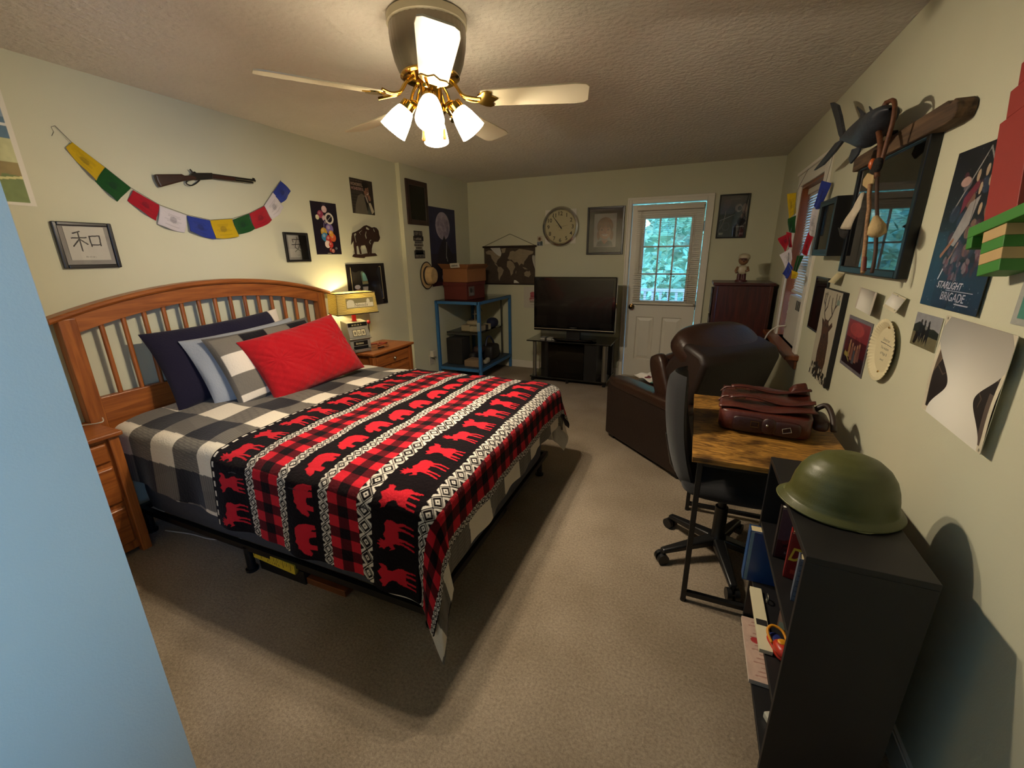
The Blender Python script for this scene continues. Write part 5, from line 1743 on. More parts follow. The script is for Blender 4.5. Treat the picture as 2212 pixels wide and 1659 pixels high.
gl_ = thing('boxing_gloves', 'dark laced gloves heaped beside the speaker cabinet', 'gloves', (0.44, 4.78, zs))
MB().rbox((0.42, 4.74, zs + 0.075), (0.055, 0.09, 0.075), 3, 18, 10).build('glove', DKL, gl_, world=True, smooth=180)
MB().rbox((0.46, 4.80, zs + 0.165), (0.06, 0.08, 0.05), 3, 18, 10).build('glove', pm('brown_gear', '#3a2620', 0.6), gl_, world=True, smooth=180)
sp_ = thing('pale_slippers', 'small pale slipper on the lowest shelf by the glass side', 'slipper', (0.58, 4.74, zs))
MB().rbox((0.595, 4.745, zs + 0.03), (0.03, 0.07, 0.03), 3, 16, 8).build('sole', pm('slipper', '#8d8878', 0.8), sp_, world=True, smooth=180)
MB().rbox((0.595, 4.775, zs + 0.045), (0.028, 0.04, 0.028), 2.5, 16, 8).build('upper', pm('slipper', '#8d8878', 0.8), sp_, world=True, smooth=180)
zm = 0.607
ga = thing('model_ship_kit', 'cream boxed model on the glass middle shelf', 'model', (0.40, 4.80, zm))
CRM = pm('cream_model', '#9a8d70', 0.7, var=0.1)
MB().box(0.28, 0.40, 4.68, 4.86, zm, zm + 0.075).box(0.41, 0.55, 4.66, 4.84, zm, zm + 0.065).build('hull_box', CRM, ga, world=True, bevel=0.006)
MB().rbox((0.42, 4.77, zm + 0.10), (0.09, 0.07, 0.03), 3.5, 20, 8).build('upper_hull', CRM, ga, world=True, smooth=60)
MB().tube([(0.45, 4.74, zm + 0.13), (0.45, 4.74, zm + 0.26)], 0.004, 6).tube([(0.50, 4.78, zm + 0.1), (0.50, 4.78, zm + 0.24)], 0.004, 6).tube([(0.42, 4.74, zm + 0.21), (0.49, 4.75, zm + 0.21)], 0.003, 6).build('mast', CRM, ga, world=True)
MB().box(0.36, 0.42, 4.74, 4.80, zm + 0.12, zm + 0.145).build('cabin', DKL, ga, world=True)
cp = thing('baseball_cap', 'navy cap resting on the glass middle shelf', 'cap', (0.53, 5.08, zm))
NV = pm('navy_cloth', '#12152e', 0.8, var=0.1)
MB().rbox((0.53, 5.08, zm + 0.06), (0.075, 0.085, 0.065), 2.3, 22, 12).build('crown', NV, cp, world=True, smooth=180)
MB().rbox((0.53, 4.985, zm + 0.025), (0.06, 0.05, 0.008), 2.5, 20, 6).build('peak', NV, cp, world=True, smooth=180)
sb_ = thing('trinket_box', 'small pale box with a dark side on the glass middle shelf', 'box', (0.54, 4.92, zm))
MB().box(0.50, 0.575, 4.875, 4.94, zm, zm + 0.07).build('case', pm('pale_card', '#a39574', 0.7), sb_, world=True, bevel=0.003)
MB().box(0.505, 0.57, 4.868, 4.875, zm + 0.005, zm + 0.065).build('dark_side', DKL, sb_, world=True)

# ================================================================ television and stand
tvs = thing('television_stand', 'black glass television stand with silver posts and a cabinet', 'stand', (1.63, 5.06, 0))
GBLK = pm('black_glass', '#070708', 0.08, var=0.0, coat=1.0)
SIL = pm('satin_silver', '#8d877a', 0.35, metal=0.8)
MB().box(1.115, 2.145, 4.815, 5.33, 0.505, 0.520).build('top_glass', GBLK, tvs, world=True, bevel=0.004)
MB().box(1.150, 2.115, 4.835, 5.33, 0.045, 0.065).build('bottom_glass', GBLK, tvs, world=True, bevel=0.004)
for x, r_ in ((1.205, 0.022), (2.075, 0.032)):
    MB().tube([(x, 4.87, 0.065), (x, 4.87, 0.505)], r_, 20).build('front_post', SIL, tvs, world=True, smooth=40)
for x in (1.205, 2.075):
    MB().box(x - 0.03, x + 0.03, 5.20, 5.32, 0.065, 0.505).build('rear_post', BLACKP, tvs, world=True, bevel=0.004)
MB().box(1.345, 1.385, 4.845, 5.30, 0.065, 0.505).box(1.835, 1.985, 4.845, 5.30, 0.065, 0.505).box(1.385, 1.835, 5.28, 5.30, 0.065, 0.505).build('cabinet', BLACKP, tvs, world=True)
MB().box(1.385, 1.835, 4.85, 5.28, 0.275, 0.290).build('shelf', BLACKP, tvs, world=True)
MB().box(1.390, 1.830, 4.838, 4.844, 0.070, 0.500).build('glass_door', glassmat('smoked_glass', tint=(0.16, 0.16, 0.17), ior=1.5), tvs, world=True)
for x, y in ((1.18, 4.86), (2.08, 4.86), (1.18, 5.30), (2.08, 5.30), (1.63, 4.86)):
    MB().tube([(x, y, 0), (x, y, 0.046)], 0.02, 10).build('foot', BLACKP, tvs, world=True)
dv = thing('disc_player', 'dark disc player inside the television stand cabinet', 'player', (1.62, 5.05, 0.066))
MB().box(1.42, 1.80, 4.88, 5.18, 0.07, 0.13).build('case', pm('player_grey', '#2a2826', 0.5), dv, world=True, bevel=0.004)
MB().box(1.45, 1.66, 4.876, 4.881, 0.095, 0.115).build('tray_door', pm('player_trim', '#4a4744', 0.5), dv, world=True)
tv = thing('television', 'large black flat television standing by the door', 'television', (1.68, 4.95, 0.52))
TVB = pm('tv_gloss_black', '#08080a', 0.12, var=0.0, coat=0.6)
MB().box(1.195, 2.170, 4.86, 4.94, 0.640, 1.272).build('casing', TVB, tv, world=True, bevel=0.010)
MB().box(1.40, 1.98, 4.94, 5.02, 0.70, 1.16).build('rear_housing', BLACKP, tv, world=True, bevel=0.02)
MB().box(1.235, 2.130, 4.856, 4.861, 0.705, 1.235).build('screen', pm('tv_screen', '#0b0a0c', 0.22, var=0.0, coat=0.2), tv, world=True)
MB().box(1.200, 2.165, 4.855, 4.862, 0.662, 0.672).build('silver_strip', pm('satin_strip', '#a39a86', 0.3, metal=0.8), tv, world=True, bevel=0.002)
cv = Cv(0.09, 0.014, '#0b0a0c', 0.0008); cv.text('Panasonic', 0.5, 0.5, 0.62, '#77736c', 0.95, 0.01)
sheet('maker_badge', cv, (1.64, 4.8545, 0.683), FU, FV, GLOSSY, tv, 0.001, edge='#0b0a0c')
MB().box(1.60, 1.76, 4.89, 4.95, 0.55, 0.645).build('neck', BLACKP, tv, world=True)
MB().rbox((1.68, 4.96, 0.537), (0.27, 0.12, 0.016), 3.5, 36, 8).build('base', TVB, tv, world=True, smooth=50)
for k, (x, c_) in enumerate(((1.30, '#77736c'), (1.385, '#8d8a84'), (1.45, '#5d5a55'))):
    rm = thing('game_cartridge', ['grey box nearest the corner of the television stand', 'pale box between two others under the television', 'small dark box beside the television foot'][k], 'box', (x, 4.93, 0.52), 0, 'small boxes under the television')
    MB().box(-0.032, 0.032, -0.05, 0.05, 0.0, 0.028 - 0.004 * k).build('shell', pm('cart_%d' % k, c_, 0.5), rm, bevel=0.003)
    MB().box(-0.024, 0.024, -0.053, -0.05, 0.004, 0.018).build('front_slot', pm('cart_trim', '#a8a49a', 0.5), rm)

# ================================================================ dark chest in the far corner
MAH = wood('mahogany', '#2b0d0a', '#4a1a12', axis=2, rough=0.35)
MAHX = wood('mahogany_across', '#2b0d0a', '#4a1a12', axis=0, rough=0.35)
ch = thing('tall_chest', 'tall dark mahogany chest in the corner behind the recliner', 'chest', (3.38, 4.84, 0))
cx0, cx1, cy0, cy1 = 3.135, 3.640, 4.62, 5.06
MB().box(cx0 + 0.01, cx1 - 0.01, cy0 + 0.01, cy1 - 0.01, 0.05, 1.215).build('carcass', MAH, ch, world=True, bevel=0.004)
MB().box(cx0 - 0.012, cx1 + 0.012, cy0 - 0.012, cy1, 1.215, 1.242).build('top', MAHX, ch, world=True, bevel=0.006)
MB().box(cx0, cx1, cy0, cy1 - 0.005, 0.0, 0.06).build('plinth', MAHX, ch, world=True, bevel=0.004)
for x in (cx0 + 0.004, cx1 - 0.034):
    MB().box(x, x + 0.03, cy0 - 0.002, cy0 + 0.03, 0.06, 1.215).build('corner_stile', MAH, ch, world=True, bevel=0.004)
LEAFP = paintmat('leaf_panel', 0.6)
for k in range(4):
    z0_ = 0.10 + k * 0.275
    cv = Cv(0.37, 0.25, '#141015', 0.004)
    r = random.Random(k)
    for j in range(16):
        cv.ell(r.random(), r.random(), 0.06 + 0.05 * r.random(), 0.10 * r.random() + 0.03, '#8f8790', 1, r.random() * 3)
    d = sheet('drawer', cv, (cx0 - 0.010, cy1 - 0.035, z0_), RU, RV, LEAFP, ch, 0.02, edge='#241013')
    d['label'] = 'drawer front with a pale leaf print'
bb = thing('bobblehead_figure', 'cream and maroon bobblehead figurine standing on the dark chest', 'figurine', (3.375, 4.84, 1.243))
CR_, MR_, SK_ = pm('cream_glaze', '#b3a68c', 0.35), pm('maroon_glaze', '#4a1f22', 0.35), pm('tan_glaze', '#7d5b40', 0.4)
MB().lathe([(0.055, 0), (0.055, 0.012), (0.045, 0.016), (0, 0.016)], 24).build('stand', MR_, bb, smooth=40)
MB().tube([(-0.022, 0, 0.015), (-0.020, 0, 0.075)], [0.020, 0.019], 12).tube([(0.022, 0, 0.015), (0.020, 0, 0.075)], [0.020, 0.019], 12).build('legs', MR_, bb, smooth=60)
MB().rbox((0, 0, 0.11), (0.042, 0.030, 0.045), 2.6, 20, 12).build('torso', CR_, bb, smooth=180)
MB().tube([(-0.040, 0, 0.135), (-0.058, -0.015, 0.10), (-0.050, -0.035, 0.085)], [0.014, 0.012, 0.011], 10).tube([(0.040, 0, 0.135), (0.050, -0.02, 0.105), (0.030, -0.035, 0.10)], [0.014, 0.012, 0.011], 10).build('arms', SK_, bb, smooth=180)
MB().ball((0, 0, 0.205), (0.046, 0.044, 0.052)).build('head', SK_, bb, smooth=180)
MB().rbox((0.004, 0.004, 0.228), (0.053, 0.052, 0.036), 2.3, 22, 12).build('cap', CR_, bb, smooth=180)
MB().rbox((-0.008, -0.050, 0.215), (0.036, 0.024, 0.006), 2.4, 20, 6).build('cap_peak', MR_, bb, smooth=180)
MB().ball((-0.018, -0.040, 0.203), 0.006).ball((0.014, -0.041, 0.203), 0.006).ball((-0.002, -0.046, 0.192), 0.007).build('face', MR_, bb, smooth=180)

# ================================================================ recliner
LEA = pm('brown_leather', '#2b1810', 0.38, var=0.18, scale=7, bump=0.15, bscale=60, coat=0.12)
LEAD = pm('dark_leather', '#20130e', 0.5, var=0.15, scale=7, bump=0.12, bscale=80)
rc = thing('recliner', 'dark brown leather recliner turned towards the television', 'armchair', (2.967, 3.455, 0), math.radians(45))
MB().box(-0.34, 0.34, -0.36, 0.40, 0.03, 0.36).build('base', LEAD, rc, bevel=0.02)
PX = Matrix(((0, 0, 1, 0), (1, 0, 0, 0), (0, 1, 0, 0), (0, 0, 0, 1)))      # local xy -> (y, z), extruded along x
for s in (-1, 1):
    x0 = -0.42 if s < 0 else 0.29
    MB().prism([(-0.43, 0.035), (0.435, 0.035), (0.44, 0.44), (0.43, 0.50), (-0.40, 0.49), (-0.43, 0.44)], 0.13, Matrix.Translation((x0, 0, 0)) @ PX).build('arm_panel', LEAD, rc, bevel=0.018, seg=3, smooth=50)
    MB().rbox((x0 + 0.065, 0.005, 0.508), (0.078, 0.44, 0.045), 4.5, 36, 12).build('arm_pad', LEA, rc, smooth=180)
MB().rbox((0, 0.10, 0.41), (0.29, 0.36, 0.085), 4.5, 36, 12).build('seat_cushion', LEA, rc, smooth=180)
MB().rbox((0, 0.425, 0.24), (0.29, 0.035, 0.17), 5, 32, 12).build('footrest', LEA, rc, smooth=180)
MB().prism([(-0.12, 0.42), (-0.02, 0.50), (-0.16, 0.80), (-0.30, 0.955), (-0.46, 0.90), (-0.50, 0.84), (-0.36, 0.40)], 0.70, Matrix.Translation((-0.35, 0, 0)) @ PX).build('backrest', LEAD, rc, bevel=0.035, seg=4, smooth=60)
TL = Matrix.Translation((0, -0.275, 0.875)) @ Matrix.Rotation(math.radians(38), 4, 'X')
MB().rbox((0, 0, 0), (0.355, 0.20, 0.115), 3.2, 48, 18, TL).build('head_cushion', LEA, rc, smooth=180)
TL2 = Matrix.Translation((0, -0.085, 0.63)) @ Matrix.Rotation(math.radians(65), 4, 'X')
MB().rbox((0, 0, 0), (0.33, 0.20, 0.085), 3.6, 40, 14, TL2).build('back_cushion', LEA, rc, smooth=180)
for s in (-1, 1):
    TL3 = Matrix.Translation((s * 0.335, -0.13, 0.62)) @ Matrix.Rotation(math.radians(66), 4, 'X')
    MB().rbox((0, 0, 0), (0.045, 0.22, 0.075), 4, 20, 12, TL3).build('back_wing', LEA, rc, smooth=180)
for x, y in ((-0.36, 0.38), (0.36, 0.38), (-0.36, -0.38), (0.36, -0.38)):
    MB().box(x - 0.03, x + 0.03, y - 0.03, y + 0.03, 0.0, 0.04).build('foot', BLACKP, rc)
# leaf-print cloth over the seat and the far arm
NU, NV = 150, 120
gx, gy = np.meshgrid(np.linspace(-0.16, 0.43, NU), np.linspace(0.02, 0.44, NV))
zz = 0.508 + 0.054 * smoothstep(0.235, 0.31, gx) + 0.012 * np.sin(gx * 26 + gy * 9) ** 2 + 0.012 * np.sin(gy * 21 + 1.5 * np.sin(gx * 11)) ** 2
P = np.stack([gx + 0.012 * np.sin(gy * 19), gy + 0.014 * np.sin(gx * 15), zz], -1)
cv = Cv(0.59, 0.42, '#cfc8bc', 0.0036)
a = np.empty((NV, NU, 3)); a[:] = lin('#cfc8bc')
cu_, cw_ = (gx + 0.16) / 0.59, (gy - 0.02) / 0.42
a[(cw_ > 0.32) & (cw_ < 0.46) & (cu_ < 0.62)] = lin('#3f6a5c')
a[(cw_ > 0.36) & (cw_ < 0.41) & (np.sin(cu_ * 60) > 0) & (cu_ < 0.62)] = lin('#b9c0b4')
for lx, ly in ((0.12, 0.75), (0.42, 0.82), (0.72, 0.70), (0.90, 0.40), (0.30, 0.12), (0.62, 0.14), (0.88, 0.88), (0.08, 0.2)):
    dx, dy = (gx + 0.16) - lx * 0.59, (gy - 0.02) - ly * 0.42
    an, rr = np.arctan2(dy, dx), np.hypot(dx, dy)
    a[rr < 0.026 + 0.012 * np.abs(np.cos(2.5 * an + lx * 9))] = lin('#5e1420')
M4 = np.array(BASE[rc.name])
lf = thick_cloth('lap_blanket', P @ M4[:3, :3].T + M4[:3, 3], a, CLOTH, 0.004, lin('#cfc8bc'))
tag(lf, 'white lap blanket printed with red leaves lying on the recliner seat', 'blanket')

# ================================================================ desk
dk = thing('desk', 'small rustic brown desk on a black metal frame', 'desk', (3.31, 2.13, 0))
m, n, b = nodemat('rustic_top')
tc = n.nodes.new('ShaderNodeTexCoord'); mp_ = n.nodes.new('ShaderNodeMapping'); mp_.inputs['Scale'].default_value = (3, 14, 14)
n.links.new(tc.outputs['Object'], mp_.inputs['Vector'])
w1 = n.nodes.new('ShaderNodeTexNoise'); w1.inputs['Scale'].default_value = 2.6; w1.inputs['Detail'].default_value = 7; w1.inputs['Distortion'].default_value = 2.6
w2 = n.nodes.new('ShaderNodeTexNoise'); w2.inputs['Scale'].default_value = 7; w2.inputs['Detail'].default_value = 3
n.links.new(mp_.outputs[0], w1.inputs['Vector']); n.links.new(tc.outputs['Object'], w2.inputs['Vector'])
q1 = n.nodes.new('ShaderNodeValToRGB'); q1.color_ramp.elements[0].position = 0.36; q1.color_ramp.elements[1].position = 0.62
q1.color_ramp.elements[0].color = lin('#5a3a14') + (1,); q1.color_ramp.elements[1].color = lin('#a87a34') + (1,)
q2 = n.nodes.new('ShaderNodeValToRGB'); q2.color_ramp.elements[0].position = 0.34; q2.color_ramp.elements[1].position = 0.50
q2.color_ramp.elements[0].color = (0.28, 0.25, 0.22, 1); q2.color_ramp.elements[1].color = (1, 1, 1, 1)
mu = n.nodes.new('ShaderNodeMix'); mu.data_type = 'RGBA'; mu.blend_type = 'MULTIPLY'; mu.inputs['Factor'].default_value = 1
n.links.new(w1.outputs['Fac'], q1.inputs[0]); n.links.new(w2.outputs['Fac'], q2.inputs[0])
n.links.new(q1.outputs[0], mu.inputs['A']); n.links.new(q2.outputs[0], mu.inputs['B']); n.links.new(mu.outputs['Result'], b.inputs['Base Color'])
b.inputs['Roughness'].default_value = 0.5
MB().box(3.022, 3.605, 1.712, 2.575, 0.712, 0.735).build('desktop', m, dk, world=True, bevel=0.002)
TBK = BLACKM
for y in (1.735, 2.510):
    b_ = MB()
    for x in (3.045, 3.575):
        b_.box(x - 0.0, x + 0.022, y, y + 0.022, 0.012, 0.712)
    b_.box(3.067, 3.575, y, y + 0.022, 0.035, 0.057).box(3.067, 3.575, y, y + 0.022, 0.690, 0.712)
    b_.build('side_frame', TBK, dk, world=True, bevel=0.002)
    for x in (3.045, 3.575):
        MB().tube([(x + 0.011, y + 0.011, 0), (x + 0.011, y + 0.011, 0.013)], 0.013, 10).build('foot', BLACKP, dk, world=True)
MB().box(3.575, 3.590, 1.757, 2.510, 0.40, 0.42).box(3.045, 3.067, 1.757, 2.510, 0.692, 0.712).build('cross_bar', TBK, dk, world=True)

# ================================================================ desk chair
dc = thing('desk_chair', 'black fabric swivel chair pushed in at the desk', 'chair', (3.20, 2.12, 0), math.radians(-90))
BKF = pm('black_fabric', '#101013', 0.95, var=0.2, scale=60, bump=0.25, bscale=400, sheen=0.1)
for wa in (210, 142, 282, 354, 66):
    an = math.radians(wa + 90)
    d = Vector((math.cos(an), math.sin(an), 0))
    p = Vector((-d.y, d.x, 0))
    lg = MB()
    lo = [d * 0.03 + p * 0.03 + Vector((0, 0, 0.085)), d * 0.03 - p * 0.03 + Vector((0, 0, 0.085)), d * 0.30 - p * 0.018 + Vector((0, 0, 0.056)), d * 0.30 + p * 0.018 + Vector((0, 0, 0.056))]
    hi = [q + Vector((0, 0, 0.045 if i < 2 else 0.026)) for i, q in enumerate(lo)]
    lg.hexa([tuple(q) for q in lo], [tuple(q) for q in hi])
    lg.build('leg', BLACKP, dc, bevel=0.010, seg=3, smooth=50)
    c = d * 0.295
    k = MB()
    for s in (-1, 1):
        q = c + p * 0.017 * s
        k.tube([tuple(q - p * 0.010 + Vector((0, 0, 0.029))), tuple(q + p * 0.010 + Vector((0, 0, 0.029)))], 0.0285, 18)
    k.tube([tuple(c + Vector((0, 0, 0.03))), tuple(c + Vector((0, 0, 0.07)))], 0.008, 8)
    k.build('castor', BLACKP, dc, smooth=40)
MB().tube([(0, 0, 0.08), (0, 0, 0.10), (0, 0, 0.13), (0, 0, 0.30), (0, 0, 0.30), (0, 0, 0.43)], [0.045, 0.05, 0.032, 0.030, 0.020, 0.020], 20).build('column', BLACKP, dc, smooth=40)
MB().box(-0.08, 0.08, -0.12, 0.10, 0.405, 0.435).build('mechanism', BLACKP, dc, bevel=0.01)
MB().rbox((0, 0.015, 0.475), (0.235, 0.225, 0.045), 4, 40, 12).build('seat', BKF, dc, smooth=180)
# curved padded back
vs_f, vs_b = [], []
nz, nx_ = 22, 18
for i in range(nz):
    t = i / (nz - 1)
    z = 0.40 + 0.585 * t
    halfw = 0.215 * (1 - abs(2 * t - 1.05) ** 4 * 0.45) * (0.80 + 0.2 * math.sin(PI * min(1, t + .25)))
    yc = -0.185 - 0.10 * t - 0.03 * math.sin(PI * t)
    rf_, rb_ = [], []
    for j in range(nx_):
        u = -1 + 2 * j / (nx_ - 1)
        e = max(0.0, 1 - abs(u) ** 4) ** 0.5 * max(0.0, 1 - abs(2 * t - 1) ** 6) ** 0.5
        curve = 0.055 * u * u
        rf_.append((u * halfw, yc + curve + 0.038 * e, z))
        rb_.append((u * halfw, yc + curve - 0.034 * e, z))
    vs_f.append(rf_); vs_b.append(rb_[::-1])
bk = MB().grid(vs_f).grid(vs_b)
bk.build('backrest', BKF, dc, smooth=180)
MB().tube([(0, -0.10, 0.42), (0, -0.20, 0.43), (0, -0.245, 0.50), (0, -0.28, 0.66)], 0.022, 8).build('back_bar', BLACKP, dc, smooth=60)

# ================================================================ satchel on the desk
BAG = pm('red_brown_leather', '#4a1f17', 0.36, var=0.25, scale=9, bump=0.25, bscale=45, coat=0.15)
BAGD = pm('dark_red_leather', '#2c100e', 0.42, var=0.2, scale=9, bump=0.2, bscale=60)
sa = thing('leather_satchel', 'red-brown leather satchel with straps and buckles lying on the desk', 'bag', (3.325, 2.235, 0.7365), math.radians(-6))
MB().rbox((0, 0, 0.054), (0.185, 0.20, 0.053), 9, 48, 12).build('body', BAG, sa, smooth=50)
fl_ = []
for i in range(26):
    v = i / 25
    row = []
    for j in range(30):
        u = j / 29
        x = -0.187 + 0.376 * u
        y = -0.185 + 0.37 * v
        z = 0.1085 + 0.006 * math.sin(u * 9 + v * 4) + 0.005 * math.sin(v * 13 + 2 * u) + 0.018 * (u ** 4)
        row.append((x, y, z))
    fl_.append(row)
MB().grid(fl_).build('flap', BAG, sa, smooth=180, solid=0.006)
for y, tw in ((-0.07, 0.0), (0.095, 0.02)):
    b_ = MB()
    rows_ = []
    for i in range(24):
        t = i / 23
        x = -0.15 + 0.34 * t
        z = 0.122 + 0.012 * math.sin(t * PI * 2.2 + tw * 30) + 0.012 * t
        rows_.append([(x, y - 0.022 + tw * t, z + 0.004), (x, y, z + 0.010), (x, y + 0.022 + tw * t, z + 0.004)])
    b_.grid(rows_).build('strap', BAG, sa, smooth=180, solid=0.005)
    MB().tube([(-0.13, y - 0.03, 0.131), (-0.13, y + 0.03, 0.131), (-0.085, y + 0.03, 0.134), (-0.085, y - 0.03, 0.134)], 0.003, 6, closed=True).build('buckle', pm('antique_brass', '#6a5230', 0.35, metal=0.9), sa)
    MB().tube(smooth_curve([(-0.15, y, 0.128), (-0.175, y + 0.01, 0.120), (-0.195, y + 0.0, 0.10)], 5), 0.005, 6).build('loop', BAG, sa, smooth=180)
MB().hexa([(0.10, 0.10, 0.125), (0.19, 0.10, 0.125), (0.19, 0.20, 0.12), (0.10, 0.20, 0.12)], [(0.12, 0.11, 0.165), (0.17, 0.11, 0.15), (0.17, 0.16, 0.18), (0.12, 0.16, 0.16)]).build('raised_corner', BAG, sa, bevel=0.01)
# near end: two pockets with a round tab and buckles
MB().rbox((-0.06, -0.205, 0.05), (0.065, 0.014, 0.036), 4, 28, 10).build('end_pocket', BAGD, sa, smooth=180)
MB().rbox((0.085, -0.205, 0.05), (0.055, 0.014, 0.034), 4, 28, 10).build('end_pocket', BAGD, sa, smooth=180)
MB().rbox((0.02, -0.214, 0.055), (0.030, 0.010, 0.038), 2.2, 28, 10).build('round_tab', BAGD, sa, smooth=180)
MB().ball((0.012, -0.226, 0.062), 0.006).build('stud', CHROME, sa, smooth=180)
MB().tube([(0.075, -0.222, 0.036), (0.105, -0.222, 0.046), (0.098, -0.222, 0.066), (0.070, -0.222, 0.055)], 0.0022, 6, closed=True).build('ring', CHROME, sa)
MB().tube([(-0.05, -0.222, 0.045), (-0.02, -0.222, 0.045), (-0.02, -0.222, 0.07), (-0.05, -0.222, 0.07)], 0.002, 6, closed=True).build('end_buckle', pm('antique_brass', '#6a5230', 0.35, metal=0.9), sa)
MB().rbox((0.215, -0.06, 0.062), (0.035, 0.10, 0.026), 3, 24, 10).build('side_pocket', BAGD, sa, smooth=180)
b_ = MB()
b_.tube(smooth_curve([(0.20, -0.02, 0.10), (0.235, -0.03, 0.128), (0.255, -0.09, 0.10), (0.262, -0.14, 0.05)], 6), [0.012] * 19, 8)
b_.build('carry_handle', pm('worn_leather', '#2b1c14', 0.5, var=0.2), sa, smooth=180)

# ================================================================ bookcase
bkc = thing('bookcase', 'low black three-shelf bookcase standing end-on to the camera', 'bookcase', (3.42, 1.405, 0))
qx0, qx1, qy0, qy1, qh = 3.290, 3.555, 1.110, 1.702, 0.790
MB().box(qx0, qx1, qy0, qy1, qh - 0.018, qh).build('top', DARKW, bkc, world=True, bevel=0.0015)
for y in (qy0, qy1 - 0.016):
    MB().box(qx0, qx1, y, y + 0.016, 0, qh - 0.018).build('side_panel', DARKW, bkc, world=True, bevel=0.0015)
for z in (0.045, 0.270, 0.520):
    MB().box(qx0 + 0.003, qx1 - 0.004, qy0 + 0.016, qy1 - 0.016, z - 0.016, z).build('shelf', DARKW, bkc, world=True, bevel=0.001)
MB().box(qx1 - 0.004, qx1, qy0 + 0.016, qy1 - 0.016, 0.0, qh - 0.018).build('back_panel', DARKW, bkc, world=True)
MB().box(qx0 + 0.012, qx0 + 0.028, qy0 + 0.016, qy1 - 0.016, 0, 0.029).build('kick_board', DARKW, bkc, world=True)


def book(nm, label, org, ex, ey, ez, w, t, h, cover, cv=None, cat='book', page='#c9b88f', spine_front=True, grp='books and things on the bookcase shelves'):
    """org: lower corner; ex along the cover width, ey thickness, ez up"""
    th_ = thing(nm, label, cat, org, 0, grp)
    R_ = Matrix((Vector(ex), Vector(ey), Vector(ez))).transposed().to_4x4()
    MB().box(0.004, w - 0.003, 0.003, t - 0.003, 0.003, h - 0.003, R_).build('pages', pm('pages_' + page[1:], page, 0.9), th_)
    MB().box(0, w, 0, 0.003, 0, h, R_).box(0, w, t - 0.003, t, 0, h, R_).box(0, 0.004, 0.003, t - 0.003, 0, h, R_).build('cover', pm('cover_' + cover[1:], cover, 0.4, var=0.1), th_, bevel=0.001)
    if cv is not None:
        Bm = Matrix.Translation(Vector(org)) @ R_
        sheet('cover_print', cv, Bm @ Vector((0.004, -0.0008, 0.004)), R_.to_3x3() @ Vector((1, 0, 0)), R_.to_3x3() @ Vector((0, 0, 1)), GLOSSY, th_, 0.0006)
    return th_


cv = Cv(0.192, 0.220, '#1d4278', 0.002); cv.rect(0.55, 0.86, 0.9, 0.89, '#6f86a8').rect(0, 0, 0.06, 1, '#6f93a8').blotch(0.15, 3, 4)
book('book', 'thick blue hardback standing out from the middle shelf', (3.255, 1.640, 0.2705), (1, 0, 0), (0, 1, 0), (0, 0, 1), 0.20, 0.044, 0.228, '#1f4a80', cv)
cv = Cv(0.132, 0.187, '#57424a', 0.0015); cv.rect(0, 0, 1, 0.36, '#3f1a20').poly([(0.1, 0.34), (0.5, 0.5), (0.9, 0.36), (0.8, 0.2), (0.2, 0.2)], '#5f2228').ell(0.6, 0.62, 0.14, 0.14, '#8a7a68').ell(0.45, 0.75, 0.2, 0.1, '#2d2428').ell(0.7, 0.82, 0.12, 0.08, '#3a2f33')
cv.scribble(0.5, 0.9, 0.6, 0.08, '#2d2126', 3).scribble(0.5, 0.28, 0.7, 0.08, '#1a0d10', 4).scribble(0.55, 0.12, 0.7, 0.06, '#7a6a6c', 5).blotch(0.2, 2, 6)
book('book', 'maroon illustrated hardback at the far end of the top shelf', (3.302, 1.470, 0.5205), (1, 0, 0), (0, 1, 0), (0, 0, 1), 0.140, 0.022, 0.195, '#1b1315', cv, page='#d8d4c8')
cv = Cv(0.112, 0.162, '#7a1a18', 0.0012); cv.text('DAVE', 0.5, 0.55, 0.30, '#d8b43a', 0.9, 0.02, 0.2).rect(0.1, 0.1, 0.9, 0.2, '#a83a2a')
book('book', 'red paperback with slanting yellow letters on the top shelf', (3.318, 1.375, 0.5205), (0.985, -0.17, 0), (0.17, 0.985, 0), (0, 0, 1), 0.120, 0.030, 0.170, '#7a1a18', cv)
cv = Cv(0.092, 0.142, '#5f6674', 0.0015); cv.blotch(0.4, 9, 14)
for k in range(7):
    cv.line([(0, 0.1 + k * 0.13), (1, 0.16 + k * 0.13)], 0.003, '#3f4450')
book('book', 'grey-blue cloth-covered notebook nearest the end of the top shelf', (3.322, 1.270, 0.5205), (0.985, -0.17, 0), (0.17, 0.985, 0), (0, 0, 1), 0.10, 0.035, 0.150, '#5a606c', cv)
cv = Cv(0.062, 0.122, '#a58a78', 0.0012)
for k in range(9):
    cv.line([(0.15, 0.3 + k * 0.07), (0.85, 0.3 + k * 0.07)], 0.002, '#7a4a3f')
cv.rect(0, 0, 1, 0.2, '#8d9a8a')
book('book', 'small pinkish paperback between the blue hardback and the toy clogs', (3.345, 1.430, 0.2705), (0.9, -0.44, 0), (0.44, 0.9, 0), (0, 0, 1), 0.070, 0.035, 0.130, '#8a6a5a', cv, page='#d8cfc0')
rg = thing('key_ring', 'small metal ring leaning by the blue hardback', 'ring', (3.33, 1.545, 0.2705), 0, 'books and things on the bookcase shelves')
MB().tube([(0.0, 0.014 * math.cos(a_), 0.0165 + 0.014 * math.sin(a_)) for a_ in [2 * PI * k / 16 for k in range(16)]], 0.0025, 6, closed=True).build('ring', SIL, rg, smooth=180)
MB().box(-0.004, 0.004, -0.010, 0.010, 0.0, 0.003).build('tab', SIL, rg)
wbk = thing('white_box', 'flat white box edge sticking out of the middle shelf', 'box', (3.34, 1.45, 0.2705), 0, 'books and things on the bookcase shelves')
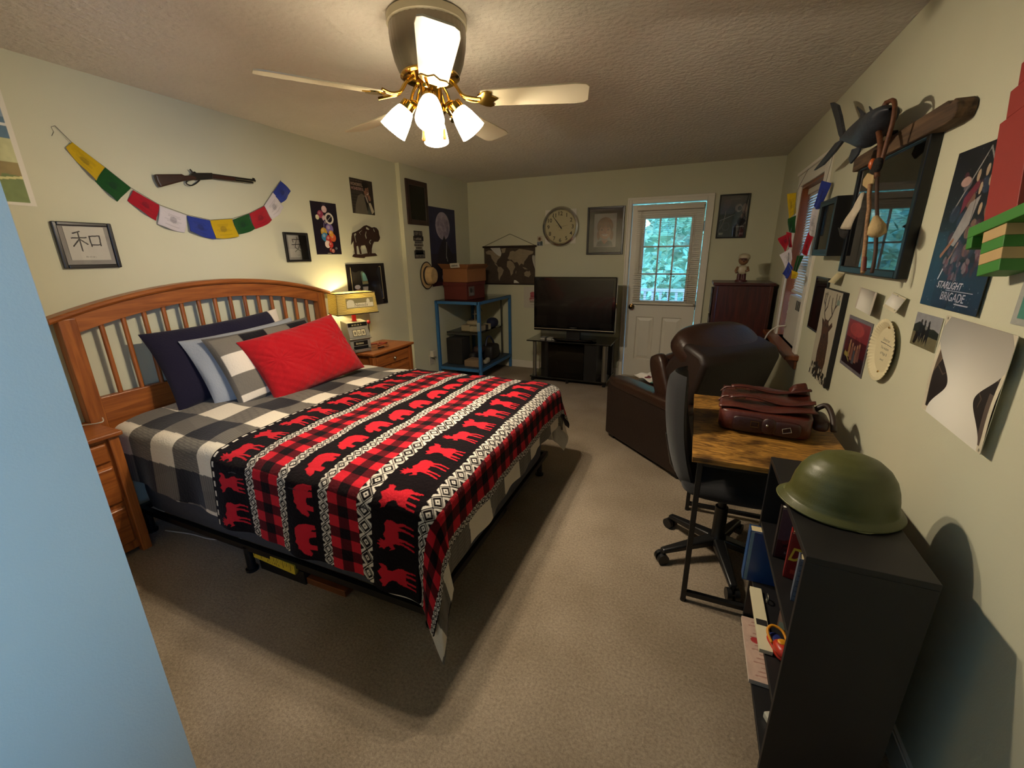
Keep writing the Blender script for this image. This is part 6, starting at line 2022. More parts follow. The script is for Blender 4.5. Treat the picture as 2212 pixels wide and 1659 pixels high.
wbx = MB().box(3.276, 3.315, 1.295, 1.590, 0.271, 0.286).build('carton', pm('white_card', '#c9c0a0', 0.7, var=0.03), wbk, world=True, bevel=0.001)
MB().box(3.279, 3.312, 1.40, 1.425, 0.286, 0.288).build('flap', DKL, wbk, world=True)


def clog(label, c, rz):
    t_ = thing('toy_clog', label, 'toy shoe', c, rz, 'books and things on the bookcase shelves')
    RED, ORG, BLU = pm('clog_red', '#b3301f', 0.35), pm('clog_orange', '#d08a1a', 0.4), pm('clog_blue', '#1c2a6a', 0.5)
    MB().rbox((0, 0.0, 0.012), (0.026, 0.050, 0.012), 3, 24, 8).build('sole', RED, t_, smooth=180)
    MB().rbox((0, -0.020, 0.028), (0.026, 0.032, 0.020), 2.6, 24, 10).build('toe', RED, t_, smooth=180)
    MB().rbox((0, 0.024, 0.026), (0.019, 0.022, 0.006), 2.6, 20, 6).build('lining', BLU, t_, smooth=180)
    MB().tube(smooth_curve([(-0.025, 0.000, 0.032), (-0.024, 0.034, 0.046), (0, 0.050, 0.052), (0.024, 0.034, 0.046), (0.025, 0.000, 0.032)], 5), 0.0045, 8).build('strap', ORG, t_, smooth=180)
    MB().rbox((0, -0.010, 0.047), (0.014, 0.012, 0.004), 2.4, 16, 6).build('badge', ORG, t_, smooth=180)


clog('red toy clog with a yellow strap, toe towards the room', (3.335, 1.325, 0.2705), math.radians(20))
clog('red and blue toy clog beside its mate, heel towards the camera', (3.365, 1.262, 0.2705), math.radians(160))
mg = thing('magazine', 'pale pink printed magazine lying on the bottom shelf', 'magazine', (3.36, 1.52, 0.0455), 0, 'books and things on the bookcase shelves')
cv = Cv(0.20, 0.30, '#b59a8a', 0.002)
for k in range(14):
    cv.line([(0.12 + 0.06 * (k % 3), 0.08 + k * 0.065), (0.5 + 0.1 * (k % 4), 0.10 + k * 0.065)], 0.005, '#8a5a52', 0.7)
cv.ell(0.2, 0.62, 0.09, 0.05, '#a02a2a').rect(0.42, 0.0, 1, 0.42, '#6a4a38').poly([(0.4, 0.35), (0.7, 0.7), (0.75, 0.4)], '#a8602a').ell(0.7, 0.2, 0.2, 0.1, '#2a201c').rect(0.3, 0.02, 0.34, 0.98, '#8d5a4a').blotch(0.2, 3, 8)
sheet('cover', cv, (3.283, 1.375, 0.0635), (1, 0, 0), (0, 1, 0), PAPER, mg, 0.001)
MB().box(3.283, 3.483, 1.375, 1.675, 0.0455, 0.0620).build('pages', pm('pages_c9b8a8', '#c9b8a8', 0.9), mg, world=True)
wc = thing('charger_block', 'small white charger block at the near end of the bottom shelf', 'charger', (3.345, 1.245, 0.0455), math.radians(25), 'books and things on the bookcase shelves')
MB().box(-0.022, 0.022, -0.028, 0.028, 0.0, 0.026).build('case', pm('charger_white', '#b9b6a6', 0.4), wc, bevel=0.005, seg=3)
MB().box(-0.012, 0.004, -0.003, 0.003, 0.026, 0.0275).box(-0.012, 0.004, 0.006, 0.010, 0.026, 0.0275).build('socket_slot', BLACKP, wc)

# ================================================================ helmet
hm = thing('steel_helmet', 'olive green steel helmet resting on the bookcase', 'helmet', (3.428, 1.400, 0.791), math.radians(4))
OLV = pm('olive_paint', '#4a4c24', 0.42, var=0.08, scale=5, bump=0.06, bscale=260)
HMX = Matrix.Scale(0.153, 4, (1, 0, 0)) @ Matrix.Scale(0.131, 4, (0, 1, 0)) @ Matrix.Scale(0.172, 4, (0, 0, 1))
prof = [(0.93, 0.0), (0.985, 0.012), (1.00, 0.035), (0.975, 0.06), (0.90, 0.13), (0.868, 0.22), (0.852, 0.34), (0.82, 0.48), (0.755, 0.64), (0.65, 0.78), (0.49, 0.90), (0.28, 0.975), (0.0, 1.0)]
pr2 = []
for i in range(len(prof) - 1):
    for k in range(4):
        f = k / 4
        pr2.append((prof[i][0] * (1 - f) + prof[i + 1][0] * f, prof[i][1] * (1 - f) + prof[i + 1][1] * f))
pr2.append(prof[-1])
sh_ = MB().lathe(pr2, 72, HMX, cap=False)
# the brim dips at the sides and lifts into a visor at the front (-x)
nv = []
for (x, y, z) in sh_.v:
    u = x / 0.153
    low = max(0.0, 1 - z / 0.05)
    if u < 0:
        x2 = x - 0.012 * low * max(0, -u) ** 2
        z2 = z + 0.012 * low * max(0, -u) ** 3
    else:
        x2, z2 = x, z + 0.004 * low * u ** 3
    nv.append((x2, y, z2))
sh_.v = nv
sh_.build('shell', OLV, hm, smooth=180, solid=0.003)
MB().tube([(0.152 * math.cos(a_) - (0.012 * math.cos(a_) ** 2 if math.cos(a_) < 0 else 0), 0.130 * math.sin(a_), 0.005 + (0.012 * abs(math.cos(a_)) ** 3 if math.cos(a_) < 0 else 0.004 * math.cos(a_) ** 3)) for a_ in [2 * PI * k / 72 for k in range(72)]], 0.0028, 6, closed=True).build('rolled_rim', pm('olive_rim', '#5b5c34', 0.4), hm, smooth=180)
MB().tube(smooth_curve([(-0.02, -0.122, 0.008), (0.0, -0.13, 0.004), (0.03, -0.128, 0.003), (0.05, -0.119, 0.008)], 4), 0.003, 6).build('chin_strap', pm('webbing', '#8a8558', 0.8), hm, smooth=180)

# ================================================================ right wall
# deep black shadow box with a bottle picture
SBX = pm('shadowbox_black', '#0c0a0b', 0.45)
sbx = thing('shadow_box', 'deep black shadow box frame with a bottle picture near the window', 'shadow box', (W, 3.05, 1.497))
a0, a1, z0, z1, dd = 2.885, 3.225, 1.497, 1.800, 0.082
MB().box(W - dd, W - 0.001, a0, a0 + 0.014, z0, z1).box(W - dd, W - 0.001, a1 - 0.014, a1, z0, z1).box(W - dd, W - 0.001, a0 + 0.014, a1 - 0.014, z0, z0 + 0.014).box(W - dd, W - 0.001, a0 + 0.014, a1 - 0.014, z1 - 0.014, z1).build('box_sides', SBX, sbx, world=True, bevel=0.002)
b_ = MB()
for p, q, r, s in ((a0 + .014, a0 + .04, z0 + .014, z1 - .014), (a1 - .04, a1 - .014, z0 + .014, z1 - .014), (a0 + .04, a1 - .04, z0 + .014, z0 + .035), (a0 + .04, a1 - .04, z1 - .03, z1 - .014)):
    b_.box(W - dd + 0.002, W - dd + 0.010, p, q, r, s)
b_.build('front_frame', SBX, sbx, world=True)
cv = Cv(0.30, 0.265, '#77736a', 0.0018)
cv.blotch(0.12, 4, 4)
cv.scribble(0.55, 0.86, 0.6, 0.13, '#a8a48a', 11).scribble(0.55, 0.66, 0.66, 0.15, '#a8a48a', 12)
cv.poly([(0.28, 0.14), (0.46, 0.14), (0.44, 0.46), (0.40, 0.52), (0.34, 0.52), (0.30, 0.46)], '#8d4038').poly([(0.22, 0.06), (0.5, 0.06), (0.48, 0.16), (0.26, 0.16)], '#4a4640').ell(0.6, 0.42, 0.2, 0.1, '#8f8a80').rect(0.2, 0.02, 0.62, 0.09, '#9a957c').ell(0.75, 0.46, 0.12, 0.06, '#a06a60')
sheet('picture', cv, (W - 0.062, a1 - 0.02, z0 + 0.019), RU, RV, PAPER, sbx, 0.002)
MB().box(W - dd + 0.011, W - dd + 0.013, a0 + 0.02, a1 - 0.02, z0 + 0.016, z1 - 0.016).build('glass', PANE, sbx, world=True)

# sunset picture behind shiny glass with a driftwood board over it
cv = Cv(0.59, 0.385, '#1a2226', 0.0025)
cv.rect(0, 0.0, 1, 1, '#7a4a24').rect(0, 0.62, 1, 1, '#8d5a30').rect(0, 0.44, 1, 0.62, '#7a4426').rect(0, 0.32, 1, 0.46, '#5a2c22').rect(0, 0, 1, 0.34, '#16181c')
cv.ell(0.32, 0.38, 0.14, 0.08, '#d8a030').ell(0.32, 0.38, 0.07, 0.05, '#f0cc50')
for k in range(9):
    cv.ell(0.1 + k * 0.1, 0.50 + 0.03 * math.sin(k * 2.1), 0.09, 0.02, '#4a2c20').ell(0.15 + k * 0.09, 0.545 + 0.02 * math.sin(k * 1.3), 0.06, 0.012, '#b08040', 0.7)
cv.blotch(0.2, 7, 8)
sunset = framed('large black-framed sunset picture with reflecting glass under the driftwood board', 'R', 2.050, 2.800, 1.420, 1.925, cv, 0.030, pm('frame_jet', '#08080a', 0.35), depth=0.036, mat_w=0.050, mat_m=pm('dark_mount', '#14191b', 0.6), glass=2)
DRF = wood('driftwood', '#3a2a1d', '#6a5138', axis=1, rough=0.8, coat=0.0)
dw = thing('driftwood_board', 'rough brown driftwood board resting along the top of the sunset picture', 'board', (W, 2.4, 1.90))
MB().prism([(2.840, 1.962), (1.945, 1.972), (1.918, 1.958), (1.895, 1.966), (1.872, 1.950), (1.868, 1.930), (1.878, 1.908), (1.925, 1.902), (2.400, 1.902), (2.830, 1.900)], -0.050, Matrix(((0, 0, 1, W - 0.002), (1, 0, 0, 0), (0, 1, 0, 0), (0, 0, 0, 1)))).build('plank', DRF, dw, world=True, bevel=0.004)
MB().box(W - 0.045, W - 0.003, 2.2, 2.6, 1.9255, 1.9265).build('felt_strip', BLACKP, dw, world=True)

# carved fish on the wall and the hide ornament hanging from its snout
FISHM = pm('fish_paint', '#2b3038', 0.45, var=0.3, scale=16, bump=0.2, bscale=60)
fs = thing('carved_fish', 'dark blue-grey carved fish with a forked tail mounted near the ceiling', 'sculpture', (W, 2.5, 2.0))
topc = [(2.80, 2.062), (2.70, 2.055), (2.55, 2.066), (2.43, 2.070), (2.36, 2.066), (2.26, 2.053), (2.215, 2.040), (2.185, 2.026)]
botc = [(2.80, 2.042), (2.70, 2.018), (2.55, 1.974), (2.43, 1.938), (2.36, 1.938), (2.26, 1.972), (2.215, 2.008), (2.185, 2.016)]
rows_ = []
for (y, zt_), (_, zb_) in zip(smooth_curve([(a, b, 0) for a, b in topc], 5), []) if False else []:
    pass
tc_ = smooth_curve([(0, a, b) for a, b in topc], 5)
bc_ = smooth_curve([(0, a, b) for a, b in botc], 5)
k = len(tc_)
for i in range(k):
    y = (tc_[i].y + bc_[i].y) / 2
    zc, hz = (tc_[i].z + bc_[i].z) / 2, max(0.004, (tc_[i].z - bc_[i].z) / 2)
    hx = 0.006 + 0.050 * math.sin(PI * min(1, (i + 0.6) / k)) ** 0.8
    rows_.append([(3.56 + hx * math.cos(2 * PI * j / 20), y, zc + hz * math.sin(2 * PI * j / 20)) for j in range(21)])
MB().grid(rows_).build('fish_body', FISHM, fs, world=True, smooth=180)


def fin(nm, pts, th, x=3.56):
    c = Vector((x, sum(p[0] for p in pts) / len(pts), sum(p[1] for p in pts) / len(pts)))
    k = len(pts)
    b = MB()
    A = [(x - th / 2, p[0], p[1]) for p in pts]
    B = [(x + th / 2, p[0], p[1]) for p in pts]
    b.add(A + B, [tuple(range(k)), tuple(range(k, 2 * k))[::-1]] + [(i, k + i, k + (i + 1) % k, (i + 1) % k) for i in range(k)])
    return b.build(nm, FISHM, fs, world=True, bevel=0.003)


fin('tail_lobe', FISH_TAILU, 0.014)
fin('tail_lobe', FISH_TAILL, 0.014)
fin('belly_fin', FISH_FIN, 0.010, 3.545)
fin('dorsal_fin', FISH_DORSAL, 0.010)
fin('dorsal_fin', FISH_DORSAL2, 0.008, 3.575)
MB().tube([(3.57, 2.50, 2.0), (W, 2.50, 2.0)], 0.010, 8).build('wall_bracket', BLACKM, fs, world=True)
HIDE = pm('hide', '#b39a6c', 0.85, var=0.15, bump=0.2)
LEABR = pm('braided_leather', '#5a3218', 0.6, var=0.35, scale=90)
hg = thing('hide_ornament', 'beaded hide ornament with feathers and thongs hanging from the fish', 'ornament', (3.56, 2.2, 1.45))
MB().tube(smooth_curve([(3.56, y, z) for y, z in [(2.255, 2.060)] + HANG_LOOP[0:]], 4), 0.010, 8).build('braided_thong', LEABR, hg, world=True, smooth=180)
MB().tube(smooth_curve([(3.565, y, z) for y, z in [(2.31, 2.045), (2.26, 2.062), (2.20, 2.050), (2.170, 2.02), (2.160, 1.97), (2.175, 1.90), (2.185, 1.84)]], 4), 0.008, 8).build('braided_thong', LEABR, hg, world=True, smooth=180)
YZ = Matrix(((0, 0, 1, 3.553), (1, 0, 0, 0), (0, 1, 0, 0), (0, 0, 0, 1)))
MB().prism(HANG_DISC, 0.008, YZ).build('rawhide_disc', HIDE, hg, world=True, bevel=0.002)
MB().rbox((3.557, 2.205, 1.835), (0.014, 0.045, 0.028), 2.6, 16, 8).build('fur_tuft', pm('dark_fur', '#17120f', 1.0, bump=0.6), hg, world=True, smooth=180)
MB().ball((3.545, 2.215, 1.845), (0.012, 0.012, 0.020)).build('bead', pm('orange_bead', '#b8541c', 0.4), hg, world=True, smooth=180)
rows_ = []
for i in range(14):
    t = i / 13
    q = Vector((2.300, 1.752)).lerp(Vector((2.270, 1.690)), min(1, t * 2)) if t < .5 else Vector((2.270, 1.690)).lerp(Vector((2.395, 1.615)), (t - .5) * 2)
    wv_ = 0.012 + 0.045 * t ** 0.8
    dirv = Vector((0.95, 0.30))
    rows_.append([(3.552 - 0.02 * math.sin(t * 2.4) + 0.006 * (s * s), q.x + dirv.x * wv_ * s * 1.5, q.y + dirv.y * wv_ * s * 0.25) for s in (-1, -.5, 0, .5, 1)])
MB().grid(rows_).build('feather', pm('feather_cream', '#b8ad98', 0.8, var=0.12, scale=30), hg, world=True, smooth=180, solid=0.002)
rows2 = []
for i in range(4):
    t = i / 3
    q = Vector((2.395, 1.615)).lerp(Vector((2.39, 1.585)), t)
    rows2.append([(3.532 + 0.006 * (s * s), q.x + 0.088 * s * (1 - .5 * t), q.y + 0.012 * s) for s in (-1, -.5, 0, .5, 1)])
MB().grid(rows2).build('feather_tip', pm('feather_black', '#15110f', 0.8), hg, world=True, smooth=180, solid=0.002)
MB().tube(smooth_curve([(3.548, y, z) for y, z in HANG_STRAPA], 4), 0.0075, 8).build('wrapped_thong', pm('wrapped_hide', '#8d6a48', 0.7, var=0.35, scale=110), hg, world=True, smooth=180)
MB().tube(smooth_curve([(3.556, y, z) for y, z in HANG_STRAPB], 4), 0.0065, 8).build('dark_thong', pm('dark_thong', '#3a2418', 0.7), hg, world=True, smooth=180)
MB().tube([(3.550, 2.088, 1.50), (3.550, 2.066, 1.45)], 0.0085, 8).build('red_tip', pm('dark_red_wrap', '#5f1c14', 0.6), hg, world=True, smooth=60)
MB().tube([(3.545, 2.045, 1.640), (3.545, 2.010, 1.605), (3.545, 2.000, 1.585), (3.545, 1.998, 1.572)], [0.010, 0.026, 0.028, 0.014], 12).build('gourd', HIDE, hg, world=True, smooth=60)

# sticky note
cv = Cv(0.13, 0.052, '#c9bd93', 0.003)
poster('sticky_note', 'pale yellow sticky note curling off the wall under the sunset picture', 'R', 2.80, 2.93, 1.357, 1.409, cv, curl=lambda U, V: 0.035 * (1 - V) ** 1.6, cat='note', edge='#c9bd93')
# certificate
cv = Cv(0.27, 0.31, '#8f8a92', 0.002)
cv.rect(0.12, 0.72, 0.88, 0.93, '#80505f').rect(0.16, 0.76, 0.84, 0.89, '#8d5f6a')
for k in range(15):
    cv.scribble(0.5, 0.66 - k * 0.034, 0.55 + 0.18 * ((k * 7) % 3) / 3, 0.014, '#5d5862', k)
cv.ell(0.32, 0.10, 0.06, 0.05, '#a08a7a')
framed('thin black-framed certificate with a pink heading below the shadow box', 'R', 3.032, 3.318, 1.045, 1.371, cv, 0.009, FRAMEBLK, depth=0.014)
# stag canvas
cv = Cv(0.345, 0.50, '#a8a08c', 0.002)
cv.blotch(0.06, 5, 6)
BRN = '#3a2214'
cv.poly([(0.30, 0.05), (0.26, 0.30), (0.30, 0.50), (0.26, 0.60), (0.40, 0.66), (0.62, 0.64), (0.76, 0.46), (0.80, 0.24), (0.72, 0.05)], BRN)
cv.poly([(0.30, 0.60), (0.36, 0.68), (0.58, 0.68), (0.62, 0.58), (0.52, 0.46), (0.42, 0.46)], '#4a2c18').poly([(0.18, 0.68), (0.32, 0.66), (0.36, 0.60), (0.26, 0.60)], BRN).poly([(0.62, 0.62), (0.76, 0.68), (0.82, 0.64), (0.68, 0.57)], BRN)
for s in ([(0.38, 0.66), (0.26, 0.74), (0.20, 0.84), (0.22, 0.96)], [(0.25, 0.75), (0.36, 0.82), (0.38, 0.93)], [(0.22, 0.82), (0.12, 0.86), (0.12, 0.94)], [(0.55, 0.67), (0.68, 0.74), (0.76, 0.84), (0.74, 0.97)], [(0.69, 0.75), (0.58, 0.83), (0.56, 0.92)], [(0.76, 0.83), (0.86, 0.88), (0.88, 0.96)]):
    cv.line(s, 0.011, '#2f2018')
cv.ell(0.44, 0.62, 0.03, 0.018, '#1a0f0a').ell(0.55, 0.62, 0.03, 0.018, '#1a0f0a').ell(0.48, 0.50, 0.06, 0.03, '#20130c')
for k in range(60):
    cv.line([(0.32 + 0.4 * rs.rand(), 0.1 + 0.35 * rs.rand())] * 2, 0.010, '#6a4526', 0.5)
for k in range(45):
    x = rs.rand(); cv.ell(x, 0.02 + 0.16 * rs.rand() * (1 - abs(x - .4)), 0.05, 0.025, '#1d1a16', 1, rs.rand() * 3)
for k in range(22):
    x = rs.rand(); cv.ell(x, 0.02 + 0.12 * rs.rand(), 0.03, 0.014, '#9a937f', 1, rs.rand() * 3)
cv.scribble(0.2, 0.95, 0.22, 0.025, '#5a5648', 3).rect(0.8, 0.87, 0.95, 0.92, '#6a7a70')
sc_ = thing('stag_canvas', 'narrow wrapped canvas of a brown stag with tall antlers', 'picture', (W, 2.83, 0.815))
MB().box(W - 0.026, W - 0.001, 2.657, 3.008, 0.815, 1.320).build('stretcher', pm('canvas_edge', '#14110f', 0.8), sc_, world=True, bevel=0.002)
sheet('painting', cv, (W - 0.0275, 3.005, 0.8175), RU, RV, PAPER, sc_, 0.001)
# red fantasy picture
cv = Cv(0.318, 0.243, '#6a6468', 0.002)
cv.rect(0.05, 0.06, 0.95, 0.94, '#4a1a20').rect(0.05, 0.60, 0.95, 0.94, '#7a2a30').rect(0.05, 0.06, 0.95, 0.3, '#23131a').ell(0.45, 0.78, 0.3, 0.13, '#9a3a3a')
for k in range(9):
    x = 0.22 + k * 0.07
    cv.poly([(x - 0.02, 0.45), (x, 0.62 + 0.1 * math.sin(k * 1.9)), (x + 0.02, 0.45)], '#2f1a20')
for (x, y, c) in ((0.3, 0.42, '#8d6a4a'), (0.42, 0.38, '#7a5244'), (0.52, 0.34, '#4a4a52'), (0.62, 0.38, '#7d5548'), (0.70, 0.42, '#6a4440')):
    cv.ell(x, y + 0.1, 0.03, 0.045, '#9a7058').poly([(x - 0.05, y - 0.2), (x - 0.04, y + 0.06), (x + 0.04, y + 0.06), (x + 0.05, y - 0.2)], c)
cv.ell(0.2, 0.25, 0.1, 0.05, '#8a7a40').line([(0.14, 0.3), (0.36, 0.14)], 0.006, '#a89a5a').blotch(0.3, 3, 9)
poster('fantasy_picture', 'grey-bordered red and black picture of a standing company', 'R', 2.260, 2.578, 0.980, 1.223, cv, GLOSSY, cat='picture', edge='#5a5558', thick=0.004)
# paper plate
pt_ = thing('paper_plate', 'white fluted paper plate with handwriting pinned to the wall', 'plate', (W, 2.078, 1.148))
n_ = 96
cvp = None
rad, ny_ = 0.122, 60
k1 = np.linspace(0, 1, 46); k2 = np.linspace(0, 2 * PI, 193)
Rg, Ag = np.meshgrid(k1 * rad, k2)
yy, zz = -Rg * np.cos(Ag), Rg * np.sin(Ag)
dp = np.where(Rg > 0.088, 0.014 * np.clip((Rg - 0.088) / 0.022, 0, 1) + 0.0012 * np.sin(Ag * 48) * np.clip((Rg - 0.09) / 0.02, 0, 1), 0.0)
dp = dp + 0.012 + 0.25 * (np.clip(-yy - 0.05, 0, 1)) ** 2 * 4
Pp = np.stack([W - dp, 2.078 + yy, 1.148 + zz], -1)
wr = Cv(0.244, 0.244, '#cfc49f', 0.0009)
INK = '#2f2c38'
wr.text('Dimitrius', 0.50, 0.66, 0.050, INK, 0.48, 0.0, 0.35).line([(0.30, 0.60), (0.5, 0.60), (0.74, 0.59)], 0.0022, INK)
wr.text('The wisdom', 0.50, 0.53, 0.046, INK, 0.48, 0.0, 0.2).text('of Magic 8', 0.50, 0.44, 0.046, INK, 0.44, 0.0, 0.2).text('award', 0.48, 0.34, 0.040, INK, 0.22, 0.0, 0.2)
wr.ell(0.52, 0.86, 0.012, 0.02, '#7a7258').ell(0.46, 0.13, 0.014, 0.016, '#7a7258')
uu = np.clip(((-yy / rad) * 0.5 + 0.5) * (wr.nx - 1), 0, wr.nx - 1).astype(int)
vv = np.clip(((zz / rad) * 0.5 + 0.5) * (wr.ny - 1), 0, wr.ny - 1).astype(int)
# denser mesh so the pen strokes stay legible
k1 = np.linspace(0, 1, 130); k2 = np.linspace(0, 2 * PI, 577)
Rg, Ag = np.meshgrid(k1 * rad, k2)
yy, zz = -Rg * np.cos(Ag), Rg * np.sin(Ag)
dp = np.where(Rg > 0.088, 0.014 * np.clip((Rg - 0.088) / 0.022, 0, 1) + 0.0014 * np.sin(Ag * 48) * np.clip((Rg - 0.09) / 0.02, 0, 1), 0.0) + 0.008
Pp = np.stack([-dp, yy, zz], -1)
uu = np.clip(((-yy / rad) * 0.5 + 0.5) * (wr.nx - 1), 0, wr.nx - 1).astype(int)
vv = np.clip(((zz / rad) * 0.5 + 0.5) * (wr.ny - 1), 0, wr.ny - 1).astype(int)
o = painted_mesh('plate_disc', Pp, wr.a[vv, uu], PAPER, pt_)
md = o.modifiers.new('thick', 'SOLIDIFY'); md.thickness = 0.001
MB().ball((-0.010, 0.0, 0.090), (0.003, 0.005, 0.005)).build('pin', BRASS, pt_, smooth=180)
MB().ball((-0.010, 0.004, -0.088), (0.003, 0.005, 0.005)).build('pin', BRASS, pt_, smooth=180)
MB().tube([(-0.009, 0, 0.09), (0.0, 0, 0.09)], 0.0015, 5).build('pin_shank', BRASS, pt_)
# two printed cards curling off the wall
cv = Cv(0.31, 0.094, '#b9b0a2', 0.0015)
cv.rect(0.40, 0.62, 0.62, 0.86, '#3f5a54').rect(0.40, 0.32, 0.60, 0.46, '#6a665e').line([(0.38, 0.5), (0.40, 0.25), (0.48, 0.18), (0.60, 0.24)], 0.003, '#5a6a64').scribble(0.14, 0.82, 0.10, 0.10, '#5a5850', 1).scribble(0.14, 0.5, 0.16, 0.10, '#4a4842', 2).scribble(0.14, 0.3, 0.1, 0.08, '#6a665e', 3).scribble(0.5, 0.1, 0.2, 0.07, '#8a6a5a', 4).scribble(0.78, 0.62, 0.16, 0.10, '#5a6a64', 5).scribble(0.76, 0.36, 0.18, 0.10, '#6a7a74', 6).scribble(0.74, 0.16, 0.12, 0.08, '#4a4a48', 7)
poster('printed_card', 'wide white folded card with a green logo above the red fantasy picture', 'R', 2.206, 2.516, 1.265, 1.359, cv, curl=lambda U, V: 0.030 * U ** 1.5 + 0.006 * (1 - V), cat='card')
cv = Cv(0.125, 0.056, '#bdb497', 0.0013)
cv.scribble(0.4, 0.82, 0.3, 0.16, '#77745e', 1).scribble(0.4, 0.45, 0.4, 0.14, '#9a957a', 2).rect(0.80, 0.1, 0.88, 0.9, '#77745e').ell(0.42, 0.85, 0.06, 0.1, '#4a4a40').blotch(0.08, 3, 6)
poster('printed_card', 'small cream card curling off the wall above the paper plate', 'R', 1.990, 2.115, 1.308, 1.364, cv, curl=lambda U, V: 0.010 + 0.020 * (1 - V) ** 1.5, cat='card', tilt=-0.10)
# photo
cv = Cv(0.174, 0.110, '#8a8a8c', 0.0013)
cv.rect(0, 0, 1, 0.42, '#6a644a').poly([(0, 0.42), (0, 0.62), (0.2, 0.74), (0.5, 0.60), (0.8, 0.62), (1, 0.55), (1, 0.36)], '#23281f')
for x in (0.28, 0.42, 0.58):
    cv.poly([(x - 0.07, 0.08), (x - 0.06, 0.5), (x - 0.02, 0.72), (x + 0.04, 0.72), (x + 0.07, 0.45), (x + 0.05, 0.06), (x, 0.3)], '#15151a').ell(x, 0.76, 0.035, 0.07, '#2a2622')
cv.ell(0.5, 0.6, 0.05, 0.06, '#6a6a66').poly([(0.1, 0.06), (0.14, 0.46), (0.24, 0.4), (0.2, 0.06)], '#1a1512').blotch(0.2, 5, 8)
poster('photo_print', 'small photograph of dark standing figures in a field', 'R', 1.728, 1.902, 1.211, 1.321, cv, GLOSSY, cat='photograph')
# white-bordered charcoal print
cv = Cv(0.37, 0.30, '#c9c0a8', 0.0014)
cv.rect(0.045, 0.055, 0.955, 0.945, '#57483a').ell(0.45, 0.5, 0.35, 0.45, '#7a6850').ell(0.42, 0.30, 0.16, 0.28, '#9a8462').rect(0.045, 0.80, 0.955, 0.945, '#3a2f28', 0.5).blotch(0.22, 3, 6)
DK = '#1a1210'
cv.poly([(0.05, 0.06), (0.05, 0.42), (0.12, 0.58), (0.16, 0.74), (0.24, 0.86), (0.34, 0.84), (0.36, 0.72), (0.30, 0.62), (0.30, 0.44), (0.34, 0.30), (0.28, 0.06)], DK)
cv.poly([(0.955, 0.06), (0.955, 0.72), (0.90, 0.84), (0.82, 0.86), (0.74, 0.80), (0.72, 0.68), (0.62, 0.58), (0.60, 0.36), (0.66, 0.06)], DK)
cv.poly([(0.60, 0.56), (0.48, 0.62), (0.40, 0.78), (0.34, 0.84), (0.38, 0.88), (0.46, 0.80), (0.56, 0.70), (0.70, 0.68)], '#2a1f1a').poly([(0.62, 0.40), (0.50, 0.30), (0.40, 0.42), (0.28, 0.56), (0.33, 0.60), (0.44, 0.48), (0.54, 0.42), (0.66, 0.54)], '#2a1f1a')
for s in ([(0.26, 0.60), (0.30, 0.68)], [(0.29, 0.58), (0.34, 0.66)], [(0.32, 0.56), (0.37, 0.63)], [(0.36, 0.84), (0.33, 0.90)], [(0.39, 0.85), (0.38, 0.91)]):
    cv.line(s, 0.007, '#3a2c24')
cv.ell(0.78, 0.74, 0.06, 0.09, '#33261f').line([(0.72, 0.78), (0.69, 0.72), (0.72, 0.70)], 0.006, '#4a392c').ell(0.84, 0.82, 0.09, 0.07, '#120c0a').line([(0.76, 0.60), (0.86, 0.64), (0.94, 0.62)], 0.005, '#6a5a48').line([(0.70, 0.50), (0.82, 0.42), (0.80, 0.34)], 0.004, '#4a3c30').line([(0.10, 0.5), (0.2, 0.44), (0.27, 0.5)], 0.004, '#4a3c30').rect(0.90, 0.06, 0.955, 0.5, '#6a5a50', 0.6)
cv.ell(0.03, 0.975, 0.012, 0.015, '#77705c').ell(0.97, 0.025, 0.012, 0.015, '#77705c')
poster('charcoal_print', 'white-bordered charcoal print of two dark figures with joined hands', 'R', 1.338, 1.708, 1.034, 1.334, cv, PAPER, cat='print', curl=lambda U, V: 0.020 * U ** 2.2 + 0.004 * np.sin(V * 4) ** 2)
# tall space-opera poster
cv = Cv(0.348, 0.462, '#14171f', 0.0016)
cv.rect(0, 0, 1, 0.3, '#152338').rect(0, 0, 0.2, 0.5, '#1a3a52', 0.5).line([(0.16, 0.62), (0.52, 0.97), (0.90, 0.62)], 0.006, '#8a8a88').line([(0.90, 0.62), (0.60, 0.34)], 0.004, '#6a6a70')
for k in range(26):
    x, y = 0.2 + 0.6 * rs.rand(), 0.34 + 0.5 * rs.rand()
    cv.ell(x, y, 0.03 + 0.05 * rs.rand(), 0.02 + 0.04 * rs.rand(), ['#4a2330', '#5f5a62', '#2a3348', '#3a2a3c', '#7a5a4a'][k % 5], 0.8, rs.rand() * 3)
cv.poly([(0.24, 0.42), (0.42, 0.66), (0.56, 0.70), (0.50, 0.54), (0.34, 0.40)], '#8f8a88').poly([(0.30, 0.70), (0.46, 0.80), (0.5, 0.76), (0.3, 0.6)], '#6a2636').poly([(0.70, 0.36), (0.86, 0.52), (0.92, 0.48), (0.80, 0.34)], '#6a6878')
cv.line([(0.16, 0.34), (0.30, 0.44)], 0.012, '#8d5a3a').line([(0.30, 0.30), (0.40, 0.42)], 0.008, '#8d6a5a')
for (x, y) in ((0.44, 0.82), (0.56, 0.84), (0.64, 0.78), (0.70, 0.70), (0.52, 0.74), (0.60, 0.62)):
    cv.ell(x, y, 0.025, 0.035, '#a8927a')
cv.ell(0.26, 0.80, 0.08, 0.03, '#a88a84')
for k in range(50):
    cv.ell(0.25 + 0.6 * rs.rand(), 0.20 + 0.18 * rs.rand(), 0.035, 0.016, ['#5f3440', '#4a3a4c', '#7a6a70', '#3a2430'][k % 4], 0.7, rs.rand() * 3)
for k in range(90):
    cv.ell(rs.rand(), rs.rand(), 0.004, 0.003, '#9aa0a8', 0.7)
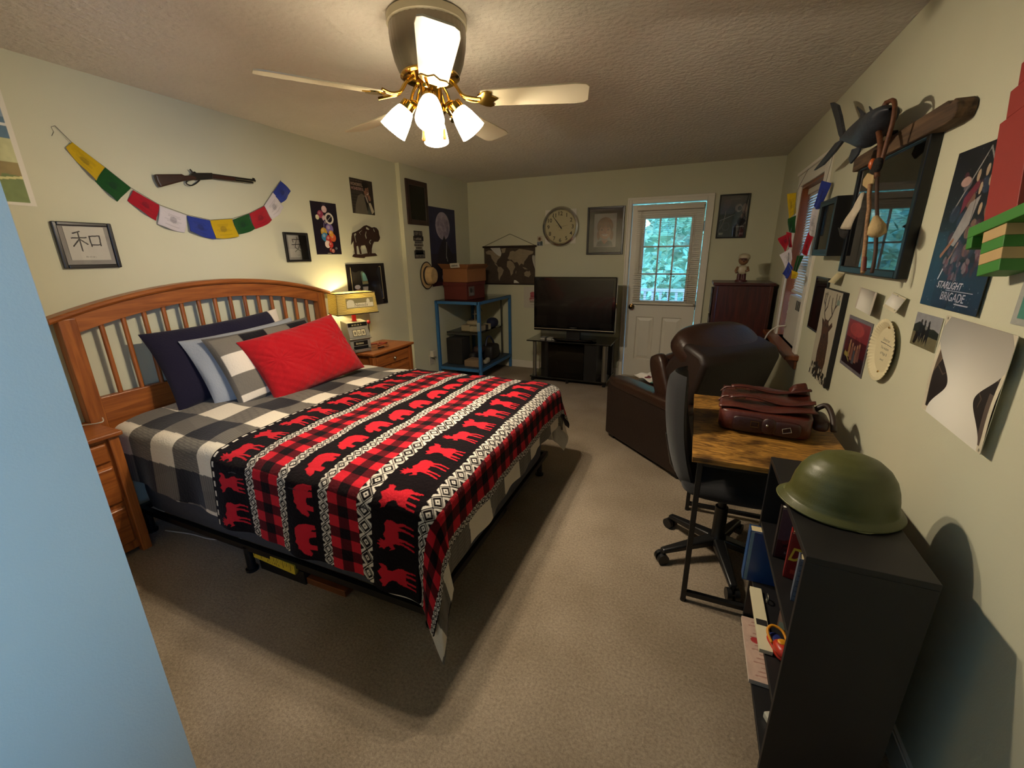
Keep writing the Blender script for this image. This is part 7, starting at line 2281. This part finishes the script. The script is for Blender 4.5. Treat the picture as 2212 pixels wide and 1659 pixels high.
cv.line([(0.22, 0.19), (0.26, 0.25)], 0.006, '#b8bcc4').text('STARLIGHT', 0.46, 0.155, 0.045, '#b8b4c0', 0.56, 0.012, 0.25).text('BRIGADE', 0.56, 0.085, 0.055, '#a8a6b4', 0.58, 0.0, 0.12).line([(0.42, 0.122), (0.86, 0.122)], 0.003, '#a8a6b4').line([(0.62, 0.045), (0.84, 0.045)], 0.003, '#a8a6b4')
cv.blotch(0.25, 4, 10)
poster('space_poster', 'tall dark blue starlight brigade poster next to the toy sword', 'R', 1.556, 1.904, 1.349, 1.811, cv, GLOSSY, edge='#3a3634', curl=lambda U, V: 0.006 * U ** 2)
# card at the picture edge
cv = Cv(0.21, 0.105, '#9a9a92', 0.002); cv.rect(0.08, 0.14, 1, 1, '#3f7a6a').blotch(0.2, 2, 5)
poster('postcard', 'pale-bordered green postcard below the toy sword', 'R', 1.215, 1.425, 1.351, 1.456, cv, cat='card')
# blocky toy sword
sw = thing('toy_sword', 'blocky toy sword with red blade and green and cream hilt', 'toy', (W, 1.44, 1.465))
RED, GRN, CRE = pm('sword_red', '#8d2a22', 0.55, var=0.05), pm('sword_green', '#3a7a2c', 0.55, var=0.05), pm('sword_cream', '#b89a68', 0.6, var=0.05)
TS = Matrix.Translation((0, 0.005, 0)) @ Matrix.Rotation(math.radians(-13), 4, 'X')


def sbox(nm, y0, y1, z0, z1, d0, d1, m):
    return MB().box(-d1, -d0, y0, y1, z0, z1, TS).build(nm, m, sw, bevel=0.0015)


for k in range(4):
    sbox('grip_block', -0.040, 0.045, 0.004 + 0.0275 * k, 0.004 + 0.0275 * (k + 1), 0.004, 0.062, [GRN, CRE, GRN, CRE][k])
sbox('guard', -0.155, 0.105, 0.114, 0.142, 0.002, 0.066, GRN)
sbox('guard_end', 0.080, 0.105, 0.085, 0.114, 0.002, 0.066, GRN)
sbox('guard_end', -0.155, -0.130, 0.085, 0.114, 0.002, 0.066, GRN)
sbox('blade', -0.058, 0.062, 0.142, 0.385, 0.006, 0.058, RED)
sbox('blade_step', -0.045, 0.040, 0.385, 0.45, 0.006, 0.058, RED)
sbox('blade_tip', -0.030, 0.015, 0.45, 0.50, 0.006, 0.058, RED)

g2 = thing('flag_garland', 'tangled string of small coloured prayer flags hanging at the oak-lined window', 'garland', (W, 3.75, 1.35))
for i, (c, q) in enumerate(FLAGS_R):
    flag(g2, c, q, 20 + i, 0.012, 1)
CORDM = pm('flag_cord', '#6e6a62', 0.9)
far = [(W - 0.02, 4.10, 2.13), (3.60, 4.05, 1.96), (3.59, 3.93, 1.77), (3.58, 3.91, 1.65), (3.58, 3.87, 1.53), (3.58, 3.76, 1.43), (3.585, 3.62, 1.385)]
near = [(3.585, 3.62, 1.385), (3.58, 3.50, 1.395), (3.63, 3.72, 1.49), (3.635, 3.53, 1.63), (3.63, 3.48, 1.785), (3.64, 3.38, 1.93), (W - 0.02, 3.44, 2.13)]
MB().tube(far + near[1:], 0.0016, 5).build('cord', CORDM, g2, world=True)
MB().tube([(W - 0.020, 4.10, 2.135), (W, 4.10, 2.135)], 0.002, 5).tube([(W - 0.020, 3.44, 2.135), (W, 3.44, 2.135)], 0.002, 5).build('tack', CHROME, g2, world=True)

# ================================================================ ceiling fan
fx, fy = 1.858, 1.770
fan = thing('ceiling_fan', 'five-blade ceiling fan with brass fittings and four lit glass shades', 'ceiling fan', (fx, fy, H))
CREAM = pm('fan_cream', '#d3c9ae', 0.4, var=0.02)
RIBB = pm('motor_bronze', '#8a8070', 0.3, metal=0.75, var=0.06)
FB = pm('fan_brass', '#b28f3f', 0.16, metal=1.0, var=0.04)
MB().lathe([(0.150, 0.0), (0.160, -0.004), (0.160, -0.030), (0.152, -0.036)], 56).build('ceiling_plate', CREAM, fan, smooth=40)
MB().lathe([(0.152, -0.034), (0.154, -0.060), (0.150, -0.105), (0.140, -0.150), (0.126, -0.185), (0.118, -0.200)], 120, None, True, 40, 0.006).build('motor_housing', RIBB, fan, smooth=50)
MB().lathe([(0.120, -0.198), (0.122, -0.206), (0.112, -0.212), (0.085, -0.205), (0.055, -0.205)], 56).build('brass_ring', FB, fan, smooth=40)
MB().lathe([(0.060, -0.200), (0.060, -0.222), (0.046, -0.230), (0.046, -0.300), (0.058, -0.306), (0.058, -0.330), (0.040, -0.345), (0.018, -0.352), (0.012, -0.365), (0.0, -0.366)], 40).build('switch_housing', FB, fan, smooth=40)
for k in range(5):
    th = math.radians(16.7 + 72 * k)
    Rz = Matrix.Rotation(th, 4, 'Z')
    pt = Matrix.Translation((0, 0, -0.290)) @ Matrix.Rotation(math.radians(-12), 4, 'X')
    out_ = [(0.215, -0.048), (0.235, -0.054), (0.60, -0.068), (0.640, -0.062), (0.655, -0.045), (0.655, 0.045), (0.640, 0.062), (0.60, 0.068), (0.235, 0.054), (0.215, 0.048)]
    MB().prism(out_, 0.006, Rz @ pt).build('blade', CREAM, fan, bevel=0.0015)
    ir = MB()
    for s in (-1, 1):
        pts = [Rz @ Vector(p) for p in ((0.075, s * 0.012, -0.212), (0.105, s * 0.014, -0.235), (0.135, s * 0.016, -0.276), (0.175, s * 0.020, -0.290), (0.215, s * 0.034, -0.293 - s * -0.007))]
        ir.tube(smooth_curve([tuple(p) for p in pts], 4), 0.0065, 8)
    e2 = [(0.200, -0.030), (0.225, -0.050), (0.245, -0.056), (0.262, -0.046), (0.258, -0.022), (0.285, 0.0), (0.258, 0.022), (0.262, 0.046), (0.245, 0.056), (0.225, 0.050), (0.200, 0.030)]
    ir.prism(e2, -0.004, Rz @ pt)
    ir.build('blade_bracket', FB, fan, smooth=50)
SHD = emitmat('lit_glass_shade', (1.0, 0.82, 0.55), SHADE_GLOW, base=(0.9, 0.88, 0.8))
for k in range(4):
    th = math.radians(28 + 90 * k)
    ax = Vector((math.cos(th) * 0.60, math.sin(th) * 0.60, -0.80)).normalized()
    tp = Vector((math.cos(th) * 0.098, math.sin(th) * 0.098, -0.305))
    qz = Vector((0, 0, 1)).rotation_difference(ax).to_matrix().to_4x4()
    qz.translation = tp
    MB().tube(smooth_curve([(math.cos(th) * 0.045, math.sin(th) * 0.045, -0.318), (math.cos(th) * 0.072, math.sin(th) * 0.072, -0.296), tuple(tp - ax * 0.012), tuple(tp + ax * 0.01)], 4), 0.010, 10).build('lamp_arm', FB, fan, smooth=180)
    MB().lathe([(0.018, -0.016), (0.030, -0.010), (0.032, 0.016), (0.030, 0.020)], 28, qz).build('shade_holder', FB, fan, smooth=50)
    MB().lathe([(0.027, 0.016), (0.034, 0.024), (0.044, 0.055), (0.051, 0.090), (0.056, 0.122)], 32, qz, cap=False).build('glass_shade', SHD, fan, smooth=60, solid=0.002)
    MB().lathe([(0.012, 0.02), (0.020, 0.04), (0.022, 0.055), (0.014, 0.070), (0.0, 0.074)], 20, qz).build('light_bulb', SHD, fan, smooth=60)
    point('fan_bulb_light', Vector((fx, fy, H)) + tp + ax * 0.096, FAN_W, WARM, 0.020)
for (dx, dy, z1) in ((-0.018, -0.050, -0.405), (0.030, 0.04, -0.385)):
    c = thing  # chain and fob are parts of the fan
    MB().tube([(dx, dy, -0.325), (dx, dy, z1)], 0.0016, 5).build('pull_chain', FB, fan)
    MB().lathe([(0.0, 0.0), (0.004, -0.002), (0.006, -0.022), (0.0085, -0.034), (0.006, -0.042), (0.0, -0.043)], 14, Matrix.Translation((dx, dy, z1))).build('pull_fob', pm('fob_wood', '#a8702c', 0.4), fan, smooth=60)
